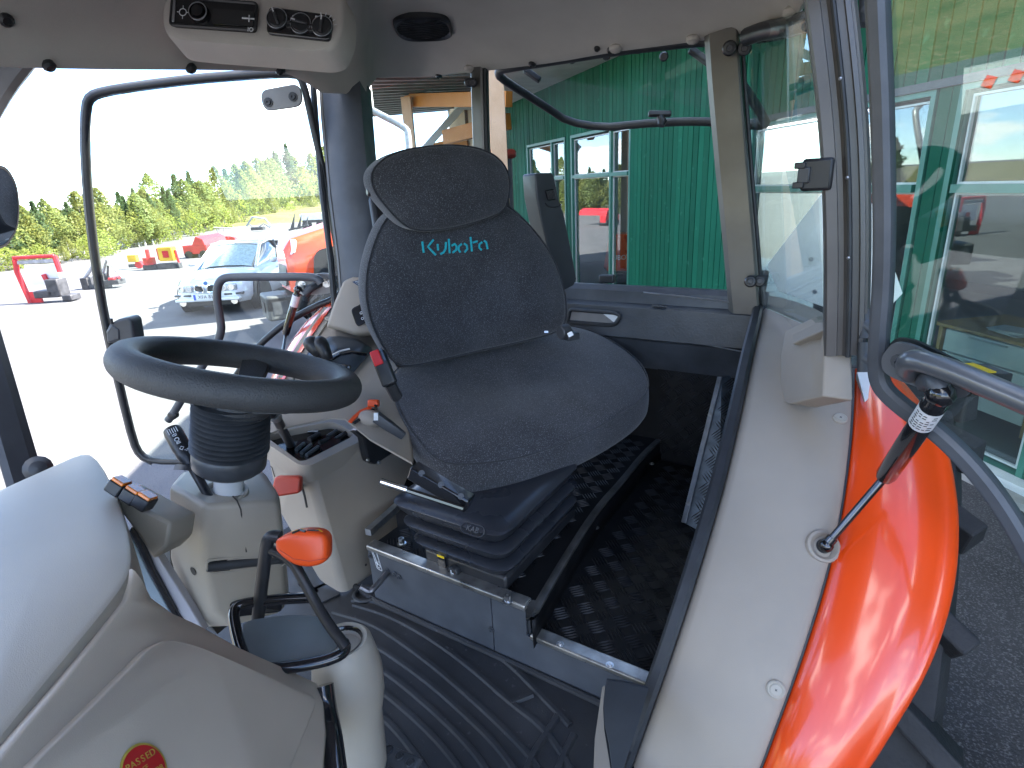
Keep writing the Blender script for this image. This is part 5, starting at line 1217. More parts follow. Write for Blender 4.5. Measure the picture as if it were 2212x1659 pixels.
# ================================================================== SEAT (swivelled towards the open door)
SO = V3((-.85, 1.3, 0)); SL = V3((.44, .898, 0)).normalized(); SF = V3((SL.y, -SL.x, 0)); ZV = V3((0, 0, 1))
seat = thing("driver_seat", "charcoal cloth driver seat on black suspension bellows, swivelled towards the open door", "seat", SO+V3((0, 0, .18)))
def plane_map(px, p0, u, v):
    n = u.cross(v); return [((at_pl(x, y, p0, n)-p0).dot(u), (at_pl(x, y, p0, n)-p0).dot(v)) for x, y in px]
# cushion
cu, cv = SL, (SF-ZV*.42).normalized(); cw = cu.cross(cv); cw = -cw if cw.z < 0 else cw
C0 = SO+V3((0, 0, .50))
ol = plane_map([(932, 985), (958, 1002), (1010, 1004), (1110, 994), (1200, 966), (1285, 928), (1360, 885), (1400, 848), (1401, 815), (1378, 775), (1300, 722), (1225, 700), (1120, 706), (1000, 735), (900, 770), (850, 800), (843, 832), (862, 890), (900, 950)], C0, cu, cv)
cc = (sum(p[0] for p in ol)/len(ol), sum(p[1] for p in ol)/len(ol))
def cush_front(u, v, s):
    d = math.hypot((u-cc[0]+.03)/.17, (v-cc[1]+.07)/.12)
    return .034*min(1, s*2.4)**.6 - .030*math.exp(-d*d) - .018*s
rows = pillow(ol, cush_front, lambda s: -.004*s, .098, rings=9, n=80)
b = MB(); b.grid([[C0+cu*u+cv*v+(cw*w if w > 0 else ZV*w) for u, v, w in r] for r in rows], True); cush = build(b, "cushion", M_FABRIC, seat, smooth_deg=80, sub=1)
rim = [C0+cu*p[0]+cv*p[1]+cw*.0015 for p in rows[9+3]]
b = MB(); b.loop_tube(rim, .0022, 6); build(b, "seam", M_PIPING, cush)
# backrest
B0 = SO+SF*-.18+V3((0, 0, .62)); bu = SL; bv = (ZV-SF*.12).normalized(); bw = SF
ol = plane_map([(852, 790), (822, 742), (800, 695), (789, 640), (791, 590), (801, 545), (817, 500), (838, 465), (880, 440), (960, 430), (1050, 430), (1092, 440), (1128, 470), (1165, 512), (1195, 556), (1213, 605), (1223, 650), (1223, 692), (1210, 715), (1150, 733), (1000, 765), (900, 790)], B0, bu, bv)
bc = (sum(p[0] for p in ol)/len(ol), sum(p[1] for p in ol)/len(ol))
def back_front(u, v, s):
    side = abs(u-bc[0])/.33
    return .040*min(1, s*2.2)**.6 + .020*side*side*min(1, s*2) - .022*math.exp(-((v-bc[1])/.16)**2)*s
rows = pillow(ol, back_front, lambda s: -.02*s, .075, rings=9, n=80)
b = MB(); b.grid([[B0+bu*u+bv*v+bw*w for u, v, w in r] for r in rows], True); back = build(b, "backrest", M_FABRIC, seat, smooth_deg=80, sub=1)
rim = [B0+bu*p[0]+bv*p[1]+bw*.002 for p in rows[12]]
b = MB(); b.loop_tube(rim, .003, 6); build(b, "piping", M_PIPING, back)
# headrest
H0_ = SO+SF*-.165+V3((0, 0, 1.10)); 
ol = plane_map([(799, 385), (808, 360), (838, 336), (880, 322), (950, 313), (1010, 315), (1055, 327), (1086, 350), (1101, 382), (1101, 412), (1094, 446), (1080, 461), (1040, 476), (985, 491), (930, 499), (893, 497), (868, 484), (836, 450), (810, 418)], H0_, bu, bv)
rows = pillow(ol, lambda u, v, s: .034*min(1, s*1.9)**.55+.006*s, lambda s: -.03*s, .075, rings=8, n=72)
b = MB(); b.grid([[H0_+bu*u+bv*v+bw*w for u, v, w in r] for r in rows], True); head = build(b, "headrest", M_FABRIC, seat, smooth_deg=80, sub=1)
rim = [H0_+bu*p[0]+bv*p[1]+bw*.0015 for p in rows[11]]
b = MB(); b.loop_tube(rim, .0028, 6); build(b, "piping", M_PIPING, head)
b = MB(); p = H0_+bu*-.235+bw*-.05+bv*.02; b.box(p, (.05, .04, .035), bu, bv); b.tube([p, p-bu*.04], .012, 8); build(b, "headrest_knob", M_BPL, head, bevel=.004)
b = MB(); b.box(B0+bu*bc[0]+bv*bc[1]-bw*.09, (.46, .50, .03), bu, bv); build(b, "back_shell", M_BPL, seat, bevel=.02)
# stitched maker's lettering, seven cut letters
SB = bvh_of(back)
K = [[(912, 522), (915, 546)], [(936, 518), (924, 533), (941, 551)], [(945, 527), (946, 541)], [(951, 549), (958, 545), (962, 538), (963, 523)],
     [(969, 516), (971, 547)], [(975, 531), (982, 527), (986, 532), (985, 540), (977, 546)], [(997, 527), (991, 532), (990, 539), (994, 545)],
     [(1002, 526), (1008, 530), (1009, 538), (1003, 545)], [(1016, 512), (1019, 543)], [(1021, 524), (1031, 521)], [(1041, 523), (1035, 528), (1035, 535), (1040, 540)], [(1045, 520), (1050, 523), (1053, 538)]]
for st_ in K:
    pts = []
    for (x0, y0), (x1, y1) in zip(st_, st_[1:]):
        for t in (0, .5): pts.append(on_surf(SB, lerp(x0, x1, t), lerp(y0, y1, t), .0012)[0])
    pts.append(on_surf(SB, *st_[-1], .0012)[0])
    if any(p is None for p in pts): continue
    b = MB(); b.tube(pts, 1, prof=[(-.001, -.0029), (.0014, -.0025), (.0018, 0), (.0014, .0025), (-.001, .0029)], up=SF); build(b, "stitched_letter", M_TEAL, back, smooth_deg=50)
# armrest folded up beside the backrest
A0 = SO+SF*-.26+V3((0, 0, .9))
an = SF
ao = [at_pl(x, y, A0, an) for x, y in ((1156, 378), (1160, 374), (1192, 373), (1197, 380), (1207, 430), (1218, 460), (1238, 560), (1246, 603), (1240, 616), (1222, 626), (1205, 626), (1190, 560), (1170, 480), (1160, 430))]
b = MB(); b.prism(ao, SF*-.075); arm = build(b, "armrest", M_DPL, seat, bevel=.014, bseg=4, smooth_deg=50)
b = MB(); b.prism(rounded([at_pl(x, y, A0+SF*.004, an) for x, y in ((1176, 411), (1194, 408), (1200, 431), (1183, 434))], .006, 3), SF*.004); ad = build(b, "adjuster_recess", M_BGLOSS, arm)
for k in range(6):
    x = 1181+k*3.0; b = MB(); b.tube([at_pl(x, 413-k*.4, A0+SF*.010, an), at_pl(x+4.5, 431-k*.4, A0+SF*.010, an)], .0022, 6); build(b, "adjuster_ridge", M_BPL, ad)
b = MB(); b.tube(smooth([at_pl(x, y, A0+SF*.001, an) for x, y in ((1178, 437), (1182, 445), (1195, 449), (1208, 446), (1212, 440))], 2), .0022, 6); build(b, "armrest_groove", M_BPL, arm)
# seat-belt buckle
q0 = at_d(829, 796, 1.36); bx_ = SL; by_ = SF; bd = (at_d(812, 762, 1.36)-at_d(840, 832, 1.36)).normalized()
bs = (RT-bd*RT.dot(bd)).normalized(); bn = bd.cross(bs)
if bn.dot(CAM-q0) < 0: bn = -bn
bk = build((lambda m: (m.box(q0, (.085, .036, .024), bd, bs), m)[1])(MB()), "buckle", M_BPL, seat, bevel=.006, bseg=3)
b = MB(); b.box(q0+bd*.028-bs*.004+bn*.0125, (.036, .022, .004), bd, bs); build(b, "release_button", M_RED, bk, bevel=.002)
b = MB(); b.box(q0+bd*.030+bs*.013+bn*.0125, (.03, .004, .003), bd, bs); build(b, "buckle_slot", M_BGLOSS, bk)
b = MB(); b.tube([q0-bd*.04, q0-bd*.06-bn*.01, q0-bd*.075-bn*.02], .014, 8); build(b, "buckle_stalk", M_BPL, bk)
# hinge hardware at the right end of the seat joint
b = MB(); p = at_d(1222, 716, 1.62); b.lathe([(.02, -.02), (.021, .008), (.014, .014), (.001, .014)], p, SL, 16); b.box(p-ZV*.015+SL*.015, (.04, .04, .02), SL, SF); build(b, "recliner_hub", M_DPL, seat, bevel=.003)
b = MB(); b.box(at_d(1232, 722, 1.58), (.014, .012, .003), RT+UP*.5, UP-RT*.5); build(b, "belt_tag", M_LABEL, seat)
b = MB(); b.box(at_d(1180, 717, 1.50), (.010, .005, .005), RT, UP); build(b, "hinge_screw", M_STEEL, seat)
# slide rails, pan and swivel plate
b = MB(); b.box(SO+V3((0, 0, .365))+SF*-.08, (.40, .30, .03), SL, SF); build(b, "seat_pan", M_BPL, seat, bevel=.006)
rA, rB = at_d(893, 1012, 1.27), at_d(1012, 1082, 1.24)
for o_, nm in ((V3(), "slide_rail"),):
    b = MB(); b.box((rA+rB)/2+o_-ZV*.005, ((rB-rA).length*1.05, .035, .034), rB-rA, ZV.cross(rB-rA)); rl_ = build(b, nm, M_BGLOSS, seat, bevel=.004)
for t in (.15, .5, .85): b = MB(); bolt(b, rA.lerp(rB, t)+(CAM-rA).normalized()*.02, CAM-rA, .0042, .003); build(b, "rail_rivet", M_DPL, rl_)
b = MB(); b.prism([at_z(x, y, .325) for x, y in ((1005, 1088), (1090, 1030), (1180, 1010), (1190, 1060), (1140, 1080), (1050, 1110))], (0, 0, .008)); build(b, "swivel_plate", M_BGLOSS, seat, bevel=.002, smooth_deg=0)
b = MB(); b.box(at_z(1082, 1036, .335), (.022, .022, .012)); build(b, "rail_bolt", M_STEEL, seat, bevel=.004)
p, q = at_d(822, 1040, 1.2), at_d(1000, 1098, 1.22)
b = MB(); b.tube([p, p.lerp(q, .31)], .0075, 10); lv = build(b, "slide_lever", M_CHROME, seat)
b = MB(); b.tube([p.lerp(q, .31), q], .006, 8); build(b, "lever_rod", M_BGLOSS, lv)
# bellows: stacked folds aligned with the platform, tapering down
def fold(x0, x1, y0, y1, z0, z1, bul):
    rows = []
    for t in [i/10 for i in range(11)]:
        z = lerp(z0, z1, t); g = bul*(t**.5 if t < .8 else 0.894*math.sqrt(max(0, 1-((t-.8)/.2)**2)))-bul
        rows.append(rounded([V3((x, y, z)) for x, y in ((x0-g, y0-g), (x1+g, y0-g), (x1+g, y1+g), (x0-g, y1+g))], .05, 5))
    return rows
for z0, z1, x0, x1, y0 in ((.310, .366, -1.016, -.650, .925), (.258, .308, -.996, -.650, .932), (.208, .256, -.972, -.652, .938)):
    b = MB(); rows = fold(x0, x1, y0, 1.36, z0, z1, .042); b.grid(rows, True); n = len(rows[0]); b.f.append(tuple(range(n))[::-1]); b.f.append(tuple(range(len(b.v)-n, len(b.v)))); build(b, "bellows_fold", M_BELL, seat, smooth_deg=50)
b = MB(); b.hexa([V3((x, y, z)) for z in (.185, .225) for x, y in ((-.925, .957), (-.668, .957), (-.668, 1.34), (-.925, 1.34))]); base = build(b, "suspension_base", M_BPL, seat, bevel=.008)
BB = bvh_of(*[o for o in seat.children if o.name.startswith(("bellows", "suspension"))])
p, n = on_surf(BB, 957, 1212, .004)
def surf_panel(bv_, px, off, thick, r):
    pts = [on_surf(bv_, x, y, off) for x, y in px]; nn = [q[1] for q in pts if q[0] is not None][0]; c = [q[0] for q in pts if q[0] is not None]
    return rounded(c, r, 3), nn
if p is not None:
    ux = V3((1, 0, 0)); uz = n.cross(ux)
    b = MB(); b.box(p, (.026, .046, .006), ux, uz, n); ind = build(b, "indicator_panel", M_BGLOSS, base, bevel=.002)
    b = MB(); b.box(p+n*.0035+uz*.019*(1 if uz.z > 0 else -1), (.022, .006, .002), ux, uz, n); build(b, "yellow_flag", M_YELLOW, ind)
p, n = on_surf(BB, 985, 1231, .004)
if p is not None:
    b = MB(); b.lathe([(.017, -.004), (.017, .008), (.014, .012), (.001, .012)], p, n, 20); kn = build(b, "height_knob", M_BPL, base)
    b = MB(); b.box(p+n*.0125, (.010, .0022, .001), V3((1, 0, .2)), V3((0, 0, 1))); b.box(p+n*.0125+V3((-.003, 0, .004)), (.0022, .010, .001), V3((1, 0, .2)), V3((0, 0, 1))); build(b, "knob_symbol", M_WHITE, kn)
p, n = on_surf(BB, 1022, 1144, .002)
if p is not None:
    ux = (V3((1, 0, 0))-n*n.x).normalized(); uz = n.cross(ux); uz = uz if uz.z > 0 else -uz
    st = [p+ux*(.020*sx+.013*math.cos(a))+uz*.013*math.sin(a) for sx, a in [(1, -PI/2+PI*i/8) for i in range(9)]+[(-1, PI/2+PI*i/8) for i in range(9)]]
    b = MB(); b.loop_tube(st, .0016, 6); bdg = build(b, "maker_badge", M_BELL, base)
    text("KAB", "badge_lettering", p+n*.0008, ux, uz, .019, mat("badge_text", (.07, .075, .085), .35), bdg, depth=.0008)
p, n = on_surf(BB, 892, 1092, .0015)
if p is not None:
    b = MB(); b.loop_tube(rounded([on_surf(BB, x, y, .0015)[0] or p for x, y in ((880, 1082), (902, 1090), (896, 1108), (876, 1098))], .006, 3), .0012, 5); build(b, "moulded_mark", M_BELL, base)

# ================================================================== STEERING
WC = at_d(527, 803, 1.06)
vd_ = (WC-CAM).normalized()
u0 = (UP-vd_*UP.dot(vd_)).normalized(); r0 = vd_.cross(u0)
ang = math.radians(7.5); u0 = u0*math.cos(ang)+r0*math.sin(ang)*(1 if r0.dot(RT) > 0 else -1)
WN = (-vd_*.18+u0*math.sqrt(1-.18**2)).normalized()
wa = WN.orthogonal().normalized(); wa = (RT-WN*RT.dot(WN)).normalized(); wb = WN.cross(wa)
sw = thing("steering_wheel", "black grained steering wheel tilted on its column before the seat", "steering wheel", WC)
RW = .184
b = MB(); b.loop_tube(disc_pts(WC, WN, RW, 72, wa), .0278, 20); rimo = build(b, "wheel_rim", M_LEATHER, sw, smooth_deg=180)
for k, a in enumerate((1.86, 1.86+2.15, 1.86-2.15)):
    u = wa*math.cos(a)+wb*math.sin(a); t = WN.cross(u)
    b = MB(); b.tube([WC+u*RW, WC+u*RW*.86-WN*.012, WC+u*RW*.6-WN*.035, WC+u*.04-WN*.05], [1.15, 1.0, .9, 1.0], prof=[(x*.017, y*.028) for x, y in ((-1, -.8), (-1, .8), (-.4, 1), (.5, .9), (.7, 0), (.5, -.9), (-.4, -1))], up=WN); build(b, "spoke", M_LEATHER, sw, smooth_deg=50)
b = MB(); b.lathe([(.001, -.03), (.045, -.03), (.055, -.045), (.055, -.075), (.04, -.09)], WC, WN, 32); build(b, "hub", M_LEATHER, sw, smooth_deg=50)
# column boot
tb0, tb1 = at_d(510, 806, 1.06)-WN*.055, at_d(496, 1002, 1.115)
cax = (tb0-tb1).normalized()
colm = thing("steering_column", "beige steering column with black ribbed boot and silver shaft", "steering column", at_d(500, 1300, 1.15))
Lb = (tb0-tb1).length; prof = []; NR = 10
for i in range(NR*8+1):
    t = i/(NR*8); prof.append((-.0045+.0675-.003*t+.0072*math.cos(2*PI*NR*t), .038+t*(Lb-.03)))
prof = [(.02, -.004), (.058, -.006), (.066, .002), (.0665, .03), (.063, .036)]+prof
b = MB(); b.lathe(prof, tb1, cax, 40); build(b, "ribbed_boot", M_BLACK, colm, smooth_deg=55)
b = MB(); b.lathe([(.032, .0), (.032, -.018), (.030, -.020), (.022, -.022), (.022, -.09)], tb1, cax, 28); build(b, "column_shaft", M_ALUB, colm)
b = MB(); b.lathe([(.027, -.026), (.027, -.060), (.034, -.064), (.034, -.09)], tb1, cax, 24); build(b, "shaft_bush", M_WHITE2, colm)
sh = {k: at_d(*v) for k, v in dict(a=(363, 1045, 1.12), b=(384, 1022, 1.19), c=(470, 1010, 1.28), d=(566, 1022, 1.26), e=(604, 1082, 1.14), f=(441, 1092, 1.05),
      g=(365, 1205, 1.17), h=(436, 1205, 1.09), i=(612, 1200, 1.18), j=(381, 1265, 1.19), k=(461, 1320, 1.13), l=(620, 1290, 1.20), m=(435, 1352, 1.20), n=(500, 1352, 1.16), o=(610, 1320, 1.22)).items()}
b = MB(); names = list(sh); idx = {k: i for i, k in enumerate(names)}; b.v = [tuple(sh[k]) for k in names]
for f in ("fedcba", "afhg", "feih", "ghkj", "hilk", "jkm", "mkn", "knol" ): b.f.append(tuple(idx[c] for c in f))
back_pts = [sh[c]+FW*.08 for c in "abc"]+[sh["d"]+FW*.03-RT*.01, sh["e"]+FW*.05-RT*.02]+[sh["i"]+FW*.06-RT*.02, sh["l"]+FW*.06-RT*.02, sh["o"]+FW*.06-RT*.01, sh["m"]+FW*.08, sh["j"]+FW*.1, sh["g"]+FW*.1]
edge_pts = [sh[c] for c in "abcdeilo"]+[sh["m"], sh["j"], sh["g"]]
b.grid([edge_pts, back_pts], True)
shroud = build(b, "column_shroud", M_BEIGE2, colm, smooth_deg=25, bevel=.016, bseg=4)
b = MB(); b.lathe([(.040, -.04), (.0415, .0), (.039, .006), (.034, .005), (.032, -.004), (.030, -.04)], (on_surf(bvh_of(shroud), 488, 1064)[0] or at_d(488, 1072, 1.1)), cax, 32); build(b, "collar", M_BEIGE2, colm)
SHB = bvh_of(shroud)
def decal_line(bv_, px, r, name, m, par, off=.0005):
    pts = []
    for (x0, y0), (x1, y1) in zip(px, px[1:]):
        for t in (0, .25, .5, .75):
            q = on_surf(bv_, lerp(x0, x1, t), lerp(y0, y1, t), off)[0]
            if q is not None: pts.append(q)
    q = on_surf(bv_, *px[-1], off)[0]
    if q is not None: pts.append(q)
    if len(pts) > 1: b = MB(); b.tube(pts, r, 6); return build(b, name, m, par)
M_SEAM = mat("panel_gap", (.06, .055, .05), .8)
decal_line(SHB, [(503, 1073), (512, 1082), (520, 1100), (526, 1150), (532, 1192)], .0016, "shroud_seam", M_SEAM, colm)
decal_line(SHB, [(538, 1225), (545, 1270), (548, 1292)], .0012, "shroud_seam", M_BEIGE2, colm)
sp2 = [on_surf(SHB, x, y, .004) for x, y in ((446, 1208), (612, 1192), (613, 1221), (452, 1236))]
if all(q[0] is not None for q in sp2):
    ring = rounded([q[0] for q in sp2], .012, 4); b = MB(); b.prism(ring, sp2[0][1]*.0008); slt = build(b, "shroud_slot", M_BGLOSS, colm, smooth_deg=0)
    b = MB(); b.loop_tube(ring, .0028, 6); build(b, "slot_lip", M_BEIGE2, slt)
    b = MB(); b.tube([sp2[0][0].lerp(sp2[3][0], .5)+V3((0, 0, 0)), sp2[1][0].lerp(sp2[2][0], .5)], .0095, 10); build(b, "pivot_bar", M_DPL, slt)
sp2 = [on_surf(SHB, x, y, .004) for x, y in ((494, 1300), (520, 1292), (606, 1282), (606, 1318), (500, 1330))]
if all(q[0] is not None for q in sp2): b = MB(); b.prism(rounded([q[0] for q in sp2], .01, 3), sp2[0][1]*.0008); build(b, "lower_slot", M_BGLOSS, colm, smooth_deg=0)
q, n = on_surf(SHB, 419, 1233, .001)
if q is not None: b = MB(); b.lathe([(.009, .001), (.006, -.001), (.001, -.001)], q, n, 14); build(b, "screw_recess", M_SEAM, colm)
# indicator stalk
stk = thing("indicator_stalk", "black indicator stalk with white symbols beside the ribbed boot", "stalk", at_d(380, 940, 1.16))
p0, p1 = at_d(370, 926, 1.16), at_d(414, 1006, 1.13)
ax_ = (p1-p0)
b = MB(); b.lathe([(.008, 0), (.016, .003), (.0175, .012), (.0175, .052), (.0165, .056), (.0165, .068), (.014, .080), (.0095, .086), (.0085, .13), (.0085, .2)], p0, ax_, 22); stb = build(b, "stalk_barrel", M_BPL, stk)
pn = (CAM-p0); axn = ax_.normalized(); pn = (pn-axn*pn.dot(axn)).normalized(); ps = axn.cross(pn); ps = ps if ps.dot(RT) > 0 else -ps
b = MB()
for k in range(5): b.box(p0+axn*(.016+.0)+pn*.0172+ps*(-.008+.004*k)+axn*0, (.012, .0012, .0008), axn, ps)
b.loop_tube([p0+axn*.06+pn*.0175+x for x in (ps*-.004, axn*.004+ps*-.001, ps*.004, axn*-.004)], .0006, 4)
b.loop_tube([p0+axn*.066+pn*.0165+x for x in (ps*.002, axn*.004+ps*.005, ps*.010)], .0006, 4)
build(b, "stalk_symbols", M_WHITE, stk)
text("0 OII", "stalk_lettering", p0+axn*.037+pn*.0182, axn, -ps, .012, M_WHITE, stk, depth=.0004)
b = MB(); b.tube(smooth([at_d(392, 1008, 1.13), at_d(415, 1008, 1.12), at_d(450, 1020, 1.14)], 2), 1, prof=[(-.004, -.018), (.005, -.014), (.006, .014), (-.004, .018)], up=UP); build(b, "stalk_shoe", M_BPL, stk)

# ================================================================== DASHBOARD
P1, P2, P3 = at_z(290, 1232, .66), at_z(0, 1640, .66), at_d(690, 1500, .93)
dn = (P2-P1).cross(P3-P1).normalized(); dn = dn if dn.dot(CAM-P1) > 0 else -dn
dash = thing("dashboard", "large grey beige dashboard hood with ridge and recessed side panel", "dashboard", P1)
tp_ = [(-260, 1190), (-60, 1085), (60, 1030), (130, 1000), (182, 974), (207, 986), (243, 1045), (270, 1120), (284, 1185), (284, 1232), (262, 1272), (200, 1350), (100, 1470), (0, 1592), (-60, 1670), (-200, 1840)]
ed = [at_z(x, y, .66+.0*x) for x, y in tp_]
k = sum(ed, V3())/len(ed)
b = MB()
dome = [[p.lerp(k, t)+V3((0, 0, .012*math.sin(PI/2*min(1, t*1.6)))) for p in ed] for t in (.05, .12, .3, .6, .95)]
ring0 = ed; down = [p.lerp(k, -.02)-V3((0, 0, .02)) for p in ed]
b.grid([[p.lerp(k, -.015)-V3((0, 0, .10)) for p in ed], down, [p.lerp(k, -.012)-V3((0, 0, .006)) for p in ed], ring0]+dome, True); k2 = len(b.v); n = len(ed); b.f.append(tuple(range(k2-n, k2)))
hood_ = build(b, "dash_hood", M_BEIGE2, dash, smooth_deg=60, sub=1)
sd_ = [(286, 1222), (300, 1240), (322, 1283), (370, 1318), (430, 1345), (520, 1396), (600, 1432), (690, 1474), (706, 1515), (712, 1580), (706, 1660), (690, 1760), (650, 1900), (-260, 1960), (-220, 1880), (-60, 1700), (40, 1575), (130, 1468), (215, 1362), (270, 1290)]
sdp = [at_pl(x, y, P1, dn) for x, y in sd_]
k = sum(sdp, V3())/len(sdp)
b = MB(); b.grid([[p-dn*.14-V3((0, 0, .0)) for p in sdp], [p.lerp(k, -.004)-dn*.02 for p in sdp], [p.lerp(k, .015)-dn*.003 for p in sdp], [p.lerp(k, .045) for p in sdp]], True); n = len(sdp); b.f.append(tuple(range(len(b.v)-n, len(b.v))))
side_ = build(b, "side_panel", M_BEIGE_LIFTED, dash, smooth_deg=60)
rp_ = [(352, 1392), (420, 1410), (672, 1515), (655, 1560), (612, 1659), (560, 1800), (-60, 1800), (60, 1662), (200, 1525), (310, 1412)]
ctrp = [at_pl(x, y, P1+dn*.0005, dn) for x, y in rp_]
k = sum(ctrp, V3())/len(ctrp)
b = MB(); rr_ = [rounded([p.lerp(k, t)+dn*h for p in ctrp], .03, 4) for t, h in ((-.05, .0), (-.02, .010), (.0, .012))]; b.grid(rr_, True); n = len(rr_[0]); b.f.append(tuple(range(len(b.v)-n, len(b.v)))); build(b, "raised_cover", M_BEIGE_LIFTED, dash, smooth_deg=45)
# pillar with cup holder growing out of the side
cb_ = at_d(738, 1384, 1.02)
b = MB(); b.lathe([(.030, -.012), (.036, .0), (.044, .002), (.051, -.006), (.056, -.03), (.062, -.07), (.060, -.12), (.050, -.17), (.044, -.30), (.044, -.42)], cb_, (0, 0, 1), 36); build(b, "cup_pillar", M_BEIGE2, dash, smooth_deg=60)
b = MB(); b.lathe([(.036, .001), (.033, -.004), (.030, -.03), (.001, -.03)], cb_, (0, 0, 1), 30, caps=False); build(b, "cup_well", M_BGLOSS, dash)
b = MB(); b.tube(smooth([at_d(698, 1480, .95), at_d(704, 1530, .94), at_d(716, 1590, .9), at_d(728, 1690, .86)], 2), .017, 12); build(b, "black_boot", M_BGLOSS, dash)
# sticker
stc = at_pl(311, 1664, P1+dn*.0135, dn); su = (at_pl(350, 1636, P1, dn)-at_pl(270, 1690, P1, dn)).normalized(); sv = dn.cross(su).normalized()
R_ = (at_pl(361, 1664, P1, dn)-at_pl(261, 1664, P1, dn)).length/2
stick = thing("inspection_sticker", "round red PASSED sticker with gold rim on the dashboard side", "sticker", stc)
b = MB(); b.lathe([(R_, 0), (R_, .0006), (R_*.93, .0008), (.001, .0008)], stc, dn, 40); build(b, "gold_ring", M_GOLD, stick)
b = MB(); b.lathe([(R_*.90, .0008), (R_*.90, .0014), (.001, .0014)], stc, dn, 40); face = build(b, "red_face", M_STRED, stick)
for i, ch in enumerate("PASSED"):
    a = (2.5-i)*.30+PI/2+.0; rr = R_*.56; p = stc+(su*math.cos(a)+sv*math.sin(a))*rr+dn*.0016
    p = stc+su*((i-2.5)*R_*.235)+sv*(R_*.38)+dn*.0016
    text(ch, "sticker_lettering", p, su, sv, R_*.36, M_GOLD, face, depth=.0003)
text("EF", "sticker_lettering", stc+su*R_*.05+sv*R_*.03+dn*.0016, su, sv, R_*.26, M_GOLD, face, depth=.0003)
text("OR", "sticker_lettering", stc+su*R_*.55-sv*R_*.28+dn*.0016, su, sv, R_*.30, M_GOLD, face, depth=.0003)
text("INSPECT", "sticker_lettering", stc-su*R_*.15-sv*R_*.28+dn*.0016, su, sv, R_*.30, M_GOLD, face, depth=.0003)
# amber switch row on a bracket behind the hood
swb = thing("switch_bank", "row of black rocker switches with amber lenses behind the dashboard hood", "switches", at_d(285, 1065, .98))
b = MB(); b.prism([at_d(x, y, .98) for x, y in ((240, 1060), (322, 1105), (370, 1130), (362, 1180), (330, 1210), (300, 1160), (262, 1110))], FW*.08); build(b, "switch_bracket", M_BEIGE2, swb, smooth_deg=25, bevel=.006)
for k, (x, y) in enumerate(((256, 1052), (286, 1070), (312, 1084))):
    p = at_d(x, y, .965); u = (at_d(325, 1095, .965)-at_d(240, 1040, .965)).normalized(); v = FW.cross(u); v = v if v.dot(UP) > 0 else -v
    b = MB(); b.box(p, (.026, .022, .03), u, v); s_ = build(b, "rocker_switch", M_BPL, swb, bevel=.003)
    b = MB(); b.box(p+v*.013-FW*.002, (.022, .006, .024), u, v); build(b, "amber_lens", M_AMBER, s_, bevel=.0015)
# A-frame sill with seal between the hood and the column
sil = thing("door_sill_trim", "pale sill strip with black seal between dashboard hood and column", "sill trim", at_d(370, 1220, 1.1))
def strip(name, m, A, B_, d0, d1, thick=.02):
    n = len(A); ds = [lerp(d0, d1, i/(n-1)) for i in range(n)]
    b = MB(); A3 = [at_d(x, y, d) for (x, y), d in zip(A, ds)]; B3 = [at_d(x, y, d) for (x, y), d in zip(B_, ds)]
    b.grid([[p+FW*thick for p in A3], A3, B3, [p+FW*thick for p in B3]]); return build(b, name, m, sil, smooth_deg=30, bevel=.002)
strip("sill_strip", mat("pale_sill", (.45, .45, .50), .4, nscale=5, namt=.06), [(282, 1135), (302, 1165), (330, 1230), (380, 1320), (402, 1345)], [(318, 1150), (337, 1195), (360, 1232), (410, 1312), (440, 1362)], 1.08, 1.16)
strip("sill_seal", M_BGLOSS, [(278, 1148), (296, 1180), (322, 1238), (366, 1318), (386, 1352)], [(284, 1139), (304, 1170), (331, 1233), (378, 1318), (398, 1350)], 1.07, 1.15)
strip("lower_window", mat("blue_grey_panel", (.25, .32, .38), .25, nscale=4, namt=.15, coat=.4), [(270, 1155), (285, 1185), (296, 1240), (330, 1300), (352, 1330)], [(277, 1149), (295, 1182), (321, 1239), (365, 1319), (385, 1353)], 1.08, 1.16)
b = MB(); b.prism([at_d(x, y, 1.16) for x, y in ((318, 1140), (341, 1120), (366, 1152), (366, 1180), (340, 1198))], FW*.06); build(b, "hinge_cover", M_BEIGE, sil, smooth_deg=25, bevel=.006)
b = MB(); b.prism([at_d(x, y, 1.22) for x, y in ((338, 1196), (366, 1178), (372, 1270), (436, 1352), (470, 1370), (410, 1320), (360, 1236))], FW*.04); build(b, "gap_panel", M_DPL, sil, smooth_deg=0)  # dark grey panel in the gap between sill strip and column
# ================================================================== RIGHT-HAND CONSOLE AND LEVERS
con = thing("side_console", "beige side console with black gear gate beside the driver seat", "console", at_z(742, 1284, .01))
Q0 = at_z(742, 1284, .012)
Yf, Xi = Q0.y, Q0.x
q = dict(a=at_y(660, 1004, Yf), b=at_y(573, 952, Yf+.03), c=at_y(688, 1252, Yf+.0), d=Q0, e=at_x(790, 950, Xi-.03), f=at_x(806, 1238, Xi), g=at_x(892, 1003, Xi-.01), h=at_x(853, 1095, Xi), i=at_y(607, 1112, Yf+.01))
rz = lambda p, z: V3((p.x, p.y, z))
b = MB()
tb_ = at_y(712, 912, q['e'].y+.0)
nm = ["b", "a", "e", "g", "h", "f", "d", "c", "i"]
b.v = [tuple(q[k]) for k in nm]; ix = {k: i for i, k in enumerate(nm)}
b.f = [tuple(ix[k] for k in "adci"), tuple(ix[k] for k in "aib"), tuple(ix[k] for k in "aefd"), tuple(ix[k] for k in "eghf")]
bk_ = lambda p: p+V3((-.16, .10, 0))
b.add([q['b'], q['i'], q['c'], bk_(q['b']), bk_(q['i']), bk_(q['c'])], [(0, 1, 4, 3), (1, 2, 5, 4)])
lowp = [q['f'], q['h'], q['g']]
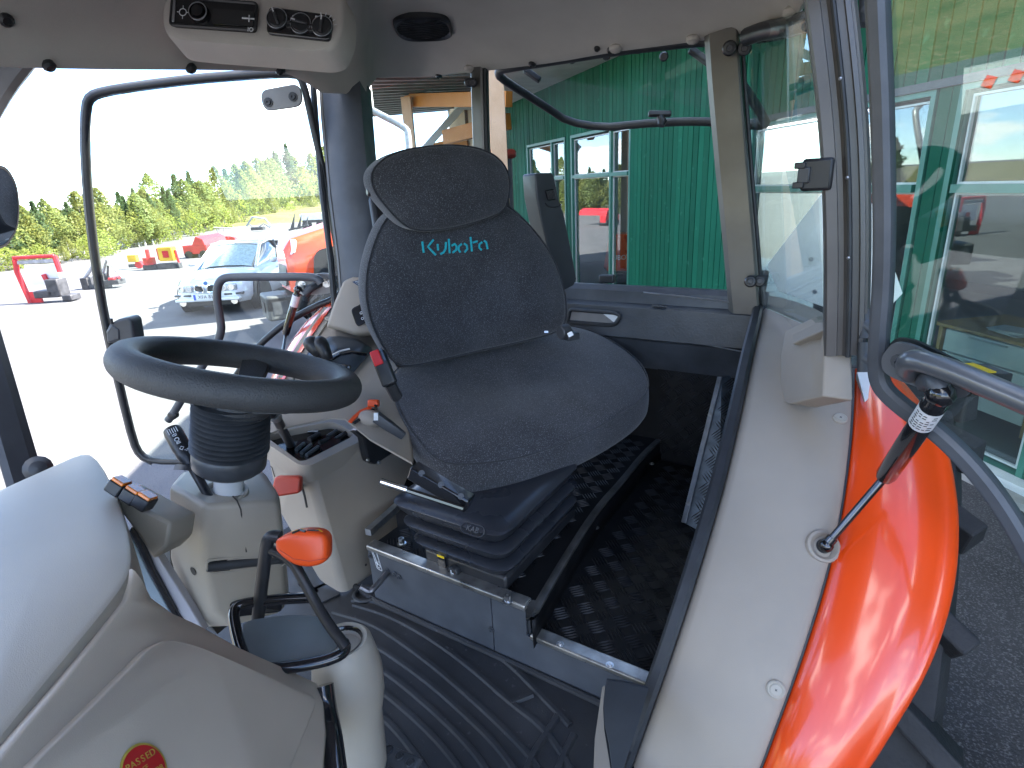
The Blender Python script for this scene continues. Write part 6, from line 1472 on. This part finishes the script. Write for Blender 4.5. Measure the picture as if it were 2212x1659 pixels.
b.add([q['f'], q['h'], V3((q['f'].x, q['f'].y, .0)), V3((q['h'].x, q['h'].y, .0))], [(0, 1, 3, 2)])
col_ = build(b, "console_body", M_BEIGE, con, smooth_deg=40, bevel=.022, bseg=4)
# gear gate well and rim
gz = [(574, 944), (612, 933), (712, 914), (735, 920), (764, 939), (755, 948), (664, 995), (648, 998)]
gp0 = at_y(660, 1000, Yf+.002); gq = at_y(574, 946, Yf+.02); gr = q['e']+V3((-.002, 0, .0))
gn = (gq-gp0).cross(gr-gp0).normalized(); gn = gn if gn.z > 0 else -gn
G_ = lambda x, y, o=0: at_pl(x, y, gp0+gn*o, gn)
gpts = [G_(x, y) for x, y in gz]; k = sum(gpts, V3())/len(gpts)
outr = [G_(x, y) for x, y in ((556, 948), (608, 922), (716, 902), (752, 908), (792, 946), (780, 956), (670, 1010), (645, 1008))]
gi = rounded(gpts, .015, 3); go = rounded(outr, .02, 3)
b = MB(); b.grid([[p-gn*.05 for p in go], [p-gn*.006 for p in go], [p.lerp(k, .02)+gn*.004 for p in go], [p.lerp(k, -.02)+gn*.004 for p in gi], gi, [p-gn*.03 for p in gi]], True); build(b, "gate_rim", M_BEIGE, con, smooth_deg=50)
b = MB(); b.prism([p.lerp(k, -.02)-gn*.018 for p in gi], -gn*.01); gate = build(b, "gate_plate", M_BGLOSS, con, smooth_deg=0)
for a, c_, w in (((640, 972), (657, 958), 6), ((651, 979), (672, 961), 6), ((662, 984), (688, 965), 6), ((708, 945), (728, 932), 9), ((725, 950), (748, 936), 9), ((668, 950), (690, 938), 12), ((690, 958), (712, 950), 14)):
    b = MB(); b.tube([G_(*a, -.014), G_(*c_, -.014)], .006 if w < 9 else .009, 8); build(b, "gate_rib", M_BPL if w > 6 else mat("gate_grey", (.10, .12, .13), .3), gate)
b = MB(); b.box(G_(676, 931, -.013), (.03, .012, .001), RT, HF); build(b, "gate_label", M_LABEL, gate)
b = MB(); b.prism([G_(x, y, -.012) for x, y in ((690, 968), (722, 944), (738, 955), (700, 978))], gn*.004); build(b, "gate_gloss", M_BGLOSS, gate, smooth_deg=0)
ls = G_(628, 962, -.02); lt_ = at_d(592, 893, 1.36)
b = MB(); b.tube([ls, ls.lerp(lt_, .85), lt_], [.0125, .012, .012], 12); gl_ = build(b, "gear_lever", M_DPL, con)
b = MB(); b.tube([ls.lerp(lt_, .9), lt_], .0145, 12); build(b, "lever_ring", mat("lever_ring", (.25, .25, .25), .4), gl_)
b = MB(); b.tube([lt_, at_d(580, 885, 1.35)], [.016, .024], 12); build(b, "lever_boot", M_BPL, gl_)
# red shuttle lever through a slot in the front face
rl0 = at_y(650, 1048, Yf-.004)
red = thing("red_lever", "flat red lever handle through a slot in the beige console front", "lever", rl0)
hd_ = [(592, 1031), (600, 1029), (640, 1029), (649, 1033), (647, 1064), (640, 1067), (602, 1073), (594, 1070), (588, 1050)]
lv0 = at_y(620, 1050, Yf-.06)
b = MB(); b.prism([at_pl(x, y, lv0, -FW) for x, y in hd_], FW*.026); build(b, "lever_grip", M_RKNOB, red, bevel=.006, bseg=3, smooth_deg=30)
b = MB(); b.tube([at_pl(646, 1048, lv0+FW*.012, -FW), at_y(656, 1050, Yf+.02)], .006, 8); build(b, "lever_arm", M_BGLOSS, red)
CNB = bvh_of(col_)
pts = [on_surf(CNB, x, y, .0012)[0] for x, y in ((645, 1024), (652, 1045), (659, 1070), (664, 1095))]
pts = [p for p in pts if p is not None]
if len(pts) > 1: b = MB(); b.tube(pts, .0036, 6); build(b, "lever_slot", M_SEAM, con)
decal_line(CNB, [(576, 998), (588, 1010), (594, 1030)], .0014, "panel_seam", M_SEAM, con)
p_, n_2 = on_surf(CNB, 790, 1220, .001)
if p_ is not None: b = MB(); b.lathe([(.004, 0), (.001, .0004)], p_, n_2, 10); build(b, "screw_hole", M_SEAM, con)
# black storage tray on the inner face
b = MB(); tr_ = [at_x(x, y, Xi+.012) for x, y in ((768, 931), (808, 911), (868, 946), (876, 962), (812, 1004), (797, 996), (786, 946))]
b.prism(tr_, V3((-.03, 0, -.004))); tray = build(b, "storage_tray", M_BPL, con, bevel=.005)
for x, y in ((794, 994), (818, 999)): b = MB(); bolt(b, at_x(x, y, Xi+.013), (1, 0, 0), .004); build(b, "tray_screw", M_STEEL, tray)
g0, g1 = at_d(812, 900, 1.40), at_d(872, 942, 1.42)
b = MB(); b.tube([g0, g0.lerp(g1, .5), g1], [.013, .012, .009], prof=[(1, .8), (.8, 1), (-.8, 1), (-1, .8), (-1, -.8), (-.8, -1), (.8, -1), (1, -.8)]); gp_ = build(b, "parking_grip", M_DPL, con, bevel=.002, smooth_deg=40)
b = MB(); b.box(g0+(CAM-g0).normalized()*.013, (.010, .018, .001), RT, UP); build(b, "grip_label", M_LABEL, gp_)

# upper console shelf (the right inner fender cover) following the wheel arch
up_ = thing("upper_console", "beige upper console shelf with dark lever quadrant and switch housing", "console", at_d(720, 800, 1.7))
U1, U2, U3 = at_d(703, 708, 1.86), at_d(600, 930, 1.46), at_d(850, 950, 1.52)
un = (U2-U1).cross(U3-U1).normalized(); un = un if un.dot(CAM-U1) > 0 else -un
U_ = lambda x, y, o=0: at_pl(x, y, U1+un*o, un)
us = [(700, 690), (770, 712), (830, 735), (880, 800), (880, 900), (892, 1002), (800, 950), (745, 905), (712, 904), (608, 926), (560, 946), (552, 900), (590, 850), (612, 800), (648, 748), (672, 715)]
pts = [U_(x, y) for x, y in us]; k = sum(pts, V3())/len(pts)
b = MB(); b.grid([[p.lerp(k, .03)+FW*.05 for p in pts], [p-un*.004 for p in pts], [p.lerp(k, .02) for p in pts]], True); b.f.append(tuple(range(len(b.v)-len(pts), len(b.v)))); shelf = build(b, "shelf_top", M_BEIGE, up_, smooth_deg=50)
# bright edge ledge next to the orange fender
b = MB(); b.tube([U_(x, y, .002) for x, y in ((712, 668), (690, 700), (666, 735), (640, 778), (615, 820))], 1, prof=[(-.004, -.022), (.004, -.02), (.005, .02), (-.004, .022)], up=un); build(b, "edge_ledge", M_BEIGE2, up_, smooth_deg=30)
b = MB(); p = U_(708, 689, .008); b.lathe([(.012, 0), (.011, .003), (.001, .004)], p, un, 14); build(b, "ledge_screw", M_BEIGE2, up_)
# quadrant
qd = [(640, 808), (668, 762), (710, 732), (735, 731), (775, 738), (804, 757), (790, 775), (757, 812), (720, 800), (690, 812)]
pts = [U_(x, y, .004) for x, y in qd]; k = sum(pts, V3())/len(pts)
b = MB(); b.grid([pts, [p.lerp(k, .03)+un*.012 for p in pts], [p.lerp(k, .3)+un*.026 for p in pts], [p.lerp(k, .97)+un*.032 for p in pts]], True); qdo = build(b, "lever_quadrant", mat("quadrant_blue_grey", (.045, .058, .075), .30, nscale=6, namt=.1, coat=.3), up_, smooth_deg=60)
QB = bvh_of(qdo)
for line, r in (([(716, 776), (735, 766), (760, 762), (790, 766)], .006), ([(716, 794), (735, 790), (757, 794)], .006)):
    decal_line(QB, line, r, "quadrant_slot", M_BGLOSS, up_, .0)
decal_line(QB, [(717, 768), (735, 759), (755, 754)], .0035, "quadrant_label", M_LABEL, up_, .0)
decal_line(QB, [(690, 800), (706, 786), (712, 778)], .004, "quadrant_label", M_LABEL, up_, .0)
for nm_, k0, k1, s1, lab in (("position_lever", (684, 728), (711, 778), (713, 802), "upright black knob lever on the dark quadrant, nearer the seat"), ("draft_lever", (663, 729), (690, 768), (712, 800), "tilted black knob lever on the dark quadrant, nearer the orange fender"), ("auxiliary_lever", (634, 767), (655, 790), (668, 806), "low black knob half hidden behind the steering wheel rim")):
    dd = 1.56; a, c_ = at_d(*k0, dd), at_d(*k1, dd); e_ = at_d(*s1, dd+.03)
    t = thing(nm_, lab, "lever", e_)
    b = MB(); b.tube([a.lerp(c_, x) for x in (0, .06, .18, .4, .7, 1)], [.006, .013, .0195, .021, .017, .012], 14); build(b, "lever_knob", M_BPL, t, smooth_deg=80)
    b = MB(); b.tube([c_, e_], .0085, 4); build(b, "lever_stem", M_FRAMEL, t, smooth_deg=0)
# orange hand throttle with arc scale
ht = thing("hand_throttle", "small orange throttle lever with curved orange scale on the beige console", "lever", U_(806, 871))
b = MB(); b.box(U_(807, 871, .026), (.030, .020, .022), RT, UP); build(b, "throttle_grip", M_OKNOB, ht, bevel=.004)
b = MB(); b.tube([U_(812, 876, .03), U_(813, 884, -.005)], .005, 6); build(b, "throttle_stem", M_BGLOSS, ht)
b = MB(); b.tube([U_(x, y, .004) for x, y in ((756, 912), (766, 901), (780, 889), (801, 880))], 1, prof=[(-.002, -.005), (.002, -.005), (.002, .005), (-.002, .005)], up=un); build(b, "throttle_scale", M_OKNOB, ht)
b = MB(); b.tube([U_(x, y, .0045) for x, y in ((764, 914), (777, 906), (792, 893), (808, 884))], 1, prof=[(-.002, -.004), (.001, -.004), (.001, .004), (-.002, .004)], up=un); build(b, "throttle_slot", M_BGLOSS, ht)
b = MB(); b.ball(U_(800, 905, .0), .03, 12, (1.5, 1, .8)); build(b, "moulded_hump", M_BEIGE, up_)
# switch housing and pillar foot
hs_ = at_d(760, 670, 1.80); hn = (CAM-hs_+RT*-.5+ZV*.2).normalized()
H_ = lambda x, y, o=0: at_pl(x, y, hs_+hn*o, hn)
hp_ = [H_(x, y) for x, y in ((722, 652), (742, 606), (762, 598), (802, 600), (812, 722), (766, 725), (740, 716), (704, 707))]; k = sum(hp_, V3())/len(hp_)
b = MB(); b.grid([[p-hn*.14+RT*.01 for p in hp_], [p-hn*.004 for p in hp_], [p.lerp(k, .10)+hn*.012 for p in hp_]], True); b.f.append(tuple(range(len(b.v)-len(hp_), len(b.v)))); build(b, "switch_housing", M_BEIGE, up_, smooth_deg=30, bevel=.008, bseg=3)
b = MB(); b.prism(rounded([H_(x, y, .014) for x, y in ((758, 668), (796, 648), (800, 692), (775, 706), (769, 700))], .012, 3), hn*.006); swp = build(b, "switch_panel", M_BGLOSS, up_, bevel=.002)
for x, y in ((780, 676), (783, 688)): b = MB(); b.loop_tube(disc_pts(H_(x, y, .021), hn, .0035, 10), .0009, 5); build(b, "switch_mark", M_LABEL, swp)
b = MB(); b.prism([H_(x, y, .016) for x, y in ((761, 609), (792, 600), (792, 618), (776, 619))], hn*.002); nl = build(b, "notice_label", M_NAVY, up_, smooth_deg=0)
b = MB()
for i in range(4): a_, c_ = H_(767+i*3, 609+i*2.6, .0185), H_(789, 603+i*3.6, .0185); b.tube([a_, c_], .0009, 4)
build(b, "notice_lines", M_LABEL, nl)
b = MB(); b.prism([U_(x, y, .006) for x, y in ((786, 714), (800, 712), (805, 728))], un*.006); build(b, "blank_plug", M_BGLOSS, up_, smooth_deg=0)

# ------------------------------------------------------------------ right orange fender and its tyre
orr = thing("far_orange_fender", "orange rear fender beyond the beige upper console under the open door", "fender", at_d(660, 730, 1.9))
fin = [(735, 640), (712, 668), (690, 700), (666, 735), (640, 778), (612, 822), (580, 880)]
fou = [(727, 645), (690, 668), (658, 697), (630, 735), (604, 778), (580, 825), (556, 880)]
fI = resample([U_(x, y, .012) for x, y in fin], 20); fO = resample([at_d(x, y, lerp(2.1, 1.6, i/6)) for i, (x, y) in enumerate(fou)], 20)
b = MB(); b.grid([[p-un*.04 for p in fI]]+[[a.lerp(c_, t)+un*.012*math.sin(PI*t) for a, c_ in zip(fI, fO)] for t in (0, .3, .6, .85, 1)]+[[p-un*.02-RT*.004 for p in fO], [p-un*.07-RT*.003 for p in fO]]); build(b, "fender_shell", M_ORANGE, orr, smooth_deg=60)
w2 = thing("far_wheel_assembly", "dark rear tyre glimpsed under the far orange fender and door edge", "wheel", (-1.75, YC, -.3))
b = MB(); wc2 = V3((-1.72, YC+.1, -.34)); b.lathe([(.45, -.2), (.74, -.22), (.80, -.12), (.80, .12), (.74, .22), (.45, .2)], wc2, xa, 48); build(b, "tyre", M_TYRE, w2)
for k_ in range(26):
    a = 2*PI*k_/26; u = V3((0, math.cos(a), math.sin(a))); t = V3((0, -math.sin(a), math.cos(a))); s = 1 if k_ % 2 else -1
    b = MB(); b.box(wc2+u*.815+xa*.1*s, (.24, .05, .05), xa*s+t*.6, t); build(b, "tyre_lug", M_TYRE, w2, smooth_deg=0)

# ================================================================== TILT LEVER WITH GUARD LOOP
til = thing("tilt_lever", "bent black tube lever with orange knob and looped foot plate", "lever", at_d(620, 1350, .95))
dl = lambda y: lerp(1.02, .90, (y-1290)/155) if y > 1290 else 1.0
b = MB(); b.tube(smooth([at_d(605, 1160, .985), at_d(588, 1157, .985), at_d(578, 1166, .985), at_d(573, 1200, .99), at_d(566, 1260, 1.0), at_d(561, 1300, 1.01), at_d(556, 1350, 1.03)], 2), .0108, 14); build(b, "lever_tube", M_BPL, til)
lp = [(744, 1388), (720, 1350), (694, 1302), (668, 1290), (610, 1293), (545, 1300), (515, 1306), (502, 1322), (507, 1360), (519, 1402), (532, 1430), (560, 1446), (606, 1446), (690, 1431), (735, 1418), (748, 1404)]
b = MB(); b.tube(smooth([at_d(580, 1188, .99), at_d(600, 1193, .985), at_d(633, 1214, .975), at_d(650, 1243, .97), at_d(680, 1300, .96), at_d(712, 1352, .94), at_d(738, 1385, .925), at_d(748, 1400, .92)], 2), .0088, 12); build(b, "brace_tube", M_BPL, til)
b = MB(); b.tube(smooth([at_d(x, y, dl(y)) for x, y in [(682, 1291), (664, 1291), (610, 1294), (548, 1300), (515, 1307), (503, 1322), (508, 1360), (519, 1402), (532, 1428), (560, 1444), (606, 1445), (690, 1431), (733, 1417), (747, 1403), (742, 1388)]], 2), .0095, 12); build(b, "guard_loop", M_BGLOSS, til)
b = MB(); b.prism(rounded([at_d(x, y, dl(y)+.004) for x, y in ((522, 1342), (618, 1328), (692, 1330), (734, 1396), (700, 1416), (585, 1432), (548, 1428), (528, 1385))], .02, 3), FW*.005+UP*-.003); build(b, "foot_plate", mat("grey_plate", (.17, .20, .21), .38, .2, nscale=6, namt=.15, bump=.1, bscale=400), til, smooth_deg=0)
kx = [(598, 1174, 9, 10), (606, 1176, 16, 15), (622, 1178, 28, 20), (642, 1180, 37, 25), (668, 1181, 41, 29), (694, 1180, 38, 29), (708, 1180, 30, 25), (715, 1181, 18, 16)]
sq_ = [(math.copysign(abs(math.cos(a))**.48, math.cos(a)), math.copysign(abs(math.sin(a))**.48, math.sin(a))) for a in [2*PI*i/20 for i in range(20)]]
pts = [at_d(x, y, .955) for x, y, _, _ in kx]; px1 = .955/FPX
rows = [[p+(UP*v*hh+(-FW*u*ww))*px1 for u, v in sq_] for p, (_, _, hh, ww) in zip(pts, kx)]
b = MB(); b.grid(rows, True); b.f.append(tuple(range(20))); b.f.append(tuple(range(len(b.v)-20, len(b.v)))); knob = build(b, "orange_knob", M_OKNOB, til, smooth_deg=80, sub=1)
KB = bvh_of(knob)
lb = [on_surf(KB, x, y, .0008) for x, y in ((628, 1149), (652, 1143), (690, 1145), (697, 1150), (672, 1152), (634, 1154))]
lb = [q[0] for q in lb if q[0] is not None]
if len(lb) > 3: b = MB(); b.add(lb, [tuple(range(len(lb)))]); wl = build(b, "warning_label", M_YELLOW, knob, smooth_deg=0)
decal_line(KB, [(632, 1152), (648, 1146), (660, 1149)], .0022, "label_print", M_BPL, knob)
decal_line(KB, [(664, 1146), (688, 1147)], .0014, "label_print", M_BPL, knob)
decal_line(KB, [(604, 1188), (634, 1207), (668, 1212), (705, 1206)], .0006, "mould_line", M_RKNOB, knob)

# ================================================================== OPEN DOORS
def door_glass(loop, material, par, shrink=.01):
    k = sum(loop, V3())/len(loop); n = len(loop); b = MB(); b.add([k]+[p.lerp(k, shrink) for p in loop], [(0, i+1, (i+1) % n+1) for i in range(n)]); return build(b, "door_glass", material, par, solid=.005, smooth_deg=0)
DH = V3((-1.52, 1.36, 0)); dd_ = V3((-.87, -.5, 0)).normalized(); dnr = V3((dd_.y, -dd_.x, 0)); dnr = dnr if dnr.dot(CAM-DH) > 0 else -dnr
D_ = lambda x, y, o=0: at_pl(x, y, DH+dnr*o, dnr)
dlp = [(655, 176), (640, 160), (612, 157), (520, 163), (420, 171), (300, 186), (225, 198), (196, 208), (186, 228), (183, 300), (189, 420), (205, 560), (226, 690), (262, 850), (288, 955), (303, 984), (330, 997), (415, 998), (440, 950), (480, 860), (520, 795), (556, 748), (619, 695), (680, 662), (722, 646), (738, 632), (741, 612), (725, 520), (700, 380), (676, 270)]
rdo = thing("right_cab_door", "open frameless glass cab door with black edge, seen before the sunlit lot and car", "cab door", DH)
lpp = [D_(x, y) for x, y in dlp]
b = MB(); b.loop_tube(smooth(lpp, 1, True), .0115, 10); build(b, "door_frame", M_BPL, rdo)
b = MB(); b.tube(smooth([D_(x, y, -.01) for x, y in dlp[1:17]], 1), .0150, 10); build(b, "frame_channel", M_DPL, rdo)
door_glass(lpp, G_CAB, rdo)
b = MB(); b.prism([D_(x, y, .012) for x, y in [(640-24*math.sin(a), 206-24*math.cos(a)) for a in [PI*i/8 for i in range(0)]]]+rounded([D_(x, y, .012) for x, y in ((563, 196), (650, 180), (657, 230), (572, 242))], .035, 5), dnr*.008); hpl = build(b, "hinge_plate", M_ALU, rdo, smooth_deg=30, bevel=.002)
for x, y in ((580, 221), (633, 209)): b = MB(); bolt(b, D_(x, y, .02), dnr, .008, .007); build(b, "plate_screw", M_BPL, hpl)
b = MB(); b.tube(smooth([D_(x, y, .06) for x, y in ((694, 612), (688, 603), (672, 598), (600, 598), (500, 598), (480, 602), (470, 616), (468, 645), (476, 690), (479, 712), (470, 740), (440, 786), (405, 842), (372, 897), (363, 908))], 2), .0135, 12); build(b, "handle_bar", M_FRAME, rdo)
b = MB(); p = D_(378, 894, .05); b.lathe([(.016, 0), (.016, .02), (.01, .024)], p, dnr, 12); build(b, "handle_boss", M_BPL, rdo)
b = MB(); b.prism(rounded([D_(x, y, .010) for x, y in ((637, 605), (688, 589), (718, 590), (729, 612), (722, 630), (690, 637), (644, 634))], .03, 4), dnr*.008); lpl = build(b, "handle_plate", mat("plate_grey", (.26, .255, .25), .45, .3, nscale=8), rdo, smooth_deg=30)
for x, y in ((653, 616), (705, 611)): b = MB(); bolt(b, D_(x, y, .019), dnr, .009, .007); build(b, "plate_screw", M_STEEL, lpl)
b = MB(); b.tube([D_(690, 612, .02), D_(672, 622, .05), D_(658, 636, .055)], .013, 10); build(b, "strut_mount", M_DPL, lpl)
b = MB(); b.prism([D_(x, y, .03) for x, y in ((228, 716), (236, 700), (254, 690), (276, 686), (284, 694), (291, 735), (284, 744), (250, 742), (230, 742))], dnr*-.06); lk = build(b, "door_latch", M_DPL, rdo, bevel=.008, bseg=3)
b = MB(); b.prism([D_(x, y, .034) for x, y in ((229, 718), (240, 702), (256, 712), (258, 734), (232, 740))], dnr*-.02); build(b, "latch_cover", M_FRAMEL, lk, bevel=.004)
b = MB(); b.tube([D_(242, 700, .03), D_(240, 688, .03)], .005, 8); build(b, "latch_pin", M_BPL, lk)
def gas_strut(name, lab, a, m1, m2, e, r, lab_t):
    t = thing(name, lab, "gas strut", a)
    ax = (m1-a).normalized()
    b = MB(); b.tube([a, a+ax*r*1.2], r*.9, 12); b.ball(a, r*1.15, 12); build(b, "ball_joint", M_BGLOSS, t)
    b = MB(); L = (m2-a).length; b.lathe([(r*.7, r*1.0), (r, r*1.6), (r, L-r*.7), (r*.85, L-r*.2), (r*.85, L)], a, m2-a, 24); cy = build(b, "strut_cylinder", M_BGLOSS, t)
    ax2 = (m2-a).normalized()
    b = MB(); b.lathe([(r*1.02, lab_t[0]*L), (r*1.02, lab_t[1]*L)], a, ax2, 24, caps=False); lbm = build(b, "strut_label", M_LABEL, cy)
    b = MB(); b.tube([m2, e], r*.42, 12); build(b, "strut_rod", mat("dark_rod", (.10, .10, .105), .15, 1.0), t)
    b = MB(); b.ball(e, r*.8, 12); b.tube([e, e.lerp(m2, .12)], r*.6, 10); build(b, "end_ball", mat("dark_rod", (.10, .10, .105), .15, 1.0), t)
    return t, cy, lbm, ax2, L
gas_strut("right_door_strut", "black gas strut with white label on the open door beyond the steering wheel", D_(644, 626, .055), D_(640, 645, .055), D_(617, 722, .05), at_d(604, 800, 1.75), .0125, (.12, .36))
b = MB(); b.tube([D_(658, 636, .055), D_(648, 630, .055)], .009, 8); build(b, "strut_pin", M_BGLOSS, rdo)
# left door (close to the camera)
LH = V3((-.03, 1.17, 0)); ld = V3((.87, -.5, 0)).normalized(); ln = V3((ld.y, -ld.x, 0)); ln = ln if ln.dot(CAM-LH) > 0 else -ln
ln = (ln-V3((0, 0, .12))).normalized(); LH = V3((-.03, 1.17, .6))
LD = lambda x, y, o=0: at_pl(x, y, LH+ln*o, ln)
ldo = thing("left_cab_door", "open glass cab door with grey tube frame and handle bar over the orange fender", "cab door", LD(1900, 700))
fpx = [(1893, -60), (1897, 60), (1904, 200), (1908, 350), (1910, 500), (1907, 620), (1899, 720), (1895, 790), (1899, 824), (1915, 850), (1960, 888), (2020, 930), (2080, 985), (2140, 1055), (2190, 1130), (2230, 1205), (2280, 1310)]
fr = smooth([LD(x, y) for x, y in fpx], 2)
pr_ = [(-.010, -.013), (.006, -.014), (.013, -.008), (.014, .006), (.008, .009), (.008, .013), (-.010, .013)]
b = MB(); b.tube(fr, 1, prof=pr_, up=ln); build(b, "door_frame", M_FRAME, ldo, smooth_deg=35)
b = MB(); b.tube([p+ln*.010+RT*.008 for p in fr], .0035, 6); build(b, "frame_bead", M_SEAL, ldo)
gl2 = [LD(x, y, -.004) for x, y in fpx]+[LD(2420, 1310, -.004), LD(2420, -60, -.004)]
b = MB(); b.add(gl2, [tuple(range(len(gl2)))]); build(b, "door_glass", G_DOOR, ldo, solid=.005, smooth_deg=0)
b = MB(); b.prism(rounded([LD(x, y, .012) for x, y in ((1908, 770), (1935, 735), (1975, 742), (2080, 795), (2104, 830), (2092, 858), (2040, 852), (1938, 816), (1912, 800))], .03, 4), ln*.007); hp2 = build(b, "handle_plate", mat("steel_plate", (.13, .14, .155), .4, .4, nscale=9, namt=.12, bump=.1, bscale=300), ldo, smooth_deg=30)
b = MB(); b.prism(rounded([LD(x, y, -.012) for x, y in ((1912, 762), (1937, 726), (1980, 732), (2090, 786), (2114, 826), (2100, 860), (2040, 852), (1938, 816))], .03, 4), ln*.006); build(b, "backing_plate", M_SEAL, ldo, smooth_deg=30)
for x, y in ((1942, 781), (2043, 819)): b = MB(); bolt(b, LD(x, y, .019), ln, .0075, .007); build(b, "plate_screw", M_FRAMEL, hp2)
b = MB(); b.tube(smooth([LD(1968, 806, .02), LD(1960, 796, .035), LD(1962, 780, .05), LD(1985, 778, .055), LD(2040, 795, .055), LD(2120, 828, .055), LD(2215, 868, .055), LD(2300, 905, .055)], 2), .0165, 16); build(b, "handle_bar", mat("bar_grey", (.12, .13, .145), .3, .3, nscale=10, namt=.1, coat=.3), ldo)
b = MB(); b.tube(smooth([LD(2000, 826, .02), LD(2010, 818, .04), LD(2026, 830, .05), LD(2033, 850, .05)], 2), .015, 12); build(b, "strut_mount", M_FRAME, hp2)
b = MB(); b.tube(smooth([LD(1988, 838, .022), LD(1996, 830, .03), LD(2008, 836, .03), LD(2014, 856, .028)], 2), .005, 8); build(b, "retainer_hook", M_FRAMEL, hp2)
t, cy, lbm, ax2, L = gas_strut("left_door_strut", "thick black gas strut with white printed label across the orange fender", LD(2032, 852, .05), LD(2020, 872, .05), at_d(1912, 1030, 1.08), SOCK, .0175, (.12, .30))
lc = LD(2032, 852, .05); pv = (CAM-lc); pv = (pv-ax2*pv.dot(ax2)).normalized(); sv_ = ax2.cross(pv); sv_ = sv_ if sv_.dot(RT) > 0 else -sv_
b = MB()
for i in range(7):
    for j in range(5):
        if random.random() < .2: continue
        a = (j-2)*.38; nrm_ = pv*math.cos(a)+sv_*math.sin(a); b.box(lc+ax2*L*(.145+.021*i)+nrm_*.0182, (.0016, .0035+.003*random.random(), .0004), ax2, nrm_.cross(ax2))
build(b, "label_print", M_BPL, lbm, smooth_deg=0)
# side mirror at the edge of the frame
mp = at_d(8, 450, 1.75); mn = ((CAM-mp).normalized()+(V3((-.15, 1.5, .4))-mp).normalized()).normalized(); 
mir = thing("side_mirror", "round cornered side mirror with dark rim beside the front pillar", "mirror", mp)
M_ = lambda x, y, o=0: at_pl(x, y, mp+mn*o, mn)
mo_ = rounded([M_(x, y) for x, y in ((-75, 365), (10, 356), (34, 395), (41, 440), (37, 495), (12, 532), (-20, 540), (-70, 520))], .03, 4)
k = sum(mo_, V3())/len(mo_)
b = MB(); b.grid([[p.lerp(k, .3)-mn*.06 for p in mo_], [p.lerp(k, -.02)-mn*.015 for p in mo_], [p.lerp(k, -.02)+mn*.004 for p in mo_], [p.lerp(k, .05)+mn*.004 for p in mo_]], True); b.f.append(tuple(range(len(mo_)))); build(b, "mirror_housing", M_BPL, mir, smooth_deg=50)
b = MB(); b.prism([p.lerp(k, .06)+mn*.001 for p in mo_], mn*.002); build(b, "mirror_face", M_MIRROR, mir, smooth_deg=0)
bpy.context.view_layer.update()
